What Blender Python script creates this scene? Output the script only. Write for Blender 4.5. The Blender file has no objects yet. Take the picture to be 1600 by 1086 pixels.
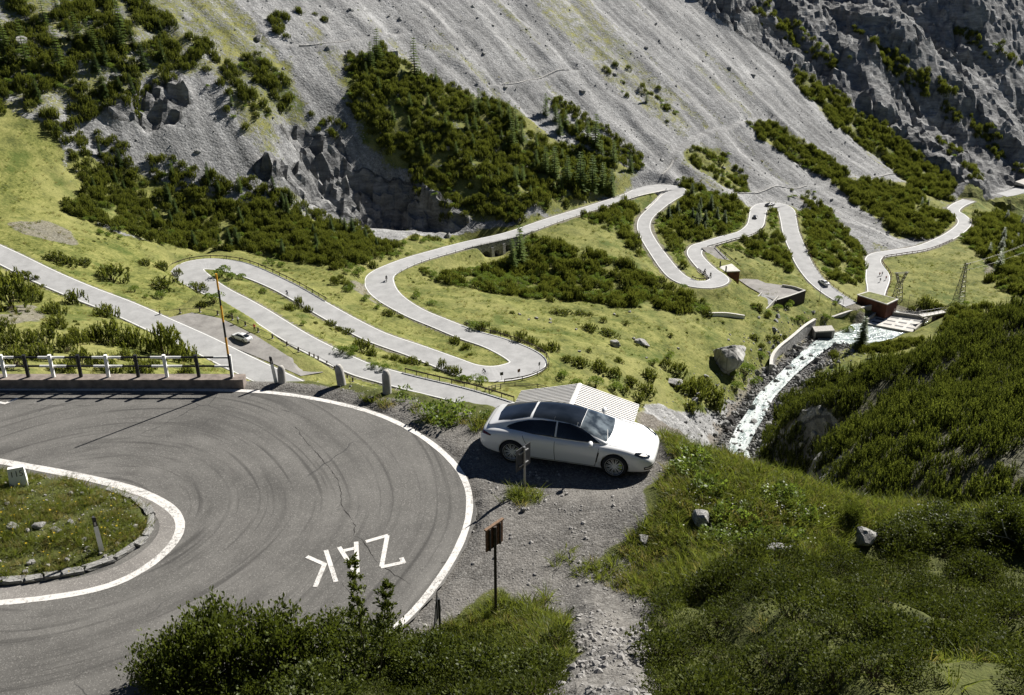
import bpy, bmesh, math, random
import numpy as np
from mathutils import Vector, Matrix
from mathutils.bvhtree import BVHTree

SC = bpy.context.scene
COL = SC.collection
R = math.radians
random.seed(7)
RNG = np.random.default_rng(11)

# ------------------------------------------------------------------ camera, sky, sun, exposure
CAMZ, PITCH, FPX = 15.2, R(25.0), 1570.0
cam = bpy.data.cameras.new('camera')
cam.sensor_width = 36.0
cam.lens = 36.0 * FPX / 1600.0
cam.clip_start, cam.clip_end = 0.5, 6000.0
camo = bpy.data.objects.new('camera', cam)
camo.location = (0, 0, CAMZ)
camo.rotation_euler = (math.pi / 2 - PITCH, 0, 0)
COL.objects.link(camo)
SC.camera = camo

SUN_AZ, SUN_EL = R(43.0), R(37.0)
SUN = Vector((math.sin(SUN_AZ) * math.cos(SUN_EL), math.cos(SUN_AZ) * math.cos(SUN_EL), math.sin(SUN_EL)))
world = bpy.data.worlds.new('World')
SC.world = world
world.use_nodes = True
wn = world.node_tree
sky = wn.nodes.new('ShaderNodeTexSky')
sky.sky_type = 'NISHITA'
sky.sun_disc = False
sky.sun_elevation, sky.sun_rotation = SUN_EL, SUN_AZ
sky.altitude = 2300.0
sky.air_density, sky.dust_density = 0.4, 0.1
wn.links.new(sky.outputs[0], wn.nodes['Background'].inputs[0])
wn.nodes['Background'].inputs[1].default_value = 0.05
sl = bpy.data.lights.new('sun', 'SUN')
sl.energy, sl.angle, sl.color = 5.0, R(0.5), (1.0, 0.965, 0.905)
so = bpy.data.objects.new('sun', sl)
so.rotation_euler = SUN.to_track_quat('Z', 'Y').to_euler()
so.location = (60, 60, 120)
COL.objects.link(so)
vs = SC.view_settings
vs.view_transform, vs.look, vs.exposure, vs.gamma = 'Standard', 'None', 0.95, 1.0
vs.use_curve_mapping = False
SC.render.engine = 'CYCLES'
SC.cycles.use_denoising = True
SC.cycles.max_bounces = 6
SC.cycles.diffuse_bounces = 2
SC.cycles.transparent_max_bounces = 8

# ------------------------------------------------------------------ numeric noise
def _h(ix, iy, s):
    n = (ix.astype(np.int64) * 374761393 + iy.astype(np.int64) * 668265263 + s * 974634777) & 0xffffffff
    n = ((n ^ (n >> 13)) * 1274126177) & 0xffffffff
    n = ((n ^ (n >> 16)) * 2246822519) & 0xffffffff
    return (n ^ (n >> 15)) & 0xffff
def gnoise(x, y, s=0):
    x = np.asarray(x, float); y = np.asarray(y, float)
    ix, iy = np.floor(x), np.floor(y)
    fx, fy = x - ix, y - iy
    u = fx * fx * fx * (fx * (fx * 6 - 15) + 10); v = fy * fy * fy * (fy * (fy * 6 - 15) + 10)
    def g(dx, dy):
        a = _h(ix + dx, iy + dy, s) * (2 * math.pi / 65536)
        return np.cos(a) * (fx - dx) + np.sin(a) * (fy - dy)
    a, b, c, d = g(0, 0), g(1, 0), g(0, 1), g(1, 1)
    return ((a + (b - a) * u) + ((c + (d - c) * u) - (a + (b - a) * u)) * v) * 1.5
def fbm(x, y, o=4, s=0, gain=0.5):
    r, a, f = 0, 1.0, 1.0
    for k in range(o):
        r = r + a * gnoise(x * f + 17.3 * k, y * f - 9.1 * k, s + k); a *= gain; f *= 2.03
    return r
def ridged(x, y, o=4, s=0):
    r, a, f, w = 0, 1.0, 1.0, 1.0
    for k in range(o):
        n = 1 - np.abs(gnoise(x * f + 5.7 * k, y * f + 3.3 * k, s + k)) * 1.6
        r = r + a * n * w; w = np.clip(n, 0, 1); a *= 0.5; f *= 2.07
    return r - 1.0
def worley(x, y, s=0):
    ix, iy = np.floor(x), np.floor(y)
    f1 = np.full(np.shape(x), 9.0); f2 = f1.copy(); cid = np.zeros(np.shape(x))
    for dx in (-1, 0, 1):
        for dy in (-1, 0, 1):
            h = _h(ix + dx, iy + dy, s); h2 = _h(ix + dx, iy + dy, s + 91)
            d = np.hypot(ix + dx + h / 65536.0 - x, iy + dy + h2 / 65536.0 - y)
            c = _h(ix + dx, iy + dy, s + 7) / 65536.0
            m = d < f1
            f2 = np.where(m, f1, np.minimum(f2, d)); cid = np.where(m, c, cid); f1 = np.where(m, d, f1)
    return f1, f2, cid
def sstep(a, b, x):
    t = np.clip((x - a) / (b - a), 0, 1)
    return t * t * (3 - 2 * t)

# ------------------------------------------------------------------ where a photo pixel's line of sight meets the land
CP_, SP_ = math.cos(PITCH), math.sin(PITCH)
def ray(px, py):
    u = (np.asarray(px, float) - 800) / FPX; v = (543 - np.asarray(py, float)) / FPX
    return u, CP_ + v * SP_, -SP_ + v * CP_
def pz(px, py, z=0.0):
    a, b, c = ray(px, py); t = (z - CAMZ) / c
    return np.array([a * t, b * t, CAMZ + c * t])
def pt(px, py, t):
    a, b, c = ray(px, py)
    return np.array([a * t, b * t, CAMZ + c * t])
MA, MGX, MGY = -241.0, -0.489, 0.437          # the big scree slope as a plane
def pm(px, py):
    a, b, c = ray(px, py)
    t = (CAMZ - MA) / (MGY * b + MGX * a - c)
    return pt(px, py, t)

# ------------------------------------------------------------------ object helpers
def tag(o, label=None, cat=None, group=None, kind=None):
    if label: o['label'] = label
    if cat: o['category'] = cat
    if group: o['group'] = group
    if kind: o['kind'] = kind
    return o
def empty(name, loc=(0, 0, 0), rz=0.0, label=None, cat=None, group=None):
    o = bpy.data.objects.new(name, None)
    o.location = loc; o.rotation_euler = (0, 0, rz); o.empty_display_size = 0.2
    COL.objects.link(o)
    return tag(o, label, cat, group)
def mesh_of(name, v, f, mats=None, smooth=False, mi=None):
    me = bpy.data.meshes.new(name)
    v = np.asarray(v, float)
    me.from_pydata(v.tolist(), [], f if isinstance(f, list) else f.tolist())
    if mats:
        for m in (mats if isinstance(mats, (list, tuple)) else [mats]): me.materials.append(m)
    if mi is not None: me.polygons.foreach_set('material_index', np.asarray(mi, np.int32))
    if smooth: me.polygons.foreach_set('use_smooth', [True] * len(me.polygons))
    me.update()
    return me
def put(name, me, parent=None, loc=None, rot=None, scale=None):
    o = bpy.data.objects.new(name, me)
    COL.objects.link(o)
    if parent: o.parent = parent
    if loc is not None: o.location = loc
    if rot is not None: o.rotation_euler = rot
    if scale is not None: o.scale = scale if hasattr(scale, '__len__') else (scale,) * 3
    return o
def copy_tree(o, parent=None):
    c = o.copy(); COL.objects.link(c)
    c.parent = parent
    for ch in o.children: copy_tree(ch, c)
    return c
class MB:
    """collects simple solids; build() links them as one mesh object"""
    def __init__(s): s.v, s.f, s.m = [], [], []
    def add(s, v, f, m=0):
        n = len(s.v)
        s.v += [tuple(p) for p in v]; s.f += [tuple(i + n for i in q) for q in f]; s.m += [m] * len(f)
        return s
    def prism(s, base, top, m=0):
        n = len(base)
        f = [tuple(range(n))[::-1], tuple(range(n, 2 * n))] + [(i, (i + 1) % n, n + (i + 1) % n, n + i) for i in range(n)]
        return s.add(list(base) + list(top), f, m)
    def box(s, c, d, m=0, rz=0.0, bev=0.0):
        x, y, z = d[0] / 2, d[1] / 2, d[2] / 2
        ca, sa = math.cos(rz), math.sin(rz)
        if bev:
            pl = [(-x + bev, -y), (x - bev, -y), (x, -y + bev), (x, y - bev), (x - bev, y), (-x + bev, y), (-x, y - bev), (-x, -y + bev)]
        else:
            pl = [(-x, -y), (x, -y), (x, y), (-x, y)]
        r = lambda p, zz, k=1.0: (c[0] + (p[0] * ca - p[1] * sa) * k, c[1] + (p[0] * sa + p[1] * ca) * k, c[2] + zz)
        return s.prism([r(p, -z) for p in pl], [r(p, z) for p in pl], m)
    def tube(s, a, b, r0, r1=None, n=8, m=0):
        r1 = r0 if r1 is None else r1
        a, b = Vector(a), Vector(b); d = (b - a).normalized()
        u = d.orthogonal().normalized(); w = d.cross(u)
        ring = lambda p, r: [p + (u * math.cos(2 * math.pi * i / n) + w * math.sin(2 * math.pi * i / n)) * r for i in range(n)]
        return s.prism(ring(a, r0), ring(b, r1), m)
    def lathe(s, prof, n=24, axis='z', m=0, c=(0, 0, 0)):
        v, f = [], []
        for i in range(n):
            a = 2 * math.pi * i / n
            for r, h in prof:
                x, y = r * math.cos(a), r * math.sin(a)
                p = (x, y, h) if axis == 'z' else (x, h, y)
                v.append((p[0] + c[0], p[1] + c[1], p[2] + c[2]))
        k = len(prof)
        for i in range(n):
            j = (i + 1) % n
            for q in range(k - 1):
                f.append((i * k + q, j * k + q, j * k + q + 1, i * k + q + 1) if axis == 'z' else (i * k + q, i * k + q + 1, j * k + q + 1, j * k + q))
        return s.add(v, f, m)
    def mesh(s, name, mats, smooth=False): return mesh_of(name, s.v, s.f, mats, smooth, s.m)
    def build(s, name, mats, parent=None, smooth=False, **k): return put(name, s.mesh(name, mats, smooth), parent, **k)

# ------------------------------------------------------------------ materials
def mat(name):
    m = bpy.data.materials.new(name); m.use_nodes = True
    nt = m.node_tree
    return m, nt, nt.nodes['Principled BSDF']
class NB:
    """tiny node-graph writer"""
    def __init__(s, nt): s.nt = nt
    def n(s, t, **k):
        nd = s.nt.nodes.new(t)
        for a, b in k.items():
            if a.startswith('i_'):
                key = a[2:]; nd.inputs[int(key) if key.isdigit() else key.replace('_', ' ')].default_value = b
            else: setattr(nd, a, b)
        return nd
    def l(s, a, b): s.nt.links.new(a, b)
    def co(s, kind='Object', scale=None, rot=None):
        o = s.n('ShaderNodeTexCoord').outputs[kind]
        if scale is not None or rot is not None:
            mp = s.n('ShaderNodeMapping')
            if scale is not None: mp.inputs['Scale'].default_value = scale
            if rot is not None: mp.inputs['Rotation'].default_value = rot
            s.l(o, mp.inputs[0]); o = mp.outputs[0]
        return o
    def noise(s, vec, sc, det=4.0, rough=0.55, dist=0.0):
        nd = s.n('ShaderNodeTexNoise', i_Scale=sc, i_Detail=det, i_Roughness=rough, i_Distortion=dist)
        s.l(vec, nd.inputs['Vector']); return nd.outputs['Fac']
    def vor(s, vec, sc, feat='F1', out='Distance', rnd=1.0):
        nd = s.n('ShaderNodeTexVoronoi', feature=feat); nd.inputs['Scale'].default_value = sc; nd.inputs['Randomness'].default_value = rnd
        s.l(vec, nd.inputs['Vector']); return nd.outputs[out]
    def ramp(s, fac, *st, interp='LINEAR'):
        nd = s.n('ShaderNodeValToRGB'); cr = nd.color_ramp; cr.interpolation = interp
        while len(cr.elements) < len(st): cr.elements.new(0.5)
        for e, (p, c) in zip(cr.elements, st):
            e.position = p; e.color = (c, c, c, 1) if not hasattr(c, '__len__') else (*c, 1)
        s.l(fac, nd.inputs[0]); return nd.outputs[0]
    def mix(s, fac, a, b, mode='MIX'):
        nd = s.n('ShaderNodeMix', data_type='RGBA', blend_type=mode)
        for val, i in ((fac, 0), (a, 6), (b, 7)):
            if hasattr(val, 'node'): s.l(val, nd.inputs[i])
            else: nd.inputs[i].default_value = (*val, 1) if hasattr(val, '__len__') else val
        return nd.outputs[2]
    def math(s, op, a, b=None, c=None, clamp=False):
        nd = s.n('ShaderNodeMath', operation=op, use_clamp=clamp)
        for i, v in enumerate((a, b, c)):
            if v is None: continue
            if hasattr(v, 'node'): s.l(v, nd.inputs[i])
            else: nd.inputs[i].default_value = v
        return nd.outputs[0]
    def bump(s, h, dist, strength=1.0, normal=None):
        nd = s.n('ShaderNodeBump'); nd.inputs['Strength'].default_value = strength; nd.inputs['Distance'].default_value = dist
        s.l(h, nd.inputs['Height'])
        if normal is not None: s.l(normal, nd.inputs['Normal'])
        return nd.outputs[0]
def simple(name, col, rough=0.6, metal=0.0, var=0.25, sc=6.0, bump=0.0, spec=0.4, coat=0.0):
    m, nt, p = mat(name); b = NB(nt)
    c = b.co('Object')
    f = b.noise(c, sc, 6.0)
    lo = tuple(x * (1 - var) for x in col); hi = tuple(min(1, x * (1 + var)) for x in col)
    b.l(b.ramp(f, (0.3, lo), (0.7, hi)), p.inputs['Base Color'])
    p.inputs['Roughness'].default_value = rough; p.inputs['Metallic'].default_value = metal
    p.inputs['Specular IOR Level'].default_value = spec
    p.inputs['Coat Weight'].default_value = coat
    if bump: b.l(b.bump(f, bump), p.inputs['Normal'])
    return m
def leaf(name, a, b_, trans=0.35, rough=0.5, spec=0.25):
    """leaves: lit from in front and through from behind, each leaf its own shade"""
    m, nt, p = mat(name); b = NB(nt)
    g = b.n('ShaderNodeNewGeometry'); oi = b.n('ShaderNodeObjectInfo')
    r = b.math('ADD', b.math('MULTIPLY', g.outputs['Random Per Island'], 0.65), b.math('MULTIPLY', oi.outputs['Random'], 0.35))
    c = b.ramp(r, (0.12, a), (0.88, b_))
    b.l(c, p.inputs['Base Color'])
    p.inputs['Roughness'].default_value = rough; p.inputs['Specular IOR Level'].default_value = spec
    tr = b.n('ShaderNodeBsdfTranslucent')
    b.l(b.mix(0.5, c, (b_[0] * 1.5, b_[1] * 1.55, b_[2] * 0.9)), tr.inputs[0])
    mx = b.n('ShaderNodeMixShader'); mx.inputs[0].default_value = trans
    b.l(p.outputs[0], mx.inputs[1]); b.l(tr.outputs[0], mx.inputs[2])
    b.l(mx.outputs[0], nt.nodes['Material Output'].inputs[0])
    return m

M = {}
M['white_paint'] = simple('white_paint', (0.80, 0.79, 0.75), 0.6, var=0.08, sc=3)
M['black_paint'] = simple('black_paint', (0.015, 0.015, 0.017), 0.5)
M['orange_paint'] = simple('orange_paint', (0.85, 0.40, 0.03), 0.55, var=0.15)
M['concrete'] = simple('concrete', (0.36, 0.34, 0.31), 0.9, var=0.3, sc=3, bump=0.02)
M['pale_concrete'] = simple('pale_concrete', (0.50, 0.48, 0.44), 0.9, var=0.2, sc=0.8, bump=0.02)
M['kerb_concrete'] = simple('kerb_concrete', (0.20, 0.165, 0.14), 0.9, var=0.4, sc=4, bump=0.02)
M['wood_dark'] = simple('weathered_dark_wood', (0.055, 0.042, 0.034), 0.8, var=0.4, sc=8)
M['wood_brown'] = simple('brown_wood', (0.16, 0.075, 0.035), 0.7, var=0.45, sc=14, bump=0.01)
M['corten'] = simple('rusted_steel', (0.10, 0.035, 0.02), 0.8, var=0.5, sc=0.6)
M['corten_dark'] = simple('dark_rusted_steel', (0.045, 0.03, 0.025), 0.7, var=0.4, sc=2)
M['steel'] = simple('galvanised_steel', (0.35, 0.35, 0.35), 0.45, 0.8, var=0.2)
M['dark_steel'] = simple('dark_steel', (0.06, 0.06, 0.06), 0.55, 0.3, var=0.3)
M['pylon'] = simple('pylon_steel', (0.20, 0.19, 0.17), 0.6, 0.3)
M['skin'] = simple('skin', (0.45, 0.27, 0.18), 0.6, var=0.1)
M['cloth_dark'] = simple('dark_cloth', (0.02, 0.02, 0.025), 0.9)
M['cloth_white'] = simple('white_cloth', (0.7, 0.7, 0.7), 0.9, var=0.1)
M['cloth_red'] = simple('red_cloth', (0.5, 0.10, 0.07), 0.9, var=0.1)
M['cloth_orange'] = simple('orange_cloth', (0.55, 0.2, 0.12), 0.9, var=0.1)
M['rubber'] = simple('rubber', (0.018, 0.018, 0.018), 0.85)
M['bark'] = simple('bark', (0.075, 0.055, 0.04), 0.9, var=0.4, sc=20)
M['dead_wood'] = simple('bleached_wood', (0.45, 0.42, 0.38), 0.8, var=0.2, sc=20)
M['mugo'] = leaf('mugo_needles', (0.026, 0.041, 0.009), (0.098, 0.114, 0.021), 0.36)
M['mugo_tip'] = leaf('pine_tip_highlights', (0.090, 0.110, 0.020), (0.23, 0.245, 0.048), 0.42)  # pale shoot tips: new growth plus sun highlights put into the colour
M['mugo_hill'] = leaf('shade_dark_needles', (0.014, 0.024, 0.006), (0.058, 0.074, 0.014), 0.30)  # darker copy of the mugo needles, hillside shade put into the colour
M['hill_tip'] = leaf('hill_tip_highlights', (0.070, 0.092, 0.016), (0.20, 0.225, 0.042), 0.40)  # hill shoot tips, sun highlights likewise put into their colour
M['mugo_far'] = leaf('pine_needles', (0.022, 0.036, 0.010), (0.060, 0.080, 0.018), 0.25)
M['spruce'] = leaf('spruce_needles', (0.030, 0.055, 0.014), (0.085, 0.12, 0.028), 0.35)
M['larch'] = leaf('larch_needles', (0.07, 0.115, 0.022), (0.16, 0.21, 0.045), 0.42)
M['alder'] = leaf('green_alder_leaves', (0.065, 0.105, 0.018), (0.18, 0.235, 0.042), 0.42, 0.45)
M['willow'] = leaf('glossy_willow_leaves', (0.020, 0.031, 0.005), (0.098, 0.118, 0.020), 0.34, 0.5, 0.22)
M['heath'] = leaf('glossy_heath_leaves', (0.012, 0.019, 0.004), (0.082, 0.098, 0.017), 0.30, 0.55, 0.10)
M['grass'] = leaf('grass_blades', (0.046, 0.070, 0.012), (0.175, 0.198, 0.036), 0.42, 0.5)
M['drygrass'] = leaf('straw_coloured_grass', (0.14, 0.13, 0.04), (0.26, 0.22, 0.08), 0.40, 0.6)
M['petal'] = leaf('white_petals', (0.65, 0.64, 0.55), (0.8, 0.8, 0.72), 0.3, 0.6)
M['petal_y'] = leaf('yellow_petals', (0.55, 0.36, 0.02), (0.7, 0.5, 0.03), 0.3, 0.6)

def rock_mat(name, lo, hi, sc=1.0, bump=0.15, moss=0.0):
    m, nt, p = mat(name); b = NB(nt); c = b.co('Object')
    big = b.noise(c, 0.8 * sc, 8, 0.62); fine = b.noise(c, 7 * sc, 8, 0.7)
    crack = b.vor(c, 1.6 * sc, 'DISTANCE_TO_EDGE')
    f = b.math('ADD', b.math('MULTIPLY', big, 0.6), b.math('MULTIPLY', fine, 0.4))
    colr = b.ramp(f, (0.36, lo), (0.62, hi))
    colr = b.mix(b.ramp(crack, (0.0, 0.55), (0.04, 0.0)), colr, tuple(x * 0.35 for x in lo))
    if moss: colr = b.mix(b.ramp(b.noise(c, 1.3 * sc, 5), (0.56, 0.0), (0.66, moss)), colr, (0.08, 0.085, 0.02))
    b.l(colr, p.inputs['Base Color']); p.inputs['Roughness'].default_value = 0.9; p.inputs['Specular IOR Level'].default_value = 0.2
    b.l(b.bump(b.math('ADD', f, b.math('MULTIPLY', b.ramp(crack, (0, 0.0), (0.06, 1.0)), 0.25)), bump), p.inputs['Normal'])
    return m
M['rock'] = rock_mat('grey_rock', (0.17, 0.165, 0.155), (0.42, 0.41, 0.385), 1.5, 0.06, 0.5)
M['rock_big'] = rock_mat('pale_boulder_rock', (0.15, 0.145, 0.135), (0.46, 0.45, 0.42), 0.5, 0.3)
M['rock_dark'] = rock_mat('wet_dark_rock', (0.035, 0.032, 0.03), (0.10, 0.095, 0.09), 0.6, 0.25)
M['gravel'] = rock_mat('gravel_stone', (0.20, 0.19, 0.18), (0.46, 0.44, 0.41), 8, 0.01)
M['scree_stone'] = rock_mat('scree_stone', (0.15, 0.15, 0.145), (0.34, 0.335, 0.32), 0.8, 0.1)
# ------------------------------------------------------------------ the lie of the land: levels along the roads, the river and the slopes
def zfill(lst):
    """[(px,py[,z])...] -> Nx3 world points; levels in between run evenly along the line"""
    n = len(lst)
    P = np.array([[q[0], q[1]] for q in lst], float)
    s = np.r_[0, np.cumsum(np.hypot(*np.diff(P, axis=0).T))]
    ki = [i for i in range(n) if len(lst[i]) > 2]
    z = np.interp(s, s[ki], [lst[i][2] for i in ki])
    return np.array([pz(a, b, c) for (a, b), c in zip(P, z)])
def smooth_line(P, step=1.0, passes=2):
    """Catmull-Rom through the points, resampled evenly"""
    P = np.asarray(P, float)
    Q = np.vstack([2 * P[0] - P[1], P, 2 * P[-1] - P[-2]])
    out = []
    for i in range(1, len(Q) - 2):
        p0, p1, p2, p3 = Q[i - 1], Q[i], Q[i + 1], Q[i + 2]
        m = max(2, int(np.linalg.norm(p2 - p1) / 0.5))
        t = np.linspace(0, 1, m, endpoint=False)[:, None]
        out.append(0.5 * ((2 * p1) + (-p0 + p2) * t + (2 * p0 - 5 * p1 + 4 * p2 - p3) * t ** 2 + (-p0 + 3 * p1 - 3 * p2 + p3) * t ** 3))
    out = np.vstack(out + [P[-1:]])
    s = np.r_[0, np.cumsum(np.linalg.norm(np.diff(out, axis=0), axis=1))]
    k = np.linspace(0, s[-1], max(3, int(s[-1] / step)))
    out = np.stack([np.interp(k, s, out[:, j]) for j in range(3)], 1)
    for _ in range(passes): out[1:-1] = 0.25 * out[:-2] + 0.5 * out[1:-1] + 0.25 * out[2:]
    return out

R1 = zfill([(-160, 320, -57), (-80, 360), (0, 397, -64), (67, 430), (127, 456), (187, 479), (247, 506), (307, 533), (363, 561), (430, 593), (475, 614, -71.3), (545, 645), (640, 674), (730, 683), (800, 672), (829, 656, -72.9)])
R234 = zfill([(830, 652, -73), (785, 637, -74), (720, 617), (650, 600), (600, 587), (560, 575), (504, 549), (466, 529), (429, 506), (402, 489), (372, 472), (342, 457), (312, 440), (292, 425, -80),
              (300, 416), (330, 412), (375, 419), (440, 446), (500, 480), (543, 504), (590, 527), (650, 548), (700, 567), (735, 580), (775, 584), (812, 577, -85), (826, 566), (812, 553), (775, 536), (730, 522), (690, 506), (645, 487), (607, 463), (593, 443, -88.5),
              (599, 427), (640, 408), (690, 393), (735, 381), (800, 366, -93), (866, 343), (933, 322), (985, 305), (1021, 294), (1045, 293), (1058, 298, -98),
              (1043, 310), (1025, 325), (1009, 341), (1006, 357), (1014, 375), (1030, 399), (1046, 420), (1061, 434), (1084, 443), (1110, 444), (1124, 438, -103), (1120, 431), (1107, 422), (1093, 408), (1085, 396),
              (1090, 386), (1106, 381), (1136, 372), (1163, 365), (1179, 353), (1183, 340), (1186, 327), (1199, 320.5, -108), (1217, 321), (1228, 328),
              (1232, 343), (1236, 363), (1245, 386), (1256, 411), (1273, 435), (1293, 453), (1314, 467), (1330, 476, -115)])
R8 = zfill([(1368, 476, -116.5), (1369, 460), (1371, 440), (1371, 425), (1364, 408, -119), (1371, 399), (1400, 394), (1441, 387), (1480, 371), (1503, 355), (1507, 345), (1499, 336), (1489, 329), (1498, 320), (1514, 313, -124)])
RIV = zfill([(1215, 775, -105), (1190, 752), (1167, 728), (1153, 702), (1165, 672), (1182, 645), (1196, 620), (1215, 600), (1235, 580), (1255, 562), (1275, 545), (1297, 531, -118), (1325, 528), (1352, 522), (1385, 506), (1420, 492, -119.5)])
PATHS = [[(455, 74), (500, 70), (560, 62), (620, 48)], [(770, 135), (810, 130), (860, 118), (900, 108)],
         [(1028, 285), (1045, 262), (1058, 238), (1085, 215), (1130, 200), (1172, 190), (1205, 184)],
         [(1120, 312), (1150, 303), (1210, 294), (1290, 290), (1350, 281), (1420, 266)]]

CPT = []
for rd in (R1, R234, R8, RIV):
    CPT += [tuple(q) for q in rd[::2]]
def cz(*a):
    for px, py, z in a: CPT.append(tuple(pz(px, py, z)))
def ct(*a):
    for px, py, t in a: CPT.append(tuple(pt(px, py, t)))
def cm(*a):
    for px, py in a: CPT.append(tuple(pm(px, py)))
# slope under the striped barrier, meadow above the first road
ct((-150, 560, 140), (-150, 470, 185), (100, 560, 152), (250, 575, 163), (330, 590, 170), (0, 470, 196), (60, 500, 182), (0, 560, 147), (180, 520, 178), (420, 610, 178))
cz((0, 350, -62), (100, 400, -66), (200, 430, -71.5), (150, 385, -69), (240, 400, -75.5), (100, 335, -66.5), (270, 460, -74), (320, 485, -73.6), (400, 525, -73.8), (470, 560, -74.2), (380, 440, -79.3), (480, 500, -80), (560, 540, -81), (640, 570, -82), (700, 590, -81.5))
cz((640, 520, -86.5), (560, 470, -86), (500, 440, -84.5), (560, 420, -86.5), (620, 385, -89), (680, 540, -85.5), (740, 560, -85))
ct((0, 180, 288), (0, 270, 268), (60, 240, 283))
# foot of the mountain side and the mountain side itself
cz((350, 393, -82), (420, 400, -83.5), (560, 395, -87), (700, 372, -92), (640, 365, -89))
ct((300, 330, 312), (450, 360, 312), (200, 300, 300), (120, 250, 295), (560, 372, 335), (600, 330, 352), (500, 300, 345))
for px in range(-260, 1450, 170):
    for py in (-260, -130, 0, 90, 180, 260):
        if py > 60 + max(0, px) * 0.23 and px < 1000 and not (px < 700 and py < 200): continue
        if px > 1180 and py > 200: continue
        cm((px, py))
cm((700, 200), (820, 250), (900, 280), (1000, 270), (760, 300), (1250, 270), (1350, 250), (1420, 270), (1150, 260), (1100, 240), (950, 200))
cz((1100, 330, -103), (1060, 380, -101.5), (1130, 350, -105), (1210, 400, -111), (1170, 400, -107), (1290, 350, -113), (1330, 400, -115.5), (1300, 420, -114.5), (1260, 300, -112), (1380, 360, -120))
# wall of rock on the far right, the shaded face above it
ct((1420, 0, 578), (1520, 0, 618), (1600, 0, 642), (1420, 45, 570), (1520, 60, 614), (1600, 90, 636), (1700, 60, 668), (1440, -130, 660), (1600, -140, 720), (1720, -100, 740), (1600, -240, 770), (1440, -240, 720))
ct((1440, 130, 560), (1520, 180, 560), (1600, 200, 590), (1500, 260, 520), (1590, 300, 520), (1700, 220, 640), (1560, 330, 500), (1700, 330, 560))
# valley floor
cz((1450, 430, -119.5), (1530, 470, -119), (1420, 400, -120), (1560, 400, -123), (1600, 440, -121), (1600, 360, -128), (1680, 400, -128), (1500, 465, -119), (1410, 460, -118.5))
cz((930, 392, -93.5), (870, 365, -94), (1000, 425, -99), (960, 350, -96), (760, 405, -104), (800, 440, -99.5), (900, 450, -98), (1000, 465, -100), (1060, 480, -103), (850, 500, -93.5), (760, 470, -91), (700, 470, -89.5), (1000, 505, -98.5), (1100, 505, -104), (1170, 515, -108.5), (1130, 552, -105), (1050, 590, -99.5), (950, 560, -92.5), (900, 590, -88.5), (1000, 620, -95), (880, 530, -89))
cz((1150, 460, -106), (1110, 470, -105), (1200, 440, -110), (1230, 450, -110.5), (1290, 490, -115), (1250, 490, -113.5), (1215, 520, -112), (1240, 500, -112.5), (1330, 500, -117), (1340, 553, -115.5), (1430, 548, -115), (1480, 500, -116), (1300, 560, -115))
cz((1100, 650, -104.5), (1060, 665, -101), (1140, 620, -109), (1190, 575, -110), (1120, 700, -107.5), (960, 640, -92))
# pine hill right of the gorge
ct((1600, 480, 228), (1500, 520, 232), (1420, 560, 232), (1300, 598, 226), (1215, 632, 226), (1600, 600, 172), (1450, 640, 178), (1600, 720, 124), (1400, 700, 158), (1270, 690, 186), (1225, 690, 205), (1400, 770, 132), (1500, 770, 120), (1320, 735, 158), (1700, 600, 175), (1750, 480, 240), (1700, 750, 120))
for q in ((70, 225, -112), (100, 230, -108), (55, 184, -107), (40, 150, -103), (30, 112, -94), (36, 76, -82), (62, 58, -72), (20, 60, -45), (44, 54, -60), (0, 100, -54), (0, 140, -69), (-20, 160, -71),
          (-20, 60, -30), (-60, 60, -30), (-120, 60, -28), (-20, 100, -46), (-60, 100, -42), (-120, 100, -38), (0, 60, -36), (10, 34, -26), (-40, 34, -20), (40, 34, -40), (90, 34, -40), (130, 60, -40), (140, 120, -45), (-160, 34, -20), (22, 140, -92), (20, 175, -96), (60, 130, -62)):
    CPT.append(q)
CPT = np.array(CPT)

def grid_lines(a, b, c, h0, h1):
    r = list(np.arange(a, b, h0)); h = h0
    while r[-1] < c:
        h = min(h1, h * 1.012); r.append(r[-1] + h)
    return np.array(r)
GX = grid_lines(-240, 150, 430, 1.25, 1.9)
GY = grid_lines(34, 420, 790, 1.2, 2.0)
XX, YY = np.meshgrid(GX, GY)

def rbf(P, X, Y, c=14.0, lam=0.6):
    d = np.hypot(P[:, None, 0] - P[None, :, 0], P[:, None, 1] - P[None, :, 1])
    n = len(P)
    A = np.zeros((n + 3, n + 3))
    A[:n, :n] = np.sqrt(d * d + c * c) - lam * np.eye(n) * 8
    A[:n, n] = 1; A[:n, n + 1:] = P[:, :2]; A[n, :n] = 1; A[n + 1:, :n] = P[:, :2].T
    w = np.linalg.solve(A, np.r_[P[:, 2], 0, 0, 0])
    x, y = X.ravel(), Y.ravel()
    z = w[n] + w[n + 1] * x + w[n + 2] * y
    for i in range(n):
        z += w[i] * np.sqrt((x - P[i, 0]) ** 2 + (y - P[i, 1]) ** 2 + c * c)
    return z.reshape(X.shape)
ZB = rbf(CPT, XX, YY)
def bil(Z, x, y, gx=None, gy=None):
    gx = GX if gx is None else gx; gy = GY if gy is None else gy
    x = np.clip(x, gx[0], gx[-1] - 1e-6); y = np.clip(y, gy[0], gy[-1] - 1e-6)
    i = np.clip(np.searchsorted(gx, x, 'right') - 1, 0, len(gx) - 2); j = np.clip(np.searchsorted(gy, y, 'right') - 1, 0, len(gy) - 2)
    fx = (x - gx[i]) / (gx[i + 1] - gx[i]); fy = (y - gy[j]) / (gy[j + 1] - gy[j])
    return (Z[j, i] * (1 - fx) + Z[j, i + 1] * fx) * (1 - fy) + (Z[j + 1, i] * (1 - fx) + Z[j + 1, i + 1] * fx) * fy
TT = np.geomspace(90, 820, 1500)
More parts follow.
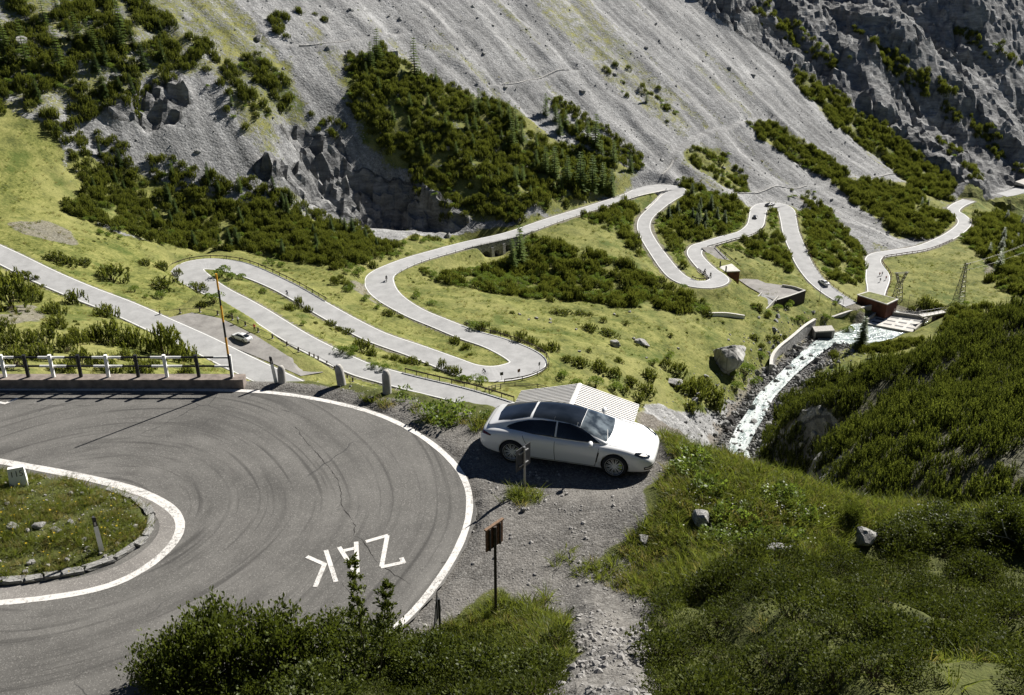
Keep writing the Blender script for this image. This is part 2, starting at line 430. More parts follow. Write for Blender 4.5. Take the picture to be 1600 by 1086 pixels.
def hit(px, py, Z=None, t0=90.0):
    """the point of the valley seen at a photo pixel"""
    Z = ZT if Z is None else Z
    a, b, c = ray(px, py)
    t = TT[TT >= t0]
    d = CAMZ + c * t - bil(Z, a * t, b * t)
    k = np.where(d < 0)[0]
    if len(k) == 0: return pm(px, py)
    k = k[0]
    if k == 0: return pt(px, py, t[0])
    f = d[k - 1] / (d[k - 1] - d[k])
    return pt(px, py, t[k - 1] + f * (t[k] - t[k - 1]))
def inside(poly, X, Y):
    r = np.zeros(np.shape(X), bool); n = len(poly)
    for i in range(n):
        x0, y0 = poly[i][:2]; x1, y1 = poly[(i + 1) % n][:2]
        if y0 == y1: continue
        r ^= ((y0 > Y) != (y1 > Y)) & (X < (x1 - x0) * (Y - y0) / (y1 - y0) + x0)
    return r
def blur(A, k=2):
    for _ in range(k):
        B = A.copy(); B[1:-1] = 0.25 * A[:-2] + 0.5 * A[1:-1] + 0.25 * A[2:]
        A = B.copy(); A[:, 1:-1] = 0.25 * B[:, :-2] + 0.5 * B[:, 1:-1] + 0.25 * B[:, 2:]
    return A
WX = XX + 3.0 * fbm(XX / 13, YY / 13, 3, 40); WY = YY + 3.0 * fbm(XX / 13, YY / 13, 3, 50)
def wpoly(pxl): return [tuple(hit(a, b, ZB)[:2]) for a, b in pxl]
def region(pxl, k=2): return blur(inside(wpoly(pxl), WX, WY).astype(float), k)

# --- what grows or lies where
FOOT = [(-400, 165), (0, 168), (70, 190), (100, 240), (120, 300), (160, 360), (260, 392), (340, 398), (430, 405), (520, 420), (600, 395), (640, 372), (720, 366), (800, 352), (900, 325), (985, 292), (1030, 284), (1070, 284), (1160, 318), (1200, 312), (1240, 322), (1340, 388), (1370, 396), (1460, 372), (1490, 345), (1480, 325), (1520, 305), (1700, 330), (1700, -400), (-400, -400)]
mount = region(FOOT, 2)
rockw = region([(1060, -300), (1080, 0), (1130, 40), (1240, 110), (1300, 190), (1380, 235), (1460, 300), (1500, 312), (1600, 335), (1760, 335), (1760, -300)], 3)
gullyveg = region([(1235, 100), (1290, 140), (1350, 180), (1420, 225), (1490, 285), (1500, 325), (1440, 305), (1380, 255), (1300, 195), (1240, 130)], 2)
cliff = np.maximum.reduce([region([(480, 255), (440, 290), (470, 300), (520, 320), (600, 352), (700, 362), (745, 350), (700, 320), (650, 300), (610, 275), (560, 250), (530, 215), (470, 205), (440, 210)], 2),
                           region([(395, 265), (420, 255), (490, 262), (490, 300), (430, 290)], 1),
                           region([(230, 120), (275, 105), (300, 150), (270, 185), (210, 200), (160, 185)], 1),
                           0.5 * region([(420, 190), (470, 200), (540, 230), (600, 280), (560, 300), (480, 260)], 2)])
bank = np.maximum(region([(1005, 628), (1085, 640), (1150, 612), (1200, 575), (1230, 560), (1240, 600), (1200, 640), (1180, 690), (1160, 740), (1110, 730), (1050, 690), (1000, 655)], 2),
                  region([(1170, 750), (1165, 700), (1205, 640), (1225, 660), (1240, 715), (1330, 745), (1400, 785), (1430, 830), (1200, 800)], 2))
# --- relief
fall = np.array([-0.746, 0.666]); strike = np.array([0.666, 0.746])
SD = XX * strike[0] + YY * strike[1]; FD = XX * fall[0] + YY * fall[1]
relief = 0.35 * fbm(XX / 9, YY / 9, 4, 1) + 0.8 * fbm(XX / 34, YY / 34, 3, 2)
def blocks(sc, amp, s, st=1.7):
    wx = SD / sc + 0.35 * fbm(XX / sc, YY / sc, 3, s); wy = FD / (sc * st) + 0.35 * fbm(XX / sc + 7, YY / sc, 3, s + 3)
    f1, f2, cid = worley(wx, wy, s)
    return amp * ((cid - 0.5) * sstep(0.0, 0.11, f2 - f1) - 0.30 * (1 - sstep(0.0, 0.09, f2 - f1)))
gul = fbm(SD / 15 + 0.4 * fbm(XX / 40, YY / 40, 2, 9), FD / 150, 4, 3)
relief = relief + mount * (1 - rockw) * (1.5 * gul + 0.16 * fbm(SD / 3.5 + 0.8 * fbm(XX / 17, YY / 17, 2, 8), FD / 18, 3, 5) + 0.35 * blocks(5, 1.0, 36, 1.4))
rk = blocks(64, 9, 21, 1.6) + blocks(29, 8, 22, 1.4) + blocks(13, 4.0, 23, 1.3) + blocks(6, 1.3, 26, 1.1) + 1.0 * ridged(XX / 8, YY / 8, 3, 24) + 0.8 * fbm(XX / 5, YY / 5, 2, 27) + 6 * fbm(SD / 70, FD / 200, 3, 25)
relief = relief + rockw * (1 - 0.85 * gullyveg) * rk
rc = blocks(14, 6.5, 31, 1.3) + blocks(6.5, 4.2, 32, 1.2) + blocks(3.5, 1.8, 34, 1.0) + 1.5 * ridged(XX / 5, YY / 5, 3, 33) + 2.0 * fbm(XX / 3.5, YY / 3.5, 2, 37)
relief = relief + np.maximum(cliff, 0.35 * bank) * rc
# the overhang-steep step of the cliff above the gallery slope
step_c = region([(492, 262), (470, 300), (600, 358), (720, 366), (700, 345), (610, 300), (560, 275)], 2)
relief = relief - 2.0 * step_c
ZT = ZB + relief

# --- roads, river and paths benched into it
def bench(P, hw, drop, soft, Zin, keep=None):
    D = np.full(Zin.shape, 1e9); ZZ = np.zeros(Zin.shape)
    rad = hw + soft + 2
    for p in P:
        i0, i1 = np.searchsorted(GX, [p[0] - rad, p[0] + rad]); j0, j1 = np.searchsorted(GY, [p[1] - rad, p[1] + rad])
        if i0 >= i1 or j0 >= j1: continue
        d = np.hypot(XX[j0:j1, i0:i1] - p[0], YY[j0:j1, i0:i1] - p[1])
        sub = D[j0:j1, i0:i1]; m = d < sub
        sub[m] = d[m]; ZZ[j0:j1, i0:i1][m] = p[2]
    w = 1 - sstep(hw, hw + soft, D)
    return np.where(D < 1e8, Zin * (1 - w) + (ZZ - drop) * w, Zin), D
L1, L234, L8, LRIV = smooth_line(R1), smooth_line(R234), smooth_line(R8), smooth_line(RIV, 1.5)
GORGE = smooth_line(np.array([(62, 58, -82), (38, 78, -92), (31, 112, -99), (39, 148, -104), (52, 178, -106.5), tuple(RIV[1])]), 1.5)
ZT, DG = bench(GORGE, 5.0, 0.6, 6.5, ZT)
ZT, DRIV = bench(LRIV, 4.2, 0.9, 9.0, ZT); DRIV = np.minimum(DRIV, DG)
LPATH = []
gp = np.array([hit(1566, 296, ZB), hit(1590, 295, ZB), hit(1650, 294, ZB)]); gp[:, 2] = gp[:, 2].mean() + 1.0
LGAL = smooth_line(gp, 1.5); ZT, DGAL = bench(LGAL, 5.0, 0.0, 6.0, ZT)
for pl in PATHS:
    P = np.array([hit(a, b, ZB) for a, b in pl]); P = smooth_line(P, 1.2); P[:, 2] = bil(ZT, P[:, 0], P[:, 1])
    for _ in range(12): P[1:-1, 2] = 0.25 * P[:-2, 2] + 0.5 * P[1:-1, 2] + 0.25 * P[2:, 2]
    LPATH.append(P)
    ZT, _ = bench(P, 1.3, 0.0, 2.0, ZT)
DROAD = np.full(ZT.shape, 1e9)
# the viaduct spans a side stream: no bench under it
BR0, BR1 = int(np.argmin(np.hypot(*(L234[:, :2] - pz(722, 384, -92)[:2]).T))), int(np.argmin(np.hypot(*(L234[:, :2] - pz(812, 362, -93.5)[:2]).T)))
for P, hw in ((L1, 3.6), (L234[:BR0], 3.6), (L234[BR1:], 3.6), (L8, 3.8)):
    ZT, D = bench(P, hw, 0.16, 4.5, ZT); DROAD = np.minimum(DROAD, D)
_, D = bench(L234[BR0:BR1], 3.5, 0, 4.5, ZT); DROAD = np.minimum(DROAD, D)
under = (1 - sstep(3.0, 6.0, D)) * 1.0
ZT = np.where((D < 6), np.minimum(ZT, ZT - 0.0), ZT)
gq = pz(752, 402, -101)
ZT = ZT - 5.0 * np.exp(-((XX - gq[0]) ** 2 + (YY - gq[1]) ** 2) / 64.0) * sstep(3.8, 6.0, np.minimum(DROAD, 99) + 4.0 * (D < 6))
yardm = blur(inside(wpoly([(1140, 420), (1165, 424), (1200, 438), (1230, 442), (1264, 455), (1216, 474), (1195, 466), (1165, 452), (1145, 438)]), XX, YY).astype(float), 3)
ZT = ZT * (1 - yardm) + (-109.5) * yardm
# lay-by beside the first road (the white car stands on it)
lay = wpoly([(262, 497), (300, 488), (345, 497), (400, 524), (450, 556), (530, 592), (470, 592), (367, 545)])
laym = blur(inside(lay, XX, YY).astype(float), 2)
d1 = np.full(ZT.shape, 0.0)
nb = np.array([L1[np.argmin((L1[:, 0] - x) ** 2 + (L1[:, 1] - y) ** 2), 2] for x, y in zip(XX[laym > 0.02], YY[laym > 0.02])])
zz = ZT.copy(); zz[laym > 0.02] = nb - 0.05
ZT = ZT * (1 - laym) + zz * laym

# --- colour masks: r grass, g hard rock, b bare soil and gravel, a dark humus on the pine hill, painting in shade between bushes
grass = 1 - mount
for w_, pxl in ((1.0, [(-50, 165), (60, 178), (75, 230), (110, 280), (130, 335), (150, 375), (-50, 375)]),
                (0.52, [(-50, -60), (330, -60), (420, 60), (470, 160), (430, 210), (330, 130), (260, 110), (240, 160), (150, 190), (60, 180), (-50, 170)]),
                (0.47, [(800, -30), (900, -40), (970, 60), (1050, 150), (1090, 205), (1060, 212), (1000, 170), (930, 110), (860, 50)]),
                (0.46, [(950, 90), (1010, 110), (1080, 190), (1070, 205), (1010, 180), (960, 130)]),
                (0.44, [(640, 55), (690, 70), (780, 120), (800, 130), (740, 115), (660, 80)]),
                (0.62, [(545, 80), (640, 95), (700, 135), (790, 155), (900, 230), (1000, 262), (985, 290), (900, 322), (800, 350), (720, 350), (640, 280), (560, 230), (540, 150)]),
                (0.55, [(330, 80), (460, 90), (480, 190), (540, 240), (470, 230), (380, 230)]),
                (0.62, [(1068, 220), (1130, 230), (1180, 290), (1165, 305), (1110, 285), (1070, 255)]),
                (0.62, [(1168, 190), (1210, 186), (1330, 262), (1325, 290), (1260, 262), (1180, 220)]),
                (0.72, [(1290, 280), (1420, 285), (1500, 345), (1480, 370), (1400, 370), (1340, 320)]),
                (0.75, [(100, 240), (200, 260), (330, 290), (450, 325), (560, 362), (620, 392), (500, 430), (250, 392), (110, 330)]),
                (0.65, [(1385, 290), (1440, 285), (1490, 320), (1470, 330)])):
    grass = np.maximum(grass, w_ * region(pxl))
grass = np.maximum(grass, 0.6 * gullyveg)
grass = np.maximum(grass, 0.47 * sstep(0.30, 0.62, fbm(SD / 13, FD / 110, 3, 58)) * mount * (1 - rockw))
grass = grass * (1 - 0.95 * cliff) * (1 - 0.92 * bank) * sstep(13, 20, DG)
rockm = np.clip(np.maximum.reduce([rockw * (1 - 0.8 * gullyveg), cliff, bank * sstep(60, 75, XX) * 0 + bank * 0.35, 1 - sstep(10, 16, DG)]), 0, 1)
soil = np.zeros(ZT.shape)
for w_, pxl in ((0.8, [(20, 350), (70, 345), (110, 365), (130, 385), (60, 378)]), (0.8, [(545, 500), (590, 520), (640, 532), (670, 552), (640, 556), (590, 537)]),
                (0.75, [(550, 440), (575, 430), (580, 460), (610, 478), (580, 470), (555, 455)]), (0.7, [(840, 335), (985, 292), (1000, 300), (880, 345)]), (0.8, [(1350, 392), (1440, 378), (1430, 386), (1372, 398)]),
                (0.7, [(640, 545), (740, 575), (700, 570)]), (0.9, [(1500, 340), (1525, 345), (1560, 375), (1545, 372)]), (0.8, [(1530, 390), (1570, 420), (1545, 440), (1535, 410)]), (0.8, [(0, 480), (50, 470), (70, 500), (0, 510)]),
                (0.85, [(1000, 640), (1090, 690), (1060, 700), (1000, 665)]), (0.6, [(1230, 300), (1330, 385), (1290, 330), (1340, 340)])):
    soil = np.maximum(soil, w_ * region(pxl, 1))
for P in LPATH:
    _, D = bench(P, 1.6, 0.0, 2.0, ZT); grass = grass * sstep(1.0, 2.4, D)
soil = np.maximum(soil, 0.75 * (1 - sstep(3.4, 4.6, DROAD)))
soil = np.maximum(soil, 0.9 * (1 - sstep(5.0, 9.0, DRIV + 2.0 * fbm(XX / 6, YY / 6, 2, 59))))
rockm = np.maximum(rockm, 0.55 * (1 - sstep(4.5, 8.0, DRIV)))
grass = grass * (1 - 0.7 * (1 - sstep(4.6, 6.5, DRIV)))

def grid_mesh(name, X, Y, Z, masks, material):
    ny, nx = Z.shape
    me = bpy.data.meshes.new(name)
    me.vertices.add(nx * ny); me.vertices.foreach_set('co', np.stack([X, Y, Z], -1).astype(np.float32).ravel())
    idx = np.arange(nx * ny).reshape(ny, nx)
    q = np.stack([idx[:-1, :-1], idx[:-1, 1:], idx[1:, 1:], idx[1:, :-1]], -1).reshape(-1, 4)
    me.loops.add(q.size); me.loops.foreach_set('vertex_index', q.ravel().astype(np.int32))
    me.polygons.add(len(q)); me.polygons.foreach_set('loop_start', np.arange(0, q.size, 4, dtype=np.int32))
    hard = masks[1].ravel()[q].mean(1) > 0.45
    me.polygons.foreach_set('use_smooth', ~hard)
    me.update(calc_edges=True); me.validate()
    at = me.color_attributes.new('cover', 'FLOAT_COLOR', 'POINT')
    at.data.foreach_set('color', np.stack(masks, -1).astype(np.float32).ravel())
    me.materials.append(material)
    return put(name, me)

def terrain_mat():
    m, nt, p = mat('alpine_ground'); b = NB(nt); c = b.co('Object')
    at = b.n('ShaderNodeAttribute', attribute_name='cover'); sp = b.n('ShaderNodeSeparateColor'); b.l(at.outputs['Color'], sp.inputs[0])
    gr, ro, so_ = sp.outputs[0], sp.outputs[1], sp.outputs[2]
    hum_shade = at.outputs['Alpha']
    n_big = b.noise(c, 0.035, 5, 0.6); n_mid = b.noise(c, 0.22, 6, 0.65); n_fine = b.noise(c, 1.4, 6, 0.7); n_x = b.noise(c, 4.5, 4, 0.7)
    rot = (0, 0, math.atan2(fall[1], fall[0]))
    cs = b.n('ShaderNodeMapping'); cs.vector_type = 'TEXTURE'; cs.inputs['Rotation'].default_value = rot; cs.inputs['Scale'].default_value = (14.0, 1.0, 5.0)
    b.l(c, cs.inputs[0]); streak = b.noise(cs.outputs[0], 0.35, 5, 0.6)
    # scree: stones of many greys
    st1 = b.vor(c, 1.1, 'F1', 'Color'); st2 = b.vor(c, 3.2, 'F1', 'Color'); d1_ = b.vor(c, 1.1); d2_ = b.vor(c, 3.2)
    g1 = b.n('ShaderNodeSeparateColor'); b.l(st1, g1.inputs[0]); g2 = b.n('ShaderNodeSeparateColor'); b.l(st2, g2.inputs[0])
    f = b.math('ADD', b.math('MULTIPLY', g1.outputs[0], 0.18), b.math('MULTIPLY', g2.outputs[0], 0.22))
    f = b.math('ADD', f, b.math('MULTIPLY', streak, 0.75)); f = b.math('ADD', f, b.math('MULTIPLY', n_big, 0.45))
    scree = b.ramp(f, (0.52, (0.085, 0.085, 0.084)), (0.66, (0.17, 0.169, 0.166)), (0.84, (0.235, 0.233, 0.228)), (1.0, (0.36, 0.358, 0.35)))
    # rock: layered, stained
    cr = b.n('ShaderNodeMapping'); cr.inputs['Rotation'].default_value = (0.5, 0.35, 0.6); cr.inputs['Scale'].default_value = (0.25, 0.25, 1.2); b.l(c, cr.inputs[0])
    lay_ = b.noise(cr.outputs[0], 0.5, 8, 0.7, 0.4); rf = b.noise(c, 0.12, 9, 0.68)
    rr = b.math('ADD', b.math('MULTIPLY', lay_, 0.5), b.math('MULTIPLY', rf, 0.5))
    rock = b.ramp(rr, (0.34, (0.065, 0.066, 0.068)), (0.5, (0.20, 0.198, 0.194)), (0.64, (0.38, 0.376, 0.365)))
    # turf: dry, fresh and thin patches
    tf = b.math('ADD', b.math('MULTIPLY', n_mid, 0.5), b.math('MULTIPLY', n_fine, 0.5))
    turf = b.ramp(tf, (0.38, (0.048, 0.062, 0.014)), (0.50, (0.140, 0.148, 0.038)), (0.62, (0.250, 0.240, 0.080)))
    turf = b.mix(b.ramp(n_big, (0.44, 0.0), (0.64, 0.5)), turf, (0.275, 0.258, 0.10))
    turf = b.mix(b.ramp(b.noise(c, 0.09, 5, 0.7), (0.34, 0.75), (0.47, 0.0)), turf, (0.050, 0.078, 0.014))
    turf = b.mix(b.ramp(n_x, (0.36, 0.45), (0.5, 0.0)), turf, (0.035, 0.05, 0.01))
    soilc = b.ramp(b.math('ADD', b.math('MULTIPLY', n_fine, 0.6), b.math('MULTIPLY', g2.outputs[1], 0.3)), (0.3, (0.12, 0.105, 0.088)), (0.75, (0.27, 0.25, 0.22)))
    def edge(mk, amt=0.55, lo=0.42, hi=0.58):
        k = b.math('ADD', mk, b.math('MULTIPLY', b.math('SUBTRACT', b.math('ADD', b.math('MULTIPLY', n_mid, 0.5), b.math('MULTIPLY', n_fine, 0.5)), 0.5), amt * 2.2))
        return b.ramp(k, (lo, 0.0), (hi, 1.0))
    colr = b.mix(edge(so_), scree, soilc)
    colr = b.mix(edge(ro, 0.4), colr, rock)
    gmask = b.math('MULTIPLY', edge(gr), b.math('SUBTRACT', 1.0, b.math('MULTIPLY', edge(so_), 0.8)))
    colr = b.mix(gmask, colr, turf)
    colr = b.mix(b.math('MULTIPLY', edge(hum_shade), 0.8), colr, b.mix(n_fine, (0.03, 0.03, 0.012), (0.10, 0.095, 0.035)))
    b.l(colr, p.inputs['Base Color'])
    p.inputs['Roughness'].default_value = 0.95; p.inputs['Specular IOR Level'].default_value = 0.12
    hs = b.math('ADD', b.math('MULTIPLY', b.math('SUBTRACT', 1.0, d1_), 0.5), b.math('MULTIPLY', b.math('SUBTRACT', 1.0, d2_), 0.25))
    hs = b.math('ADD', hs, b.math('MULTIPLY', n_fine, 0.5))
    hr = b.math('MULTIPLY', b.math('ADD', b.math('MULTIPLY', rr, 8.0), n_fine), edge(ro, 0.4))
    h = b.math('ADD', b.math('MULTIPLY', hs, b.math('SUBTRACT', 1.0, b.math('MULTIPLY', gmask, 0.55))), hr)
    b.l(b.bump(h, 0.38, 0.9), p.inputs['Normal'])
    return m
M['ground'] = terrain_mat()

def asphalt(name, lo, hi, ring=None, cracks=True, fleck=0.5):
    m, nt, p = mat(name); b = NB(nt); c = b.co('Object')
    n1 = b.noise(c, 0.35, 5, 0.6); n2 = b.noise(c, 28.0, 3, 0.8); n3 = b.noise(c, 2.2, 6, 0.65)
    f = b.math('ADD', b.math('MULTIPLY', n1, 0.55), b.math('ADD', b.math('MULTIPLY', n3, 0.25), b.math('MULTIPLY', n2, 0.2)))
    colr = b.ramp(f, (0.36, lo), (0.64, hi))
    if fleck:
        v = b.vor(c, 42.0, 'F1', 'Color'); s = b.n('ShaderNodeSeparateColor'); b.l(v, s.inputs[0])
        colr = b.mix(b.ramp(s.outputs[0], (0.80, 0.0), (0.95, fleck)), colr, tuple(min(1, x * 2.4) for x in hi))
        colr = b.mix(b.ramp(s.outputs[1], (0.75, 0.0), (0.95, fleck)), colr, tuple(x * 0.4 for x in lo))
    if ring is not None:
        sx = b.n('ShaderNodeSeparateXYZ'); mp = b.n('ShaderNodeMapping'); mp.inputs['Location'].default_value = (-ring[0], -ring[1], 0); b.l(c, mp.inputs[0]); b.l(mp.outputs[0], sx.inputs[0])
        wob = b.math('MULTIPLY', b.math('SUBTRACT', b.noise(c, 0.10, 1), 0.5), 2.2)
        rad = b.math('ADD', b.math('SQRT', b.math('ADD', b.math('POWER', b.math('MULTIPLY', sx.outputs[0], 1.0), 2.0), b.math('POWER', b.math('MULTIPLY', sx.outputs[1], 1.0), 2.0))), wob)
        ang = b.math('ARCTAN2', sx.outputs[1], sx.outputs[0])
        cb = b.n('ShaderNodeCombineXYZ'); b.l(b.math('MULTIPLY', rad, 1.7), cb.inputs[0]); b.l(b.math('MULTIPLY', ang, 1.3), cb.inputs[1])
        cb2 = b.n('ShaderNodeCombineXYZ'); b.l(b.math('MULTIPLY', rad, 6.0), cb2.inputs[0]); b.l(b.math('MULTIPLY', ang, 1.1), cb2.inputs[1])
        s1 = b.noise(cb.outputs[0], 1.0, 3, 0.55); s2 = b.noise(cb2.outputs[0], 1.0, 2, 0.5)
        colr = b.mix(b.ramp(s1, (0.52, 0.0), (0.70, 0.45)), colr, tuple(x * 0.45 for x in lo))
        colr = b.mix(b.ramp(s2, (0.55, 0.0), (0.70, 0.58)), colr, tuple(x * 0.38 for x in lo))
        colr = b.mix(b.ramp(s1, (0.30, 0.35), (0.44, 0.0)), colr, tuple(x * 1.25 for x in hi))
    if cracks:
        cw = b.n('ShaderNodeMix', data_type='VECTOR'); cw.inputs[0].default_value = 0.22
        nz = b.n('ShaderNodeTexNoise', i_Scale=1.6, i_Detail=5.0); b.l(c, nz.inputs['Vector']); b.l(c, cw.inputs[4]); b.l(nz.outputs['Color'], cw.inputs[5])
        e = b.vor(cw.outputs[1], 0.34, 'DISTANCE_TO_EDGE')
        k = b.math('MULTIPLY', b.ramp(e, (0.0, 1.0), (0.0045, 0.0)), b.ramp(b.noise(c, 0.22, 2), (0.52, 0.0), (0.60, 0.9)))
        colr = b.mix(k, colr, (0.02, 0.02, 0.02))
    b.l(colr, p.inputs['Base Color']); p.inputs['Roughness'].default_value = 0.85; p.inputs['Specular IOR Level'].default_value = 0.3
    b.l(b.bump(n2, 0.006), p.inputs['Normal'])
    return m
M['valley_asphalt'] = asphalt('glare_pale_asphalt', (0.248, 0.246, 0.242), (0.365, 0.362, 0.356), cracks=False, fleck=0.0)  # paler than the near road: backlit glare put into the base colour
M['layby_asphalt'] = asphalt('patched_asphalt', (0.15, 0.14, 0.13), (0.30, 0.285, 0.265), cracks=False, fleck=0.0)

def ribbon(name, P, hw, material, parent=None, dz=0.0, skirt=0.5, off=0.0):
    """a strip of constant width along a line, with sides going down into the ground"""
    P = np.asarray(P); d = np.gradient(P[:, :2], axis=0); d /= np.linalg.norm(d, axis=1)[:, None]
    nrm = np.stack([-d[:, 1], d[:, 0]], 1)
    hw = np.broadcast_to(hw, (len(P),))[:, None]; off = np.broadcast_to(off, (len(P),))[:, None]
    L = P[:, :2] + nrm * (hw + off); Rr = P[:, :2] - nrm * (hw - off); z = P[:, 2:3] + dz
    if skirt:
        rows = [np.c_[L, z - skirt], np.c_[L, z], np.c_[Rr, z], np.c_[Rr, z - skirt]]
    else:
        rows = [np.c_[L, z], np.c_[Rr, z]]
    n, k = len(P), len(rows)
    v = np.stack(rows, 1).reshape(-1, 3)
    f = [(i * k + j, i * k + j + 1, (i + 1) * k + j + 1, (i + 1) * k + j) for i in range(n - 1) for j in range(k - 1)]
    return put(name, mesh_of(name, v, f, material, False), parent)

hum_shade = region([(1165, 715), (1205, 640), (1262, 600), (1350, 572), (1430, 556), (1500, 512), (1600, 472), (1720, 430), (1740, 780), (1600, 840), (1430, 830), (1310, 780), (1190, 760)], 2)
hum_shade = hum_shade * sstep(14, 20, DG)
grass = grass * (1 - hum_shade)
terrain = grid_mesh('mountain_terrain', XX, YY, ZT, (grass, rockm, soil, hum_shade), M['ground'])
tag(terrain, kind='structure')
def hwarr(P, spec, base):
    """half-widths with local changes: (photo pixel at a level, half-width, reach)"""
    h = np.full(len(P), base)
    for (px, py, z), val, reach in spec:
        q = pz(px, py, z); d = np.hypot(P[:, 0] - q[0], P[:, 1] - q[1]); h += (val - base) * np.exp(-(d / reach) ** 2)
    return h
def line_pair(road, P, hw, w=0.16):
    for s in (1, -1):
        ribbon('edge_line', P, w / 2, M['white_paint'], road, dz=0.012, skirt=0, off=s * (np.asarray(hw) - 0.28))
HW1, HW8 = np.full(len(L1), 3.35), hwarr(L8, [((1371, 430, -117.5), 4.4, 14)], 2.9)
HW234 = hwarr(L234, [((300, 420, -80), 4.6, 16), ((820, 566, -85), 4.4, 16), ((593, 443, -88.5), 4.3, 16), ((1050, 293, -98), 3.8, 14), ((1012, 296, -97.4), 4.8, 9), ((1120, 438, -103), 3.4, 12), ((1205, 320, -108), 3.6, 12), ((1008, 355, -100), 2.5, 35), ((1240, 380, -111), 3.4, 40)], 3.1)
road1 = tag(ribbon('mountain_road', L1, HW1, M['valley_asphalt'], skirt=0.6), kind='structure'); line_pair(road1, L1, HW1)
road2 = tag(ribbon('switchback_road', L234, HW234, M['valley_asphalt'], skirt=0.9), kind='structure'); line_pair(road2, L234, HW234)
road3 = tag(ribbon('valley_road', L8, HW8, M['valley_asphalt'], skirt=0.6), kind='structure'); line_pair(road3, L8, HW8)
# lay-by sheet
lp = [(262, 497), (300, 489), (345, 498), (400, 525), (450, 557), (505, 582), (470, 588), (430, 570), (367, 544), (310, 519)]
lv = [hit(a, b) for a, b in lp]
bm = bmesh.new(); fc = bm.faces.new([bm.verts.new((q[0], q[1], q[2] + 0.10)) for q in lv]); bmesh.ops.triangulate(bm, faces=[fc])
me = bpy.data.meshes.new('layby'); bm.to_mesh(me); bm.free(); me.materials.append(M['layby_asphalt'])
tag(put('layby_pavement', me), kind='structure')

# river: turquoise water, white where it runs over stones
def water_mat():
    m, nt, p = mat('meltwater'); b = NB(nt); c = b.co('Object')
    fl = b.n('ShaderNodeAttribute', attribute_name='flow').outputs['Vector']; n = b.noise(fl, 1.0, 6, 0.65, 0.8); n2 = b.noise(c, 2.4, 5, 0.7, 0.6)
    f = b.math('ADD', b.math('MULTIPLY', n, 0.65), b.math('MULTIPLY', n2, 0.35))
    at = b.n('ShaderNodeAttribute', attribute_name='foam')
    f2 = b.math('ADD', f, b.math('MULTIPLY', at.outputs['Fac'], 0.07))
    b.l(b.ramp(f2, (0.44, (0.15, 0.19, 0.185)), (0.55, (0.34, 0.39, 0.375)), (0.72, (0.50, 0.50, 0.49))), p.inputs['Base Color'])
    b.l(b.ramp(f2, (0.5, 0.12), (0.65, 0.6)), p.inputs['Roughness'])
    b.l(b.bump(f, 0.35), p.inputs['Normal'])
    return m
M['water'] = water_mat()
n = len(LRIV); k = 9
d = np.gradient(LRIV[:, :2], axis=0); d /= np.linalg.norm(d, axis=1)[:, None]; nr = np.stack([-d[:, 1], d[:, 0]], 1)
rw = np.interp(np.arange(n) / n, [0, 0.25, 0.5, 0.72, 0.85, 1], [2.2, 2.4, 2.0, 2.8, 7.5, 9.5])
v, fo = [], []
for i in range(n):
    for j in range(k):
        s = (j / (k - 1) * 2 - 1)
        x, y = LRIV[i, :2] + nr[i] * s * rw[i]
        v.append((x, y, LRIV[i, 2] + 0.22 * float(fbm(np.array(x / 2.2), np.array(y / 2.2), 3, 77)) * (1.0 if i < n * 0.7 else 0.25)))
        fo.append(1.0 if i < n * 0.68 else max(0.0, 0.1))
me = mesh_of('river', v, [(i * k + j, i * k + j + 1, (i + 1) * k + j + 1, (i + 1) * k + j) for i in range(n - 1) for j in range(k - 1)], M['water'], True)
fl_ = np.array([(LRIV[i // k, 1] * 0 + i // k * 1.5 / 5.0, (i % k) / (k - 1) * rw[i // k] * 2 / 1.6, 0) for i in range(n * k)], np.float32); me.attributes.new('flow', 'FLOAT_VECTOR', 'POINT').data.foreach_set('vector', fl_.ravel())
at = me.attributes.new('foam', 'FLOAT', 'POINT'); at.data.foreach_set('value', np.array(fo, np.float32))
tag(put('river', me), kind='structure')
# ------------------------------------------------------------------ the ledge with the near hairpin
def P0(px, py, z=0.0): return pz(px, py, z)
def mono(pxl, z=0.0):
    P = np.array([P0(a, b, z)[:2] for a, b in pxl]); o = np.argsort(P[:, 0]); return P[o, 0], P[o, 1]
TOE = mono([(-600, 1190), (-200, 1130), (150, 1098), (420, 1050), (620, 1000), (760, 962), (900, 925), (1000, 890), (1080, 850), (1200, 855), (1350, 885), (1600, 905), (2000, 940)])
EDGE = mono([(-700, 590), (-200, 593), (0, 595), (300, 596), (380, 597), (450, 599), (540, 603), (610, 611), (700, 627), (790, 645), (900, 655), (1010, 668), (1050, 693), (1090, 716), (1140, 741), (1200, 768), (1300, 798), (1400, 817), (1500, 813), (1600, 803), (2000, 775)])
OUT_L = smooth_line([P0(a, b) for a, b in [(-500, 606), (-150, 607), (0, 608), (120, 608.5), (240, 609), (340, 609.5), (420, 613), (480, 621), (540, 633), (600, 651), (650, 676), (690, 705), (718, 735), (732, 765), (734, 797), (727, 830), (711, 866), (690, 900), (664, 935), (637, 965), (608, 989), (560, 1020), (490, 1058), (380, 1105), (200, 1170), (-200, 1290)]], 0.25, 3)
IN_L = smooth_line([P0(a, b) for a, b in [(-450, 655), (-200, 690), (0, 721), (40, 728), (100, 739), (160, 752), (215, 767), (255, 785), (278, 804), (284, 823), (275, 845), (256, 866), (228, 888), (185, 911), (130, 926), (60, 936), (0, 942), (-150, 952), (-500, 968)]], 0.25, 3)
ISL = smooth_line([P0(a, b) for a, b in [(-450, 670), (-150, 704), (0, 735), (60, 741), (110, 750), (160, 762), (205, 775), (232, 795), (238, 815), (228, 838), (206, 860), (170, 880), (120, 897), (60, 908), (0, 913), (-150, 925), (-500, 950)]], 0.25, 2)

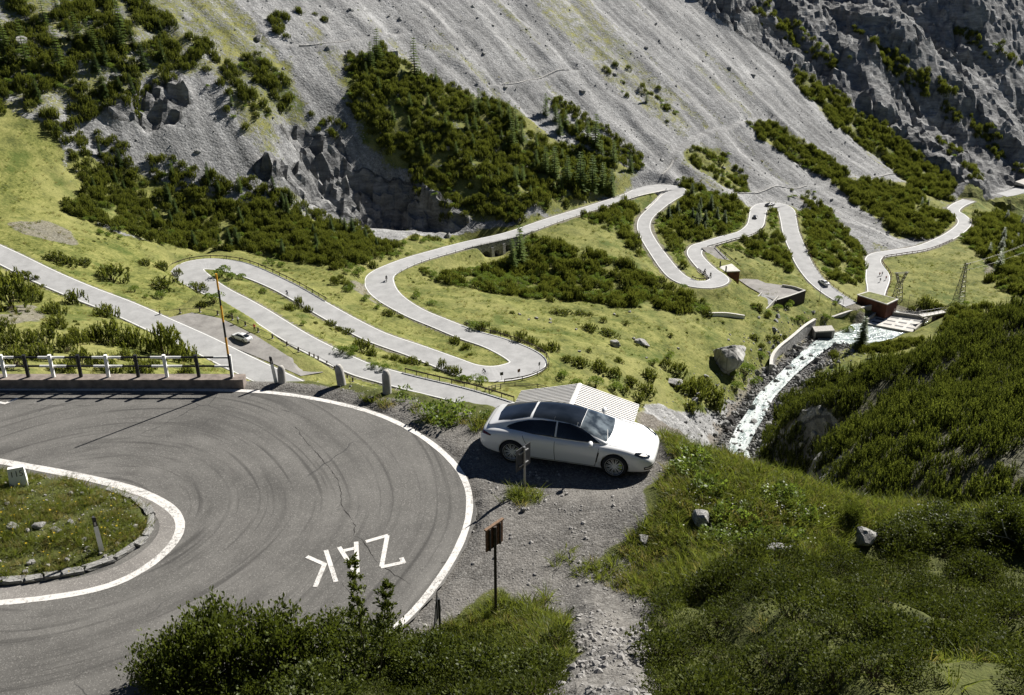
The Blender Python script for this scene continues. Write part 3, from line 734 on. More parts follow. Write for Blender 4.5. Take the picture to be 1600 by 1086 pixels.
nxl = np.arange(-34, 40, 0.2)
nyl = np.r_[np.arange(0, 36, 0.2), 36 + 0.2 * np.cumsum(1.035 ** np.arange(66))]
NX, NY = np.meshgrid(nxl, nyl)
def polydist(P, X, Y, R_=3.0):
    D = np.full(X.shape, 9.0)
    for p in P[::2]:
        i0, i1 = np.searchsorted(nxl, [p[0] - R_, p[0] + R_]); j0, j1 = np.searchsorted(nyl, [p[1] - R_, p[1] + R_])
        if i0 >= i1 or j0 >= j1: continue
        s = D[j0:j1, i0:i1]; np.minimum(s, np.hypot(X[j0:j1, i0:i1] - p[0], Y[j0:j1, i0:i1] - p[1]), out=s)
    return D
lu = fbm(NX / 2.2, NY / 2.2, 4, 60); lf = fbm(NX / 0.7, NY / 0.7, 3, 61)
yt = np.interp(NX, *TOE) + 0.5 * fbm(NX / 2.5, NX * 0 + 3, 3, 62)
hb = np.maximum(0, yt - NY)
zb = 0.58 * (hb - 0.9 * (1 - np.exp(-hb / 0.9))) + 0.32 * lu * sstep(0, 3, hb)
ye = np.interp(NX, *EDGE) + 0.35 * fbm(NX / 1.6, NX * 0 + 7, 3, 63) * sstep(-8, -5, NX)
he = np.maximum(0, NY - ye)
zd = -(1.15 * he - 0.5 * (1 - np.exp(-he / 0.5))) * 1.0 + (0.5 * lu + 0.25 * lf) * sstep(0.3, 4, he)
kx, ky = P0(1210, 830)[:2]
knoll = 0.55 * np.exp(-(((NX - kx) / 4.5) ** 2 + ((NY - ky) / 3.0) ** 2)) + 0.30 * np.exp(-(((NX - P0(1130, 770)[0]) / 2.2) ** 2 + ((NY - P0(1130, 770)[1]) / 2.5) ** 2))
road_poly = [tuple(p[:2]) for p in OUT_L] + [(-60, P0(-200, 1290)[1]), (-60, OUT_L[0, 1])]
dO = polydist(OUT_L, NX, NY); dI = polydist(ISL, NX, NY)
onroad = inside(road_poly, NX, NY)
isl_poly = [tuple(p[:2]) for p in ISL] + [(-60, ISL[-1, 1]), (-60, ISL[0, 1])]
inis = inside(isl_poly, NX, NY)
sroad = np.where(onroad, dO, -dO)
ZN = zb + zd + knoll + 0.045 * lu + 0.02 * lf + 0.02
ZN = np.where(sroad > -0.5, -0.10 * sstep(-0.5, -0.12, sroad) + ZN * (1 - sstep(-0.5, -0.12, sroad)), ZN)
CARC = np.array(P0(885, 725)[:2]); cw_ = np.exp(-(((NX - CARC[0]) / 2.9) ** 4 + ((NY - CARC[1]) / 1.9) ** 4)); ZN = ZN * (1 - cw_) + 0.025 * cw_
ZN = np.where(inis, -0.02 + 0.14 * sstep(0.0, 0.5, dI) + 0.10 * sstep(0.4, 2.5, dI) + 0.05 * lu * sstep(0.1, 1, dI), ZN)
car_c = P0(885, 735)[:2]
def nearz(x, y): return bil(ZN, np.asarray(x, float), np.asarray(y, float), nxl, nyl)
def nhit(px, py):
    a, b, c = ray(px, py); t = np.linspace(8, 60, 1600)
    d = CAMZ + c * t - nearz(a * t, b * t); k = np.where(d < 0)[0]
    return pt(px, py, t[k[0]] if len(k) else 30.0)
def npoly(pxl): return [tuple(nhit(a, b)[:2]) for a, b in pxl]
def nregion(pxl, k=2, warp=0.5): return blur(inside(npoly(pxl), NX + warp * lu, NY + warp * fbm(NX / 1.3, NY / 1.3, 3, 66)).astype(float), k)
GRAVEL_PX = [(600, 1010), (660, 960), (720, 900), (748, 820), (745, 740), (700, 660), (600, 622), (450, 605), (400, 604), (540, 610), (640, 628), (760, 655), (900, 668), (1000, 680), (1042, 705), (1048, 735), (1020, 775), (1015, 815), (960, 850), (905, 880), (985, 905), (1015, 960), (1022, 1010), (1000, 1120), (858, 1120), (900, 1010), (880, 960), (800, 930), (720, 940), (690, 985), (640, 1020)]
gravel = nregion(GRAVEL_PX, 1)
gravel = np.maximum(gravel, 0.6 * nregion([(930, 880), (1000, 870), (1080, 830), (1110, 840), (1040, 900), (960, 920)], 1))
scrape = nregion([(985, 665), (1050, 690), (1085, 712), (1100, 690), (1040, 640), (980, 640)], 1)
ngrass = np.clip(1 - gravel, 0, 1) * np.where(inis, 0.75, 1.0) * (1 - 0.8 * scrape)
ngrass = np.where(~onroad, ngrass * sstep(0.5, 1.3, dO + 0.3 * lu), ngrass)
tuft = np.exp(-((NX - P0(818, 775)[0]) ** 2 + (NY - P0(818, 775)[1]) ** 2) / 0.35)
ngrass = np.maximum(ngrass, tuft)
def near_mat():
    m, nt, p = mat('roadside_ground'); b = NB(nt); c = b.co('Object')
    at = b.n('ShaderNodeAttribute', attribute_name='cover'); sp = b.n('ShaderNodeSeparateColor'); b.l(at.outputs['Color'], sp.inputs[0])
    n_b = b.noise(c, 0.5, 5, 0.6); n_m = b.noise(c, 2.6, 6, 0.65); n_f = b.noise(c, 22.0, 4, 0.75)
    v1 = b.vor(c, 16.0, 'F1', 'Color'); v2 = b.vor(c, 45.0, 'F1', 'Color'); d1_ = b.vor(c, 16.0); d2_ = b.vor(c, 45.0)
    s1 = b.n('ShaderNodeSeparateColor'); b.l(v1, s1.inputs[0]); s2 = b.n('ShaderNodeSeparateColor'); b.l(v2, s2.inputs[0])
    f = b.math('ADD', b.math('MULTIPLY', s1.outputs[0], 0.25), b.math('ADD', b.math('MULTIPLY', s2.outputs[0], 0.3), b.math('MULTIPLY', n_b, 0.45)))
    grav = b.ramp(f, (0.30, (0.070, 0.065, 0.059)), (0.52, (0.130, 0.123, 0.112)), (0.78, (0.28, 0.268, 0.248)))
    dust = b.mix(b.ramp(n_b, (0.42, 0.0), (0.62, 0.5)), grav, (0.165, 0.153, 0.137))
    turf = b.ramp(b.math('ADD', b.math('MULTIPLY', n_m, 0.6), b.math('MULTIPLY', n_f, 0.4)), (0.34, (0.030, 0.033, 0.010)), (0.52, (0.075, 0.085, 0.022)), (0.68, (0.13, 0.125, 0.045)))
    k = b.math('ADD', sp.outputs[0], b.math('MULTIPLY', b.math('SUBTRACT', b.math('ADD', b.math('MULTIPLY', n_m, 0.6), b.math('MULTIPLY', n_f, 0.4)), 0.5), 1.3))
    gm = b.ramp(k, (0.42, 0.0), (0.60, 1.0))
    b.l(b.mix(gm, dust, turf), p.inputs['Base Color'])
    p.inputs['Roughness'].default_value = 0.95; p.inputs['Specular IOR Level'].default_value = 0.15
    h = b.math('ADD', b.math('MULTIPLY', b.math('SUBTRACT', 1.0, d1_), 0.8), b.math('ADD', b.math('MULTIPLY', b.math('SUBTRACT', 1.0, d2_), 0.35), b.math('MULTIPLY', n_f, 0.3)))
    b.l(b.bump(h, 0.03, 0.8), p.inputs['Normal'])
    return m
M['near_ground'] = near_mat()
tag(grid_mesh('roadside_ground', NX, NY, ZN, (ngrass, gravel, scrape, np.zeros(ZN.shape)), M['near_ground']), kind='structure')

rc_ = P0(130, 800)[:2]
M['near_asphalt'] = asphalt('worn_asphalt', (0.082, 0.078, 0.071), (0.146, 0.139, 0.127), ring=rc_, fleck=0.3)
# the road sheet: outer edge a little ragged
d = np.gradient(OUT_L[:, :2], axis=0); d /= np.linalg.norm(d, axis=1)[:, None]
rag = 0.16 + 0.10 * fbm(OUT_L[:, 0] * 1.3, OUT_L[:, 1] * 1.3, 4, 71)
nrm = np.stack([-d[:, 1], d[:, 0]], 1)
cen = np.array(P0(300, 780)[:2])
sgn = np.where(((OUT_L[:, :2] - cen) * nrm).sum(1) > 0, 1, -1)[:, None]
ro_ = OUT_L[:, :2] + nrm * sgn * rag[:, None]
ro_ = np.vstack([ro_, [[-60, ro_[-1, 1]], [-60, ro_[0, 1]]]])
bm = bmesh.new(); fc = bm.faces.new([bm.verts.new((a, b_, 0.0)) for a, b_ in ro_]); bmesh.ops.triangulate(bm, faces=[fc])
bmesh.ops.recalc_face_normals(bm, faces=bm.faces)
if sum(f.normal.z for f in bm.faces) < 0: bmesh.ops.reverse_faces(bm, faces=bm.faces)
me = bpy.data.meshes.new('hairpin_road'); bm.to_mesh(me); bm.free(); me.materials.append(M['near_asphalt'])
road0 = tag(put('hairpin_road', me), kind='structure')
def paint_mat():
    m, nt, p = mat('worn_road_paint'); b = NB(nt); c = b.co('Object')
    n = b.noise(c, 9.0, 6, 0.75); n2 = b.noise(c, 34.0, 3, 0.8)
    f = b.math('ADD', b.math('MULTIPLY', n, 0.6), b.math('MULTIPLY', n2, 0.4))
    f = b.math('SUBTRACT', f, b.math('MULTIPLY', b.ramp(b.noise(c, 0.7, 4), (0.45, 0.0), (0.65, 1.0)), 0.07))
    b.l(b.ramp(f, (0.38, (0.22, 0.21, 0.19)), (0.46, (0.58, 0.555, 0.52)), (0.7, (0.68, 0.66, 0.62))), p.inputs['Base Color'])
    p.inputs['Roughness'].default_value = 0.7; b.l(b.bump(f, 0.004), p.inputs['Normal'])
    return m
M['road_paint'] = paint_mat()
ow = 0.092 + 0.012 * fbm(OUT_L[:, 0] * 2, OUT_L[:, 1] * 2, 3, 5)
ribbon('edge_line', OUT_L, ow, M['road_paint'], road0, dz=0.006, skirt=0)
iw = np.interp(np.arange(len(IN_L)) / len(IN_L), [0, 0.3, 0.5, 0.62, 0.75, 1], [0.10, 0.12, 0.15, 0.11, 0.10, 0.10]) + 0.01 * fbm(IN_L[:, 0] * 2, IN_L[:, 1] * 2, 3, 6)
ribbon('edge_line', IN_L, iw, M['road_paint'], road0, dz=0.006, skirt=0)
def strokes(name, segs, w, z):
    mb = MB()
    for k, seg in enumerate(segs):
        for a, b_ in zip(seg[:-1], seg[1:]):
            p, q = Vector(P0(*a)), Vector(P0(*b_)); d = (q - p).normalized(); nn = Vector((-d.y, d.x, 0)) * w / 2
            p, q = p - d * w * 0.3, q + d * w * 0.3
            zz = Vector((0, 0, z + 0.0006 * k)); mb.add([p - nn + zz, q - nn + zz, q + nn + zz, p + nn + zz], [(0, 1, 2, 3)]); z += 0.0006
    return mb.build(name, M['road_paint'], road0)
strokes('painted_letter', [[(604.5, 837), (573.5, 846)], [(605, 838), (596.5, 884)], [(597, 886), (630, 879)], [(627.5, 873), (630.5, 879)]], 0.115, 0.006)
strokes('painted_letter', [[(530.5, 856), (558, 899)], [(556.5, 848), (558.5, 896)], [(536, 861), (556, 856.5)]], 0.115, 0.006)
strokes('painted_letter', [[(509.5, 861), (524.5, 908)], [(481, 870.5), (507, 882)], [(507, 882), (493, 916)]], 0.115, 0.006)
def crack(pxl, w, seed):
    P = smooth_line([P0(a, b) for a, b in pxl], 0.06, 0); rg_ = np.random.default_rng(seed)
    P[:, 0] += 0.03 * fbm(P[:, 0] * 4, P[:, 1] * 4, 3, seed); P[:, 1] += 0.03 * fbm(P[:, 0] * 4 + 9, P[:, 1] * 4, 3, seed + 1)
    ribbon('road_crack', P, w * np.clip(0.55 + 0.9 * fbm(P[:, 0] * 3, P[:, 1] * 3, 2, seed + 2), 0.12, 1.2), M['crack'], road0, dz=0.003, skirt=0)
M['crack'] = simple('dark_crack', (0.022, 0.020, 0.018), 0.95)  # dark ribbons laid on the asphalt draw the cracks
crack([(462, 668), (480, 692), (502, 716), (522, 740), (532, 765), (534, 790), (545, 806), (555, 822), (553, 838), (566, 842), (576, 860), (592, 880), (612, 894), (642, 914)], 0.013, 3)
crack([(534, 911), (545, 924), (556, 938)], 0.009, 5)
crack([(690, 880), (735, 870), (752, 850), (760, 832)], 0.014, 7)
crack([(440, 640), (470, 650), (500, 668)], 0.008, 9)
crack([(40, 632), (90, 634), (150, 634)], 0.008, 11)
strokes('painted_arrow', [[(-14, 626), (8, 630.5)], [(8, 630.5), (26, 623.5)]], 0.10, 0.006)

# gutter stones and kerb stones of the turning island
island_rocks = []
kerb = empty('stone_kerb', (*P0(236, 815)[:2], 0), 0, 'row of rough grey kerb stones around the grassy turning island', 'kerb')
KM = []
for s in range(5):
    bm = bmesh.new(); bmesh.ops.create_cube(bm, size=1.0); bmesh.ops.subdivide_edges(bm, edges=bm.edges, cuts=1, use_grid_fill=True)
    for v_ in bm.verts:
        v_.co += Vector([random.uniform(-0.10, 0.10) for _ in range(3)]); v_.co *= 0.94
    me = bpy.data.meshes.new('kerb_stone'); bm.to_mesh(me); bm.free(); me.materials.append(M['rock']); KM.append(me)
kl = smooth_line([P0(a, b) for a, b in [(165, 768), (200, 778), (228, 795), (238, 812), (230, 838), (210, 857), (175, 878), (130, 893), (80, 902), (40, 908), (-60, 917)]], 0.1, 2)
i = 0
while i < len(kl) - 6:
    L = random.randint(4, 7); j = min(len(kl) - 1, i + L)
    a, b_ = kl[i], kl[j]; ln = np.linalg.norm(b_ - a)
    if random.random() > 0.04:
        o = put('kerb_stone', random.choice(KM), kerb, loc=((a + b_) / 2 - np.array(kerb.location)) + np.array([0, 0, 0.05]), rot=(random.uniform(-.1, .1), random.uniform(-.1, .1), math.atan2(*(b_ - a)[1::-1]) + random.uniform(-.1, .1)), scale=(ln * 0.98, random.uniform(0.16, 0.24), random.uniform(0.09, 0.13)))
    i = j
# old gutter strip between kerb and painted line
gl = smooth_line([P0(a, b) for a, b in [(190, 764), (235, 783), (262, 803), (268, 822), (258, 845), (236, 866), (205, 886), (165, 903), (110, 916), (40, 925), (-100, 935)]], 0.25, 3)
M['gutter'] = asphalt('gutter_concrete', (0.13, 0.12, 0.11), (0.24, 0.225, 0.205), cracks=True, fleck=0.3)
ribbon('gutter_strip', gl, 0.26, M['gutter'], road0, dz=0.004, skirt=0)

# ------------------------------------------------------------------ striped barrier
KY = float(P0(0, 608)[1]) + 0.02
bx = lambda px: float(P0(px, 592, 0.33)[0])
k0, k1 = float(P0(-330, 608)[0]), float(P0(381, 607)[0])
wallo = empty('kerb_wall', (k1, KY, 0), 0, 'low brown concrete kerb wall carrying the striped barrier', 'wall')
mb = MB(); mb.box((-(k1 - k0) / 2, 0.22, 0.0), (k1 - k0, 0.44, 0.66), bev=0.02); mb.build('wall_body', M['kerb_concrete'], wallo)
fence = empty('striped_barrier', (bx(200), KY + 0.22, 0.33), 0, 'black and white striped road barrier on the low kerb wall', 'barrier')
posts = [-280, -232, -185, -138, -90, -43, 5, 41.5, 81, 124, 167, 214, 259, 309, 361]
bpost = MB(); bpost.box((0, 0, 0.39), (0.105, 0.105, 0.82), bev=0.02)
pm_b, pm_w = bpost.mesh('post', M['black_paint']), bpost.mesh('post', M['white_paint'])
xs = [bx(p) - fence.location.x for p in posts]
for i, x in enumerate(xs):
    blk = i % 2 == 1
    o = put('post', pm_b if blk else pm_w, fence, loc=(x, 0, 0), rot=(0, random.uniform(-0.03, 0.03), 0))
    a = (xs[i - 1] + x) / 2 if i else x - 0.5; b_ = (xs[i + 1] + x) / 2 if i < len(xs) - 1 else x
    for zr in (0.68, 0.36):
        t_ = MB(); t_.tube((a, 0.07, zr), (b_, 0.07, zr), 0.036 if blk else 0.045, n=8); t_.build('rail', M['black_paint'] if blk else M['white_paint'], fence, smooth=False)
# snow pole
base = P0(363, 594, 0.33)
sp_ = empty('snow_pole', (base[0] - 0.05, KY + 0.10, 0.0), 0, 'tall orange and black banded snow pole at the end of the striped barrier', 'snow pole')
H = 3.7; bands = [(0, 0.10, 'dark_steel'), (0.10, 0.25, 'black_paint'), (0.25, 0.41, 'orange_paint'), (0.41, 0.555, 'black_paint'), (0.555, 0.71, 'orange_paint'), (0.71, 0.855, 'black_paint'), (0.855, 1.0, 'orange_paint')]
for a, b_, mm in bands:
    t_ = MB(); t_.tube((-0.06 * a, 0, 0.3 + H * a), (-0.06 * b_, 0, 0.3 + H * b_), 0.036 - 0.006 * a, 0.036 - 0.006 * b_, n=10); t_.build('band', M[mm], sp_)
# delineators
def delineator(loc, h, lean, label):
    e = empty('delineator_post', loc, 0, label, 'road post'); e.rotation_euler = (lean[0], lean[1], 0.5)
    t_ = MB(); t_.prism([(-.06, -.035, -.1), (.06, -.035, -.1), (.0, .06, -.1)], [(-.05, -.03, h * .72), (.05, -.03, h * .72), (.0, .05, h * .72)]); t_.build('post_body', M['white_paint'], e)
    t_ = MB(); t_.prism([(-.051, -.031, h * .72), (.051, -.031, h * .72), (.0, .051, h * .72)], [(-.045, -.027, h), (.045, -.027, h * 0.97), (.0, .045, h)]); bk = t_.build('cap', M['black_paint'], e)
    t_ = MB(); t_.box((0, -0.034, h * .80), (0.04, 0.008, 0.10)); t_.build('reflector', M['steel'], bk)
delineator((*P0(158, 856, 0.2)[:2], 0.15), 1.0, (0.02, -0.03), 'white road post with black cap on the grassy island')
q = P0(431, 598); delineator((q[0], q[1], nearz(q[0], q[1])), 1.0, (0.0, -0.10), 'thin white road post with black cap beside the barrier end')
# bollards
def bollard(px, py, h, r, lean, label):
    q = P0(px, py); e = MB()
    prof = [(r * 1.05, -0.2), (r * 1.02, 0.0), (r, h * 0.3), (r * 0.97, h * 0.8), (r * 0.66, h * 0.92), (r * 0.55, h * 0.985), (0.0, h)]
    e.lathe(prof, 14); o = e.build('concrete_bollard', M['concrete'], loc=(q[0], q[1], float(nearz(q[0], q[1]))), rot=(0, lean, 0), smooth=True)
    tag(o, label, 'bollard')
bollard(441, 598, 0.62, 0.135, 0.02, 'short round-topped concrete bollard next to the thin white road post')
bollard(534, 601, 0.75, 0.15, -0.09, 'leaning round-topped concrete bollard, middle one on the road edge')
bollard(605, 615, 0.82, 0.145, 0.0, 'tallest concrete bollard, nearest to the parked white car')
# kilometre stone
q = P0(30, 757, 0.15); ks = empty('kilometre_stone', (q[0], q[1], 0.08), R(22), 'white kilometre stone numbered 115 on the island edge', 'milestone')
mb = MB(); mb.prism([(-.24, -.16, -.15), (.24, -.16, -.15), (.24, .16, -.15), (-.24, .16, -.15)], [(-.2, -.02, .60), (.2, -.02, .60), (.2, .16, .57), (-.2, .16, .57)])
body = mb.build('stone_body', M['white_paint'], ks)
fcv = bpy.data.curves.new('n', 'FONT'); fcv.body = '115'; fcv.size = 0.23; fcv.extrude = 0.002; fcv.align_x = 'CENTER'
tmp = bpy.data.objects.new('n', fcv); COL.objects.link(tmp)
dg = bpy.context.evaluated_depsgraph_get(); me = bpy.data.meshes.new_from_object(tmp.evaluated_get(dg)); bpy.data.objects.remove(tmp)
me.materials.clear(); me.materials.append(M['black_paint'])
sl_ = math.atan2(0.14, 0.75)
put('number', me, ks, loc=(0.0, -0.063, 0.36), rot=(math.pi / 2 - sl_, 0, 0))

# ------------------------------------------------------------------ signs
q = nhit(820, 770); sg = empty('road_sign', q, 0, 'small grey road sign seen from behind, beside the parked car', 'sign')
mb = MB(); mb.tube((0, 0, -0.1), (-0.02, 0, 1.45), 0.03, n=10); mb.build('post', M['steel'], sg, smooth=False)
da = R(52)
mb = MB(); mb.box((-0.05, 0.02, 1.12), (0.62, 0.02, 0.66), rz=da, bev=0.0); bd = mb.build('sign_board', M['dark_steel'], sg)
for zz in (0.92, 1.30):
    mb = MB(); mb.box((-0.035, -0.0, zz), (0.40, 0.03, 0.035), rz=da); mb.build('bracket', M['steel'], bd)
q = nhit(776, 960); sb = empty('wooden_sign', q, 0, 'brown wooden board on a tall dark post at the gravel edge', 'sign')
mb = MB(); mb.box((-0.02, 0, 1.15), (0.065, 0.065, 2.5)); mb.build('post', M['wood_dark'], sb)
da = R(50)
for k in range(3):
    o_ = (k - 1) * 0.185
    mb = MB(); mb.box((math.cos(da) * o_ - 0.04, math.sin(da) * o_ + 0.05, 2.12), (0.18, 0.03, 0.56), rz=da); mb.build('plank', M['wood_brown'], sb)
mb = MB(); mb.box((-0.04, 0.05, 2.42), (0.60, 0.07, 0.03), rz=da); mb.build('cap_board', M['cloth_orange'] if False else simple('lit_edge_wood', (0.17, 0.10, 0.055), 0.7, var=0.3, sc=20), sb)  # cap in a warmer wood colour: the lit top edge painted in
for s in (-1, 1):
    mb = MB(); mb.box((math.cos(da) * 0.17 * s - 0.02, math.sin(da) * 0.17 * s + 0.02, 2.12), (0.04, 0.035, 0.56), rz=da); mb.build('batten', M['wood_dark'], sb)
q = nhit(688, 992); st = empty('warning_sign', q, R(78), 'dark triangular sign seen edge-on at the bottom of the white line', 'sign')
mb = MB(); mb.tube((0, 0, -0.1), (0, 0, 1.0), 0.028, n=8); mb.build('post', M['dark_steel'], st)
mb = MB(); mb.prism([(-.30, .035, .45), (.30, .035, .45), (0, .035, 1.15)], [(-.30, .055, .45), (.30, .055, .45), (0, .055, 1.15)]); mb.build('sign_plate', M['dark_steel'], st)

# ------------------------------------------------------------------ hut below the lay-by: gable roof of ribbed sheet
rz_ = -2.6
A, B = np.array(P0(888, 642, rz_)), np.array(P0(906, 600, rz_))          # ridge, near and far end
ax = (B - A); Lr = np.linalg.norm(ax); ax /= Lr
lat = np.array([ax[1], -ax[0], 0])
hut = empty('metal_roof_hut', (A[0], A[1], rz_ - 3.0), 0, 'hut with pale ribbed sheet-metal gable roof just behind the parked car', 'hut')
M['sheet'] = simple('pale_sheet_metal', (0.68, 0.66, 0.63), 0.5, 0.0, var=0.06, sc=1.5, spec=0.4)
org = np.array(hut.location)
hwid, drop_ = 2.35, 0.62
for s in (-1, 1):
    mb = MB(); n_ = int(Lr / 0.14) + 1
    for i in range(n_):
        a0, a1 = Lr * i / n_, Lr * (i + 1) / n_
        for (u0, u1, h_) in ((a0, a0 + (a1 - a0) * 0.72, 0.0), (a0 + (a1 - a0) * 0.72, a1, 0.028)):
            top = [A + ax * u0, A + ax * u1, A + ax * u1 + lat * s * hwid - [0, 0, drop_], A + ax * u0 + lat * s * hwid - [0, 0, drop_]]
            top = [t - org + [0, 0, h_] for t in top]; bot = [t - [0, 0, 0.05 + h_] for t in top]
            mb.prism(bot if s > 0 else bot[::-1], top if s > 0 else top[::-1])
    mb.build('roof_panel', M['sheet'], hut)
mb = MB(); a_, b_ = A - org + [0, 0, 0.045], B - org + [0, 0, 0.045]
mb.prism([a_ - lat * 0.09 - [0, 0, .03], a_ + lat * 0.09 - [0, 0, .03], b_ + lat * 0.09 - [0, 0, .03], b_ - lat * 0.09 - [0, 0, .03]], [a_ - lat * 0.02, a_ + lat * 0.02, b_ + lat * 0.02, b_ - lat * 0.02])
mb.build('ridge_cap', M['white_paint'], hut)
c0 = [A + ax * 0.25 - lat * 2.05, A + ax * 0.25 + lat * 2.05, B - ax * 0.25 + lat * 2.05, B - ax * 0.25 - lat * 2.05]
mb = MB(); mb.prism([c - org - [0, 0, 3.2] for c in c0], [c - org - [0, 0, 0.66] for c in c0]); wl_ = mb.build('wall', M['wood_dark'], hut)
for s_, u_ in ((0, 0.25), (1, Lr - 0.25)):
    mb = MB(); p_ = A + ax * u_ - org
    mb.prism([p_ - lat * 2.05 - [0, 0, 0.66], p_ + lat * 2.05 - [0, 0, 0.66], p_ - [0, 0, 0.1]], [p_ - lat * 2.05 - [0, 0, 0.66] + ax * 0.05, p_ + lat * 2.05 - [0, 0, 0.66] + ax * 0.05, p_ - [0, 0, 0.1] + ax * 0.05]); mb.build('gable', M['wood_dark'], hut)
# ------------------------------------------------------------------ cars
def car_paint(name, col):
    m, nt, p = mat(name); b = NB(nt); c = b.co('Object')
    b.l(b.ramp(b.noise(c, 1.2, 3), (0.3, tuple(x * 0.96 for x in col)), (0.7, col)), p.inputs['Base Color'])
    p.inputs['Roughness'].default_value = 0.35; p.inputs['Specular IOR Level'].default_value = 0.5
    p.inputs['Coat Weight'].default_value = 1.0; p.inputs['Coat Roughness'].default_value = 0.04
    return m
M['car_white'] = car_paint('white_car_paint', (0.76, 0.76, 0.75))
M['car_black'] = car_paint('black_car_paint', (0.012, 0.012, 0.013))
M['car_grey'] = car_paint('dark_grey_car_paint', (0.05, 0.05, 0.055))
def glass_mat():
    m, nt, p = mat('dark_car_glass'); b = NB(nt); c = b.co('Object')
    b.l(b.ramp(b.noise(c, 2.0, 2), (0.35, (0.006, 0.008, 0.010)), (0.7, (0.016, 0.020, 0.026))), p.inputs['Base Color'])
    p.inputs['Roughness'].default_value = 0.03; p.inputs['Specular IOR Level'].default_value = 0.6
    return m
M['glass'] = glass_mat()
M['screen'] = glass_mat(); M['screen'].name = 'windscreen_painted_reflection'  # bluish blotches in the base colour stand in for sky reflection and interior
for nd_ in M['screen'].node_tree.nodes:
    if nd_.bl_idname == 'ShaderNodeValToRGB':
        nd_.color_ramp.elements[0].position, nd_.color_ramp.elements[1].position = 0.40, 0.62
        nd_.color_ramp.elements[0].color, nd_.color_ramp.elements[1].color = (0.025, 0.032, 0.038, 1), (0.14, 0.165, 0.18, 1)
    if nd_.bl_idname == 'ShaderNodeTexNoise': nd_.inputs['Scale'].default_value = 2.6; nd_.inputs['Detail'].default_value = 4.0
def clear_glass():
    m, nt, p = mat('tinted_windscreen_glass'); b = NB(nt)
    tr = b.n('ShaderNodeBsdfTransparent'); tr.inputs[0].default_value = (0.62, 0.70, 0.72, 1)
    gl = b.n('ShaderNodeBsdfGlossy'); gl.inputs['Roughness'].default_value = 0.02
    fr = b.n('ShaderNodeFresnel'); fr.inputs[0].default_value = 1.5
    mx = b.n('ShaderNodeMixShader'); b.l(fr.outputs[0], mx.inputs[0]); b.l(tr.outputs[0], mx.inputs[1]); b.l(gl.outputs[0], mx.inputs[2])
    b.l(mx.outputs[0], nt.nodes['Material Output'].inputs[0])
    return m
M['clear_glass'] = clear_glass()
M['chrome'] = simple('polished_alloy', (0.82, 0.80, 0.75), 0.35, 0.15, var=0.05)
M['caliper'] = simple('acid_green_caliper', (0.45, 0.55, 0.03), 0.4)
M['tail'] = simple('red_tail_lamp', (0.10, 0.006, 0.008), 0.15)
M['seam'] = simple('dark_seam', (0.03, 0.03, 0.03), 0.7)
M['trim'] = simple('black_trim', (0.012, 0.012, 0.012), 0.45)
M['leather'] = simple('pale_leather', (0.30, 0.27, 0.23), 0.6, var=0.15)
M['dark_leather'] = simple('dark_leather', (0.03, 0.028, 0.026), 0.6)

def loft(sections, cap=True):
    """sections: list of half-profiles (x, [(y,z)...]) mirrored to both sides"""
    v, f = [], []
    n = len(sections[0][1]); k = 2 * n - 2
    for x, pr in sections:
        ring = [(x, y, z) for y, z in pr] + [(x, -y, z) for y, z in pr[-2:0:-1]]
        v += ring
    for i in range(len(sections) - 1):
        for j in range(k):
            f.append((i * k + j, i * k + (j + 1) % k, (i + 1) * k + (j + 1) % k, (i + 1) * k + j))
    if cap:
        f.append(tuple(range(k))[::-1]); f.append(tuple(range((len(sections) - 1) * k, len(sections) * k)))
    return v, f
def evaluated(me, mods):
    o = bpy.data.objects.new('tmp', me); COL.objects.link(o)
    for fn in mods: fn(o)
    dg = bpy.context.evaluated_depsgraph_get()
    r = bpy.data.meshes.new_from_object(o.evaluated_get(dg)); bpy.data.objects.remove(o)
    return r
def subd(lv):
    def fn(o):
        m = o.modifiers.new('s', 'SUBSURF'); m.levels = lv; m.render_levels = lv
    return fn
ST = [  # x, top, fender crown, shoulder, half width, bottom
    (2.53, .50, .49, .45, .50, .30), (2.47, .59, .57, .50, .72, .21), (2.32, .675, .69, .58, .85, .17), (2.05, .745, .80, .67, .925, .15), (1.75, .80, .875, .73, .96, .15), (1.45, .845, .895, .75, .968, .15),
    (1.10, .91, .905, .77, .958, .15), (0.6, .94, .92, .79, .945, .15), (0.0, .95, .93, .80, .94, .15), (-.6, .96, .945, .81, .945, .15), (-1.05, .975, .965, .82, .962, .15), (-1.45, .985, .985, .83, .975, .16),
    (-1.85, .98, .97, .82, .96, .17), (-2.15, .965, .925, .78, .925, .2), (-2.36, .92, .87, .73, .87, .25), (-2.48, .80, .77, .65, .79, .30), (-2.53, .66, .64, .54, .66, .36)]
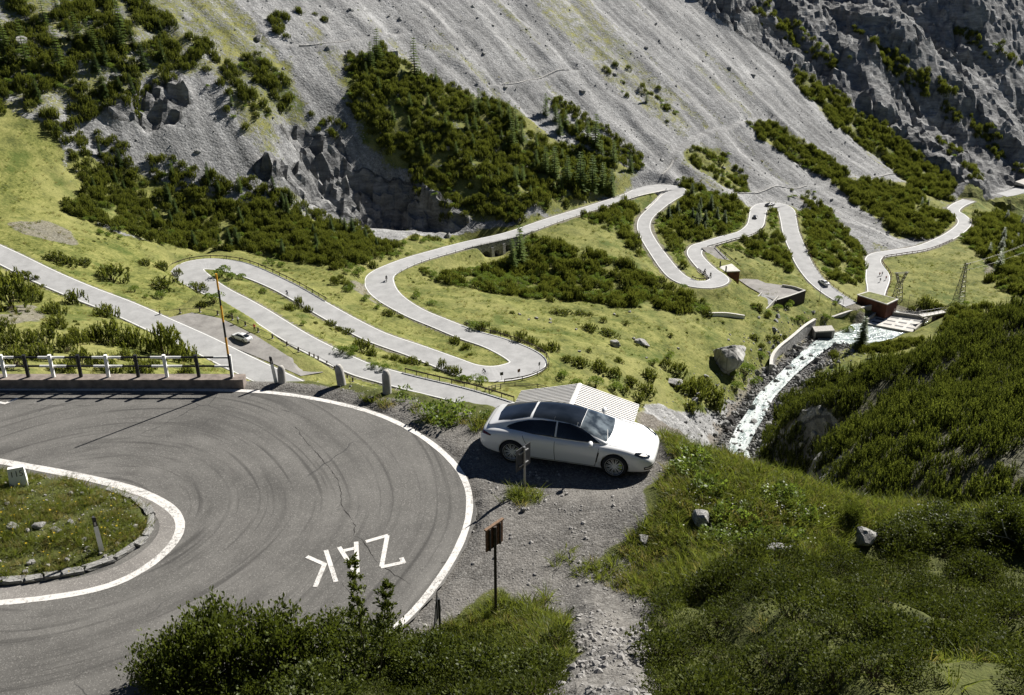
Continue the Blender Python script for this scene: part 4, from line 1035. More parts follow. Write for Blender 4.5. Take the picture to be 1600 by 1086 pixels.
def car_body_mesh(paint):
    sec = []
    for x, zt, zf, zs, w, zb in ST:
        zm = zb + (zs - zb) * 0.55
        sec.append((x, [(0, zt), (.35 * w, zt), (.62 * w, zt + (zf - zt) * .25), (.82 * w, zf), (.93 * w, zf - (zf - zs) * .35), (.985 * w, zs), (w, zm + .06), (.99 * w, zm - .06), (.955 * w, zb + .10), (.90 * w, zb), (.4 * w, zb), (0, zb)]))
    v, f = loft(sec)
    me = mesh_of('body', v, f, [paint, M['trim']], True)
    me = evaluated(me, [subd(2)])
    cut = MB()
    for x in (1.46, -1.49):
        for s in (-1, 1):
            n = 36; ring = lambda y: [(x + .392 * math.cos(2 * math.pi * i / n), y, .355 + .392 * math.sin(2 * math.pi * i / n)) for i in range(n)]
            a, b_ = ring(s * 1.2), ring(s * 0.60)
            cut.prism(a if s < 0 else b_, b_ if s < 0 else a, 1)
    cm_ = cut.mesh('cut', [paint, M['trim']])
    bmx = bmesh.new(); bmx.from_mesh(cm_); bmesh.ops.recalc_face_normals(bmx, faces=bmx.faces); bmx.to_mesh(cm_); bmx.free()
    co = bpy.data.objects.new('cut', cm_); COL.objects.link(co)
    def boo(o):
        m = o.modifiers.new('b', 'BOOLEAN'); m.operation = 'DIFFERENCE'; m.object = co; m.solver = 'EXACT'
    bmx = bmesh.new(); bmx.from_mesh(me); bmesh.ops.recalc_face_normals(bmx, faces=bmx.faces); bmx.to_mesh(me); bmx.free()
    me = evaluated(me, [boo]); bpy.data.objects.remove(co)
    me.name = 'body'
    me.polygons.foreach_set('use_smooth', [True] * len(me.polygons))
    at = me.attributes.new('sharp_face', 'BOOLEAN', 'FACE') if 'sharp_face' not in me.attributes else me.attributes['sharp_face']
    return me
ROOF = [(1.28, .93), (1.12, .985), (.85, 1.125), (.55, 1.262), (.28, 1.345), (0, 1.393), (-.35, 1.413), (-.75, 1.40), (-1.15, 1.345), (-1.55, 1.245), (-1.95, 1.11), (-2.2, 1.015), (-2.33, .955)]
def house_mesh(paint):
    sec = []
    for x, zr in ROOF:
        bz = .90 + .025 * (0.6 - x) * 0.3
        h = max(0.015, zr - bz); k = min(1.0, h / .42)
        wb = np.interp(x, [-2.33, -1.6, -.6, .5, 1.28], [.66, .80, .86, .86, .78]); wr = wb - .27 * k
        sec.append((x, [(0, zr), (.3 * wr / .6, zr - .002), (.75 * wr, zr - .02 * k - .002), (wr, zr - .085 * k - .004), (wr + (wb - wr) * .38, bz + h * .52), (wb, bz), (wb * .9, bz - .06), (0, bz - .08)]))
    v, f = loft(sec)
    return evaluated(mesh_of('cabin', v, f, paint, True), [subd(2)])
def bvh_of(*mes):
    v, f = [], []
    for me in mes:
        n = len(v); v += [p.co.copy() for p in me.vertices]; f += [tuple(i + n for i in p.vertices) for p in me.polygons]
    return BVHTree.FromPolygons(v, f)
def patch(name, pts, bvh, material, off=0.006, cuts=3, ax=None):
    """a panel laid on the body surface: outline in 3-D, filled, pulled on to the surface"""
    bm = bmesh.new(); fc = bm.faces.new([bm.verts.new(p) for p in pts]); bmesh.ops.triangulate(bm, faces=[fc])
    for _ in range(cuts): bmesh.ops.subdivide_edges(bm, edges=bm.edges[:], cuts=1, use_grid_fill=True)
    for v_ in bm.verts:
        if ax is not None:
            d = Vector(ax); h, nn, _, _ = bvh.ray_cast(v_.co - d * 3.0, d)
            if h is None: h, nn, _, _ = bvh.find_nearest(v_.co)
            v_.co = h - d * off
        else:
            h, nn, _, _ = bvh.find_nearest(v_.co); v_.co = h + nn * off
    bmesh.ops.recalc_face_normals(bm, faces=bm.faces)
    me = bpy.data.meshes.new(name); bm.to_mesh(me); bm.free(); me.materials.append(material)
    c = Vector((0, 0, 0.6)); tot = sum(((p.center - c).dot(p.normal)) for p in me.polygons)
    if tot < 0: me.flip_normals()
    me.polygons.foreach_set('use_smooth', [True] * len(me.polygons))
    return me
def wheel_parts():
    t = MB(); t.lathe([(.235, -.135), (.30, -.145), (.345, -.125), (.357, -.06), (.357, .06), (.345, .125), (.30, .145), (.235, .135)], 40, 'y')
    tyre = t.mesh('tyre', M['rubber'], True)
    r = MB(); r.lathe([(.262, -.12), (.272, -.138), (.262, -.142), (.245, -.125), (.24, .10)], 40, 'y')
    r.lathe([(.0, -.118), (.045, -.122), (.055, -.10), (.055, -.05)], 20, 'y')
    for k in range(10):
        for o_ in (-.085, .085):
            a = 2 * math.pi * k / 10 + o_; a2 = 2 * math.pi * k / 10 + o_ * 1.35
            p, q = Vector((math.cos(a) * .045, -.105, math.sin(a) * .045)), Vector((math.cos(a2) * .255, -.122, math.sin(a2) * .255))
            r.tube(p, q, .012, .008, 5)
    rim = r.mesh('rim', M['chrome'], False)
    d = MB(); d.lathe([(.02, -.045), (.195, -.045), (.195, -.02), (.02, -.02)], 32, 'y'); disc = d.mesh('brake_disc', M['dark_steel'])
    b = MB(); b.lathe([(.0, -.02), (.25, -.02), (.25, .0)], 32, 'y'); back = b.mesh('wheel_back', M['trim'])
    c = MB()
    for k in range(6):
        a = -0.5 + k * 0.2; a1 = a + 0.2
        c.prism([(math.cos(x) * rr, -.075, math.sin(x) * rr) for x, rr in ((a, .125), (a1, .125), (a1, .215), (a, .215))], [(math.cos(x) * rr, -.04, math.sin(x) * rr) for x, rr in ((a, .125), (a1, .125), (a1, .215), (a, .215))])
    return tyre, rim, disc, back, c.mesh('caliper', M['caliper'])
WH = wheel_parts()
BODY = {}
def build_car(name, paint, loc, rz, label, detail=True, group=None, scale=1.0, interior=False):
    e = empty(name, loc, rz, label, 'car', group); e.scale = (scale,) * 3
    if paint.name not in BODY:
        bo, ho = car_body_mesh(paint), house_mesh(paint); bv, hv = bvh_of(bo), bvh_of(ho)
        pp = []
        add = lambda nm, par, me: pp.append((nm, par, me))
        for s in (-1, 1):
            Y = s * 0.8; axx = (0, -s, 0)
            W = lambda pl: [(x, Y, z) for x, z in pl]
            add('side_window', 'cabin', patch('front_side_window', W([(.98, .945), (.72, 1.10), (.42, 1.225), (.1, 1.295), (-.24, 1.315), (-.24, .955)]), hv, M['glass'], .006, 3, axx))
            add('side_window', 'cabin', patch('rear_side_window', W([(-.29, 1.316), (-.7, 1.305), (-1.1, 1.245), (-1.42, 1.16), (-1.66, 1.06), (-1.72, 1.01), (-1.6, .985), (-1.2, .965), (-.29, .955)]), hv, M['glass'], .006, 3, axx))
            add('window_trim', 'cabin', patch('window_trim', W([(1.02, .925), (-1.6, .955), (-1.76, .99), (-1.6, .985), (-1.2, .965), (.98, .945)]), hv, M['trim'], .009, 2, axx))
            B_ = lambda pl: [(x, s * 0.96, z) for x, z in pl]
            def line(nm, pl, w=.016):
                for a, b_ in zip(pl[:-1], pl[1:]):
                    a, b_ = Vector((a[0], a[1])), Vector((b_[0], b_[1])); d = (b_ - a).normalized(); nn = Vector((-d.y, d.x)) * w / 2
                    add(nm, 'body', patch(nm, B_([tuple(a - nn), tuple(b_ - nn), tuple(b_ + nn), tuple(a + nn)]), bv, M['seam'], .004, 2, axx))
            line('door_seam', [(1.00, .90), (.98, .60), (.90, .26)]); line('door_seam', [(-.27, .93), (-.27, .60), (-.25, .26)]); line('door_seam', [(-1.22, .94), (-1.12, .74), (-.98, .56)])
            line('sill_seam', [(.92, .25), (-.95, .25)], .014)
            add('door_handle', 'body', patch('door_handle', B_([(.02, .80), (-.20, .81), (-.20, .775), (.02, .765)]), bv, paint, .022, 2, axx))
            add('door_handle', 'body', patch('door_handle', B_([(-.92, .825), (-1.14, .835), (-1.14, .80), (-.92, .79)]), bv, paint, .022, 2, axx))
            add('side_vent', 'body', patch('side_vent', B_([(1.02, .72), (.97, .72), (.92, .40), (.955, .40)]), bv, M['trim'], .006, 2, axx))
            add('headlight', 'body', patch('headlight', [(2.40, s * .56, .62), (2.36, s * .70, .60), (2.20, s * .83, .66), (1.98, s * .86, .745), (2.00, s * .78, .765), (2.22, s * .64, .70)], bv, M['glass'], .006, 3))
            add('lamp_lens', 'body', patch('lamp_lens', [(2.32, s * .66, .63), (2.20, s * .77, .675), (2.10, s * .80, .71), (2.20, s * .70, .695)], bv, M['chrome'], .011, 2))
            add('tail_light', 'body', patch('tail_light', [(-2.50, s * .45, .83), (-2.40, s * .74, .83), (-2.12, s * .90, .80), (-2.14, s * .90, .76), (-2.42, s * .78, .75), (-2.52, s * .45, .77)], bv, M['tail'], .006, 3))
            add('air_intake', 'body', patch('air_intake', [(2.47, s * .40, .40), (2.44, s * .62, .42), (2.27, s * .84, .40), (2.28, s * .84, .30), (2.44, s * .66, .29), (2.48, s * .40, .31)], bv, M['trim'], .006, 3))
            add('bumper_blade', 'body', patch('bumper_blade', [(2.48, s * .40, .375), (2.45, s * .60, .385), (2.30, s * .82, .375), (2.30, s * .82, .355), (2.45, s * .62, .355), (2.48, s * .40, .35)], bv, M['chrome'], .012, 2))
        add('grille', 'body', patch('grille', [(2.55, -.36, .40), (2.55, .36, .40), (2.53, .34, .28), (2.53, -.34, .28)], bv, M['trim'], .006, 3))
        add('tail_light', 'body', patch('light_strip', [(-2.55, -.5, .80), (-2.55, .5, .80), (-2.56, .5, .775), (-2.56, -.5, .775)], bv, M['tail'], .006, 3))
        dn = (0, 0, -1)
        ws = patch('windscreen', [(1.17, -.70, 1.3), (1.22, -.35, 1.3), (1.235, 0, 1.3), (1.22, .35, 1.3), (1.17, .70, 1.3), (.80, .665, 1.3), (.405, .575, 1.3), (.412, .3, 1.3), (.415, 0, 1.3), (.412, -.3, 1.3), (.405, -.575, 1.3), (.80, -.665, 1.3)], hv, M['glass'], .006, 3, dn)
        ws.materials.clear(); ws.materials.append(M['screen']); add('windscreen', 'cabin', ws)
        for x0, x1 in ((.395, .31), (.302, -.36), (-.368, -1.0)):
            w0, w1 = np.interp(x0, [-.98, -.4, .4], [.50, .545, .555]), np.interp(x1, [-.98, -.4, .4], [.50, .545, .555])
            add('roof_glass', 'cabin', patch('roof_glass', [(x0, -w0, 1.5), (x0 + .01, 0, 1.5), (x0, w0, 1.5), (x1, w1, 1.5), (x1 - .01, 0, 1.5), (x1, -w1, 1.5)], hv, M['glass'], .006, 3, dn))
        add('rear_window', 'cabin', patch('rear_window', [(-1.08, -.47, 1.5), (-1.06, 0, 1.5), (-1.08, .47, 1.5), (-1.6, .54, 1.5), (-2.02, .50, 1.5), (-2.08, 0, 1.5), (-2.02, -.50, 1.5), (-1.6, -.54, 1.5)], hv, M['glass'], .006, 3, dn))
        bon = [[(2.25, s * .55, 1), (1.9, s * .72, 1), (1.3, s * .76, 1), (1.22, s * .74, 1)] for s in (-1, 1)]
        for pl in bon:
            for a, b_ in zip(pl[:-1], pl[1:]):
                add('bonnet_seam', 'body', patch('bonnet_seam', [a, b_, (b_[0], b_[1] * .985, 1), (a[0], a[1] * .985, 1)], bv, M['seam'], .003, 2, dn))
        add('wiper', 'cabin', patch('wiper', [(1.20, -.62, 1.3), (1.10, -.1, 1.3), (1.085, -.1, 1.3), (1.185, -.62, 1.3)], hv, M['trim'], .016, 2, dn))
        add('emblem', 'body', patch('emblem', [(2.395, -.03, .9), (2.395, .03, .9), (2.335, .035, .9), (2.335, -.035, .9)], bv, M['chrome'], .006, 1, dn))
        BODY[paint.name] = (bo, ho, pp)
    bo, ho, pp = BODY[paint.name]
    body = put('body', bo, e); cab = put('cabin', ho, e)
    if detail:
        for nm, par, me in pp: put(nm, me, body if par == 'body' else cab)
        for s in (-1, 1):
            mb = MB(); bmx = bmesh.new(); bmesh.ops.create_icosphere(bmx, subdivisions=3, radius=1.0)
            mm = bpy.data.meshes.new('mirror'); bmx.to_mesh(mm); bmx.free(); mm.materials.append(paint); mm.polygons.foreach_set('use_smooth', [True] * len(mm.polygons))
            mi_ = put('door_mirror', mm, e, loc=(.78, s * 1.03, 1.0), scale=(.075, .125, .085))
            mb.tube((.80, s * .86, .93), (.79, s * .98, .965), .03, .025, 8); mb.build('mirror_stalk', M['trim'], e)
    else:
        for nm, par, me in pp:
            if nm in ('side_window', 'windscreen', 'rear_window', 'headlight', 'tail_light'): put(nm, me, body if par == 'body' else cab)
    for x in (1.46, -1.49):
        for s in (-1, 1):
            w = put('wheel', WH[0], e, loc=(x, s * .845, .357), rot=(0, 0, 0 if s < 0 else math.pi))
            put('rim', WH[1], w)
            if detail:
                put('brake_disc', WH[2], w); put('wheel_back', WH[3], w); put('caliper', WH[4], w)
    return e
wr_, wf_ = P0(801, 707, .357), P0(960.6, 730, .357)
hd = math.atan2(wf_[1] - wr_[1], wf_[0] - wr_[0])
cc = (np.array(wr_) + np.array(wf_)) / 2; nl = np.array([-math.sin(hd), math.cos(hd), 0])
cc = cc + nl * 0.93; cc[2] = 0.035
car0 = build_car('white_sports_saloon', M['car_white'], cc, hd, 'large white four-door sports saloon parked on the gravel beside the hairpin')
# ------------------------------------------------------------------ plants: one mesh per kind and variant
def tris(name, V, mats, mi=None):
    V = np.asarray(V).reshape(-1, 3); n = len(V) // 3
    return mesh_of(name, V, np.arange(n * 3).reshape(n, 3).tolist(), mats, False, mi)
def unit(v): return v / np.maximum(1e-9, np.linalg.norm(v, axis=-1, keepdims=True))
def blades(base, dirv, length, width, rng):
    """thin pointed leaves from base along dirv"""
    side = unit(np.cross(dirv, unit(rng.normal(size=dirv.shape)))) * (width / 2)[:, None]
    return np.stack([base - side, base + side, base + dirv * length[:, None]], 1)
def mugo_mesh(seed, plumes=62, needles=36, spread=0.42, tall=1.0, LL=(0.65, 1.05), thin=1.0, mats=('mugo', 'mugo_tip'), tipshare=0.75):
    rng = np.random.default_rng(seed)
    a = rng.uniform(0, 2 * np.pi, plumes); r = np.sqrt(rng.uniform(0, 1, plumes))
    lob = 1 + 0.22 * np.sin(a * 3 + seed) + 0.12 * np.sin(a * 5 + 2 * seed)
    low = rng.uniform(size=plumes) < 0.3
    r = np.where(low, rng.uniform(0.8, 1.0, plumes), r)
    top = (0.35 + 0.75 * np.sqrt(np.clip(1 - r * r, 0, 1)) * (0.75 + 0.35 * rng.uniform(size=plumes))) * tall
    top = np.where(low, rng.uniform(0.35, 0.7, plumes), top)
    x, y = np.cos(a) * r * lob, np.sin(a) * r * lob
    ax = unit(np.stack([np.cos(a) * r * spread, np.sin(a) * r * spread, np.ones(plumes)], 1) + 0.22 * rng.normal(size=(plumes, 3)))
    L = rng.uniform(*LL, plumes)
    tip = np.stack([x, y, top], 1); base = tip - ax * L[:, None]
    k = np.repeat(np.arange(plumes), needles); s = rng.uniform(0.05, 1.0, len(k))
    out = unit(rng.normal(size=(len(k), 3))); out = unit(out - (out * ax[k]).sum(1)[:, None] * ax[k])
    d = unit(ax[k] * 1.3 + out * (1.15 - 0.5 * s)[:, None])
    b = base[k] + ax[k] * (s * L[k])[:, None]
    T = blades(b, d, thin * rng.uniform(0.15, 0.26, len(k)) * (1.2 - 0.6 * s), thin * rng.uniform(0.05, 0.09, len(k)), rng)
    return tris('crown', T, [M[mats[0]], M[mats[1]]], ((s > 0.62) & (rng.uniform(size=len(s)) < tipshare)).astype(int))
def stem_mesh(seed, n=7, h=0.75, r=0.045, spread=0.55):
    rng = np.random.default_rng(seed); mb = MB()
    for i in range(n):
        a = rng.uniform(0, 6.28); rr = rng.uniform(0.15, spread)
        m_ = (math.cos(a) * rr * .5, math.sin(a) * rr * .5, h * .35)
        mb.tube((0, 0, -0.3), m_, r, r * .7, 5); mb.tube(m_, (math.cos(a) * rr, math.sin(a) * rr, h * rng.uniform(.7, 1)), r * .7, r * .3, 5)
    return mb.mesh('stem', M['bark'])
def conifer_mesh(seed, material, whorls=17, dens=9, wid=0.20, droop=0.25):
    """unit height"""
    rng = np.random.default_rng(seed); T = []
    for w in range(whorls):
        f = w / (whorls - 1); z = 0.06 + 0.92 * f
        rad = wid * (1 - f) ** 0.8 * rng.uniform(0.8, 1.15) + 0.012
        nb_ = max(4, int(dens * (1 - 0.5 * f)))
        for i in range(nb_):
            a = 2 * np.pi * (i + rng.uniform(-.35, .35)) / nb_ + w * 0.9; L = rad * rng.uniform(0.6, 1.15)
            d0 = np.array([math.cos(a), math.sin(a), -droop + 0.45 * f]); d0 /= np.linalg.norm(d0)
            sd = np.array([-math.sin(a), math.cos(a), 0.0])
            p = np.array([0, 0, z])
            m = max(3, int(L / 0.020))
            for q in range(m):
                s = (q + 0.5) / m; b = p + d0 * L * s + np.array([0, 0, -0.02 * s * s])
                ww = 0.042 * (1.2 - s) + 0.018
                for sg in (-1, 1):
                    dd = d0 * 0.8 + sd * sg * 0.9 + np.array([0, 0, rng.uniform(-.35, .25)]); dd /= np.linalg.norm(dd)
                    T.append([b - d0 * 0.018, b + d0 * 0.024, b + dd * (ww + 0.016) * rng.uniform(.8, 1.4)])
            T.append([p + d0 * L * 0.8 - sd * .008, p + d0 * L * 0.8 + sd * .008, p + d0 * L * 1.12 + np.array([0, 0, -.012])])
    for i in range(6):
        a = i * 1.05; T.append([[math.cos(a) * .006, math.sin(a) * .006, .95], [-math.cos(a) * .006, -math.sin(a) * .006, .95], [0.004 * math.cos(a * 3), 0, 1.03]])
    return tris('crown', np.array(T), material)
def trunk_mesh(): return MB().tube((0, 0, -0.05), (0, 0, 0.95), 0.016, 0.002, 6).mesh('trunk', M['bark'])
def shrub_mesh(seed, n=900, leafs=0.11, material='alder', lobes=7):
    rng = np.random.default_rng(seed)
    C = np.stack([rng.uniform(-.55, .55, lobes), rng.uniform(-.55, .55, lobes), rng.uniform(.35, .85, lobes)], 1); RR = rng.uniform(.32, .55, lobes)
    k = rng.integers(0, lobes, n); u = unit(rng.normal(size=(n, 3))); u[:, 2] = np.abs(u[:, 2]) * .9 - 0.25 * rng.uniform(size=n)
    b = C[k] + u * (RR[k] * rng.uniform(.75, 1.05, n))[:, None]
    d = unit(u + 0.9 * rng.normal(size=(n, 3)) + [0, 0, .4])
    sd = unit(np.cross(d, unit(rng.normal(size=(n, 3))))) * leafs * .38
    m_ = b + d * leafs * .5; t = b + d * leafs * rng.uniform(.8, 1.3, n)[:, None]
    V = np.stack([b, m_ - sd, t, m_ + sd], 1).reshape(-1, 3)
    return mesh_of('crown', V, np.arange(n * 4).reshape(n, 4).tolist(), M[material])
MUGO = [mugo_mesh(s) for s in (1, 2, 3)] + [mugo_mesh(4, 56, 38, 0.30, 1.4)]
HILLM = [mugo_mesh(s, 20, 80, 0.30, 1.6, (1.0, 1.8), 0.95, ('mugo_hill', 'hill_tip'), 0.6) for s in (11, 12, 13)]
MSTEM = [stem_mesh(s) for s in (1, 2)]
SPR = [conifer_mesh(s, M['spruce']) for s in (1, 2)]; LAR = [conifer_mesh(s, M['larch'], 15, 8, 0.19, 0.12) for s in (3, 4)]
TRK = trunk_mesh()
ALD = [shrub_mesh(s) for s in (1, 2)]

placed = []
def plant(kind, loc, size, label, group, tall=1.0, var=None):
    """an individual plant: size is half its width for bushes, its height for trees"""
    if kind == 'mugo':
        e = empty('mugo_pine', loc, random.uniform(0, 6.28), label, 'pine bush', group)
        cr_, stm, sc = (MUGO[random.randrange(4)] if var is None else HILLM[var]), random.choice(MSTEM), (size, size, size * tall)
    elif kind == 'alder':
        e = empty('leafy_shrub', loc, random.uniform(0, 6.28), label, 'shrub', group); cr_, stm, sc = random.choice(ALD), random.choice(MSTEM), (size, size, size * tall)
    else:
        e = empty('spruce_tree' if kind == 'spruce' else 'larch_tree', loc, random.uniform(0, 6.28), label, 'tree', group)
        cr_, stm, sc = random.choice(SPR if kind == 'spruce' else LAR), TRK, (size * tall, size * tall, size)
    o1 = put('crown', cr_, e, scale=sc); put('stem' if kind in ('mugo', 'alder') else 'trunk', stm, e, scale=sc)
    placed.append((loc[0], loc[1], size))
    return o1
_o = 'first second third fourth fifth sixth seventh eighth ninth'.split()
ORD = _o + 'tenth eleventh twelfth thirteenth fourteenth fifteenth sixteenth seventeenth eighteenth nineteenth twentieth'.split() + ['twenty-' + w for w in _o] + ['thirtieth'] + ['thirty-' + w for w in _o]
def nth(label, i, n): return label if n == 1 else label + (', leftmost of them' if i == 0 else ', rightmost of them' if i == n - 1 else ', %s from the left' % ORD[i])
def at_px(kind, rows, label, group, tall=1.0):
    rows = sorted(rows, key=lambda q: q[0]); lab0 = label
    for i_q, q in enumerate(rows):
        label = nth(lab0, i_q, len(rows))
        px, py, w = q[:3]
        p = hit(px, py); t = p[1] / float(ray(px, py)[1])
        sz = (w / FPX * t * (0.5 if kind in ('mugo', 'alder') else 1.0 / 0.93)) * random.uniform(.82, 1.28)
        p = p.copy(); p[2] -= 0.12
        src = plant(kind, p, sz, label, group, q[3] if len(q) > 3 else tall)
    return src
g = 'mugo pines on the slope below the striped barrier'
SRC_M = at_px('mugo', [(20, 482, 58, 1.3), (48, 468, 42, 1.2), (6, 455, 44, 1.3), (82, 490, 38), (88, 512, 42), (73, 538, 46), (20, 545, 50), (48, 542, 40), (118, 535, 34, 1.2), (147, 532, 36, 1.2), (177, 538, 42, 1.2), (205, 541, 46, 1.2), (262, 560, 50, 1.4), (285, 562, 42, 1.4), (127, 572, 50), (155, 568, 40), (100, 580, 42), (217, 588, 46), (197, 562, 40), (235, 575, 34), (60, 560, 40), (25, 572, 46), (170, 582, 44), (290, 585, 30), (245, 548, 30), (104, 550, 34), (0, 520, 44), (-20, 480, 50), (-25, 545, 46)],
              'dark mugo pine bush in the thicket below the striped barrier', g)
at_px('mugo', [(117, 475, 37, 1.05)], 'round dark mugo pine bush alone beside the first road', 'lone bushes by the first road')
at_px('mugo', [(163, 494, 36, 0.95)], 'low dark mugo pine bush touching the first road, behind the round one', 'lone bushes by the first road')
at_px('mugo', [(40, 436, 28, .8), (57, 437, 14), (67, 448, 11)], 'small mugo pine on the near verge of the first road', 'small bushes by the first road')
g = 'mugo pines on the meadow between the first road and the hairpin'
at_px('mugo', [(176, 438, 44, .75), (86, 409, 36, .6), (104, 412, 34, .6), (130, 412, 27, .6), (225, 413, 24, .8), (252, 420, 25, .9), (257, 451, 40, .6), (312, 456, 31, .8), (278, 430, 15), (199, 420, 9), (315, 478, 18)],
      'low mugo pine on the meadow below the first road', g)
at_px('alder', [(253, 466, 26), (210, 456, 18), (228, 465, 10), (335, 472, 26), (362, 492, 18), (300, 448, 16)], 'light green leafy shrub on the meadow left of the lay-by', 'shrubs beside the lay-by')
at_px('alder', [(345, 432, 26), (362, 436, 24), (378, 437, 18), (413, 458, 13)], 'leafy shrub on the tip inside the upper hairpin', 'shrubs inside the upper hairpin')
at_px('mugo', [(467, 482, 17, 1.9), (481, 487, 15, 1.5)], 'slim upright dark pine near the cyclist', 'slim pines on the grass strip')
g = 'mugo pines on the grass strip between the two valley roads'
at_px('mugo', [(452, 484, 20), (516, 508, 18), (530, 516, 20, .8), (543, 520, 18, .8), (493, 505, 9), (566, 552, 30), (580, 555, 18), (617, 563, 22), (632, 567, 20), (645, 568, 20), (602, 560, 16), (690, 577, 14, 1.5), (711, 584, 17, 1.3), (700, 580, 12), (667, 571, 9, 2.0)],
      'small mugo pine on the strip between two valley roads', g)
at_px('alder', [(535, 552, 28), (550, 552, 22), (473, 508, 13), (548, 557, 18), (600, 578, 20), (584, 575, 16), (732, 598, 30), (750, 601, 24), (718, 597, 18)], 'leafy shrub on the strip between two valley roads', 'shrubs between the valley roads')
g = 'bushes along the road to the lower hairpin'
at_px('mugo', [(607, 492, 22, .8), (625, 497, 14), (711, 536, 16, 1.2), (728, 545, 18, 1.1), (735, 555, 8), (773, 521, 22), (755, 516, 20), (813, 533, 24), (830, 537, 20), (863, 546, 28, 1.1), (846, 548, 20), (790, 525, 18)], 'dark mugo pine beside the road above the lower hairpin', g)
at_px('alder', [(746, 514, 30, .7), (650, 466, 18), (673, 476, 22, .7), (735, 507, 20, .7), (590, 482, 14), (570, 470, 16), (545, 455, 18), (560, 430, 22)], 'leafy shrub beside the road above the lower hairpin', 'shrubs along the road above the lower hairpin')
g = 'mugo pines dotted over the valley meadow'
at_px('mugo', [(920, 515, 27, .8), (948, 524, 27, .6), (978, 507, 15, .7), (943, 503, 14), (870, 491, 28, .5), (885, 490, 24, .5), (905, 492, 24, .5), (920, 493, 20, .5), (1048, 526, 10), (920, 550, 11), (966, 565, 14), (860, 470, 12), (800, 490, 10), (1200, 528, 16, .8), (1213, 532, 18, .8), (1225, 527, 12), (1190, 545, 14), (1178, 530, 14), (995, 540, 8), (1073, 520, 5), (1014, 512, 5), (1090, 500, 6), (1130, 505, 5), (1000, 480, 7)],
      'low mugo pine on the open meadow before the boulder', g)
g = 'mugo pines on the bank above the gorge'
at_px('mugo', [(1013, 590, 34), (1060, 585, 30), (1085, 615, 44), (1110, 625, 40), (1062, 608, 30), (1100, 605, 34), (1080, 640, 30), (1120, 640, 24), (1040, 575, 20), (1010, 612, 26), (985, 600, 24), (960, 590, 26), (935, 578, 26), (905, 570, 24), (885, 563, 20), (1000, 628, 24), (975, 615, 22)], 'dark mugo pine on the bank between hairpin and gorge', g)
at_px('alder', [(1165, 585, 30), (1180, 600, 26), (1145, 590, 26), (1190, 560, 20), (1020, 570, 24), (1045, 560, 20), (960, 610, 26), (900, 605, 30), (930, 605, 30), (880, 590, 24), (1150, 610, 24)], 'light green leafy shrub on the bank near the big boulder', 'shrubs near the big boulder')
at_px('alder', [(1322, 520, 24), (1250, 500, 14), (1262, 505, 16), (1292, 500, 14), (1232, 480, 20), (1215, 485, 18), (1200, 490, 16), (1310, 470, 16), (1305, 475, 10)], 'light green shrub among the concrete works by the weir', 'shrubs by the weir')
g = 'larches on the upper left slope'
at_px('larch', [(70, 40, 38), (95, 112, 68), (122, 72, 48), (192, 72, 52), (150, 85, 40), (40, 100, 50), (10, 80, 40), (362, 165, 24), (325, 290, 28), (270, 280, 26), (375, 300, 26)], 'green larch above the thicket on the upper left slope', g)
g = 'larches on the scree edge'
at_px('larch', [(590, 98, 42), (580, 108, 34), (648, 118, 46), (740, 180, 36), (748, 172, 26), (780, 185, 34), (795, 192, 38), (805, 205, 36), (815, 220, 32), (800, 230, 34), (838, 232, 26), (852, 270, 34), (866, 278, 40), (886, 287, 44), (906, 295, 48), (925, 300, 50), (941, 302, 44), (955, 306, 36), (838, 262, 32), (852, 180, 26), (868, 190, 28), (884, 200, 30), (900, 210, 28), (918, 220, 28), (930, 232, 40), (958, 258, 30), (985, 268, 26), (874, 210, 26), (940, 245, 26), (1010, 160, 18), (1440, 322, 14)], 'light green larch on the scree edge above the road', g, 1.15)
at_px('larch', [(812, 415, 62), (800, 425, 40)], 'tall light green larch growing beside the viaduct arches', 'larches by the viaduct', 1.2)
at_px('spruce', [(1345, 545, 42)], 'single dark spruce in front of the weir basin', 'lone spruce', 1.2)
at_px('larch', [(1560, 425, 34), (1545, 400, 24)], 'pale green larch in the wood behind the lattice tower', 'larches behind the tower', 1.2)
at_px('alder', [(1508, 478, 14, 1.2)], 'small round-crowned shrub right of the tall lattice tower', 'lone shrub')
at_px('mugo', [(1448, 478, 22, 1.1), (1462, 482, 20), (1425, 484, 14), (1470, 480, 14)], 'dark bush left of the tall lattice tower', 'bushes at the foot of the tower')
at_px('spruce', [(480, 340, 20), (1450, 320, 10)], 'small young spruce on the mountain side', 'young spruces')

def grove(pxl, n, h, kind, label, group, seed):
    rg = np.random.default_rng(seed); poly = [tuple(hit(a, b)[:2]) for a, b in pxl]; P = np.array(poly); S = []
    while len(S) < n:
        x, y = rg.uniform(P[:, 0].min(), P[:, 0].max()), rg.uniform(P[:, 1].min(), P[:, 1].max())
        if not inside(poly, np.array([x]), np.array([y]))[0] or bil(DROAD, x, y) < 6: continue
        S.append((x, y, float(bil(ZT, x, y)) - .2, h * rg.uniform(.65, 1.35)))
    S.sort(key=lambda q: q[0] / (q[1] * CP_ - (q[2] - CAMZ) * SP_))          # as they stand from left to right in the picture
    for i, q in enumerate(S): plant(kind, q[:3], q[3], nth(label, i, n), group, 1.25)
grove([(110, 215), (240, 240), (400, 295), (560, 355), (600, 395), (480, 410), (250, 375), (150, 330)], 39, 5.0, 'spruce', 'pointed spruce in the thicket above the upper hairpin', 'spruces in the thicket above the upper hairpin', 1)
grove([(560, 90), (640, 110), (740, 155), (830, 215), (950, 262), (900, 305), (780, 340), (650, 270), (560, 180)], 39, 5.0, 'larch', 'pointed larch in the thicket amid the slope', 'larches in the thicket in the middle of the slope', 2)
grove([(-20, 20), (200, 0), (320, 70), (240, 150), (60, 160), (-20, 150)], 22, 6.5, 'spruce', 'pointed spruce among pines of the upper left corner', 'spruces in the upper left corner', 3)
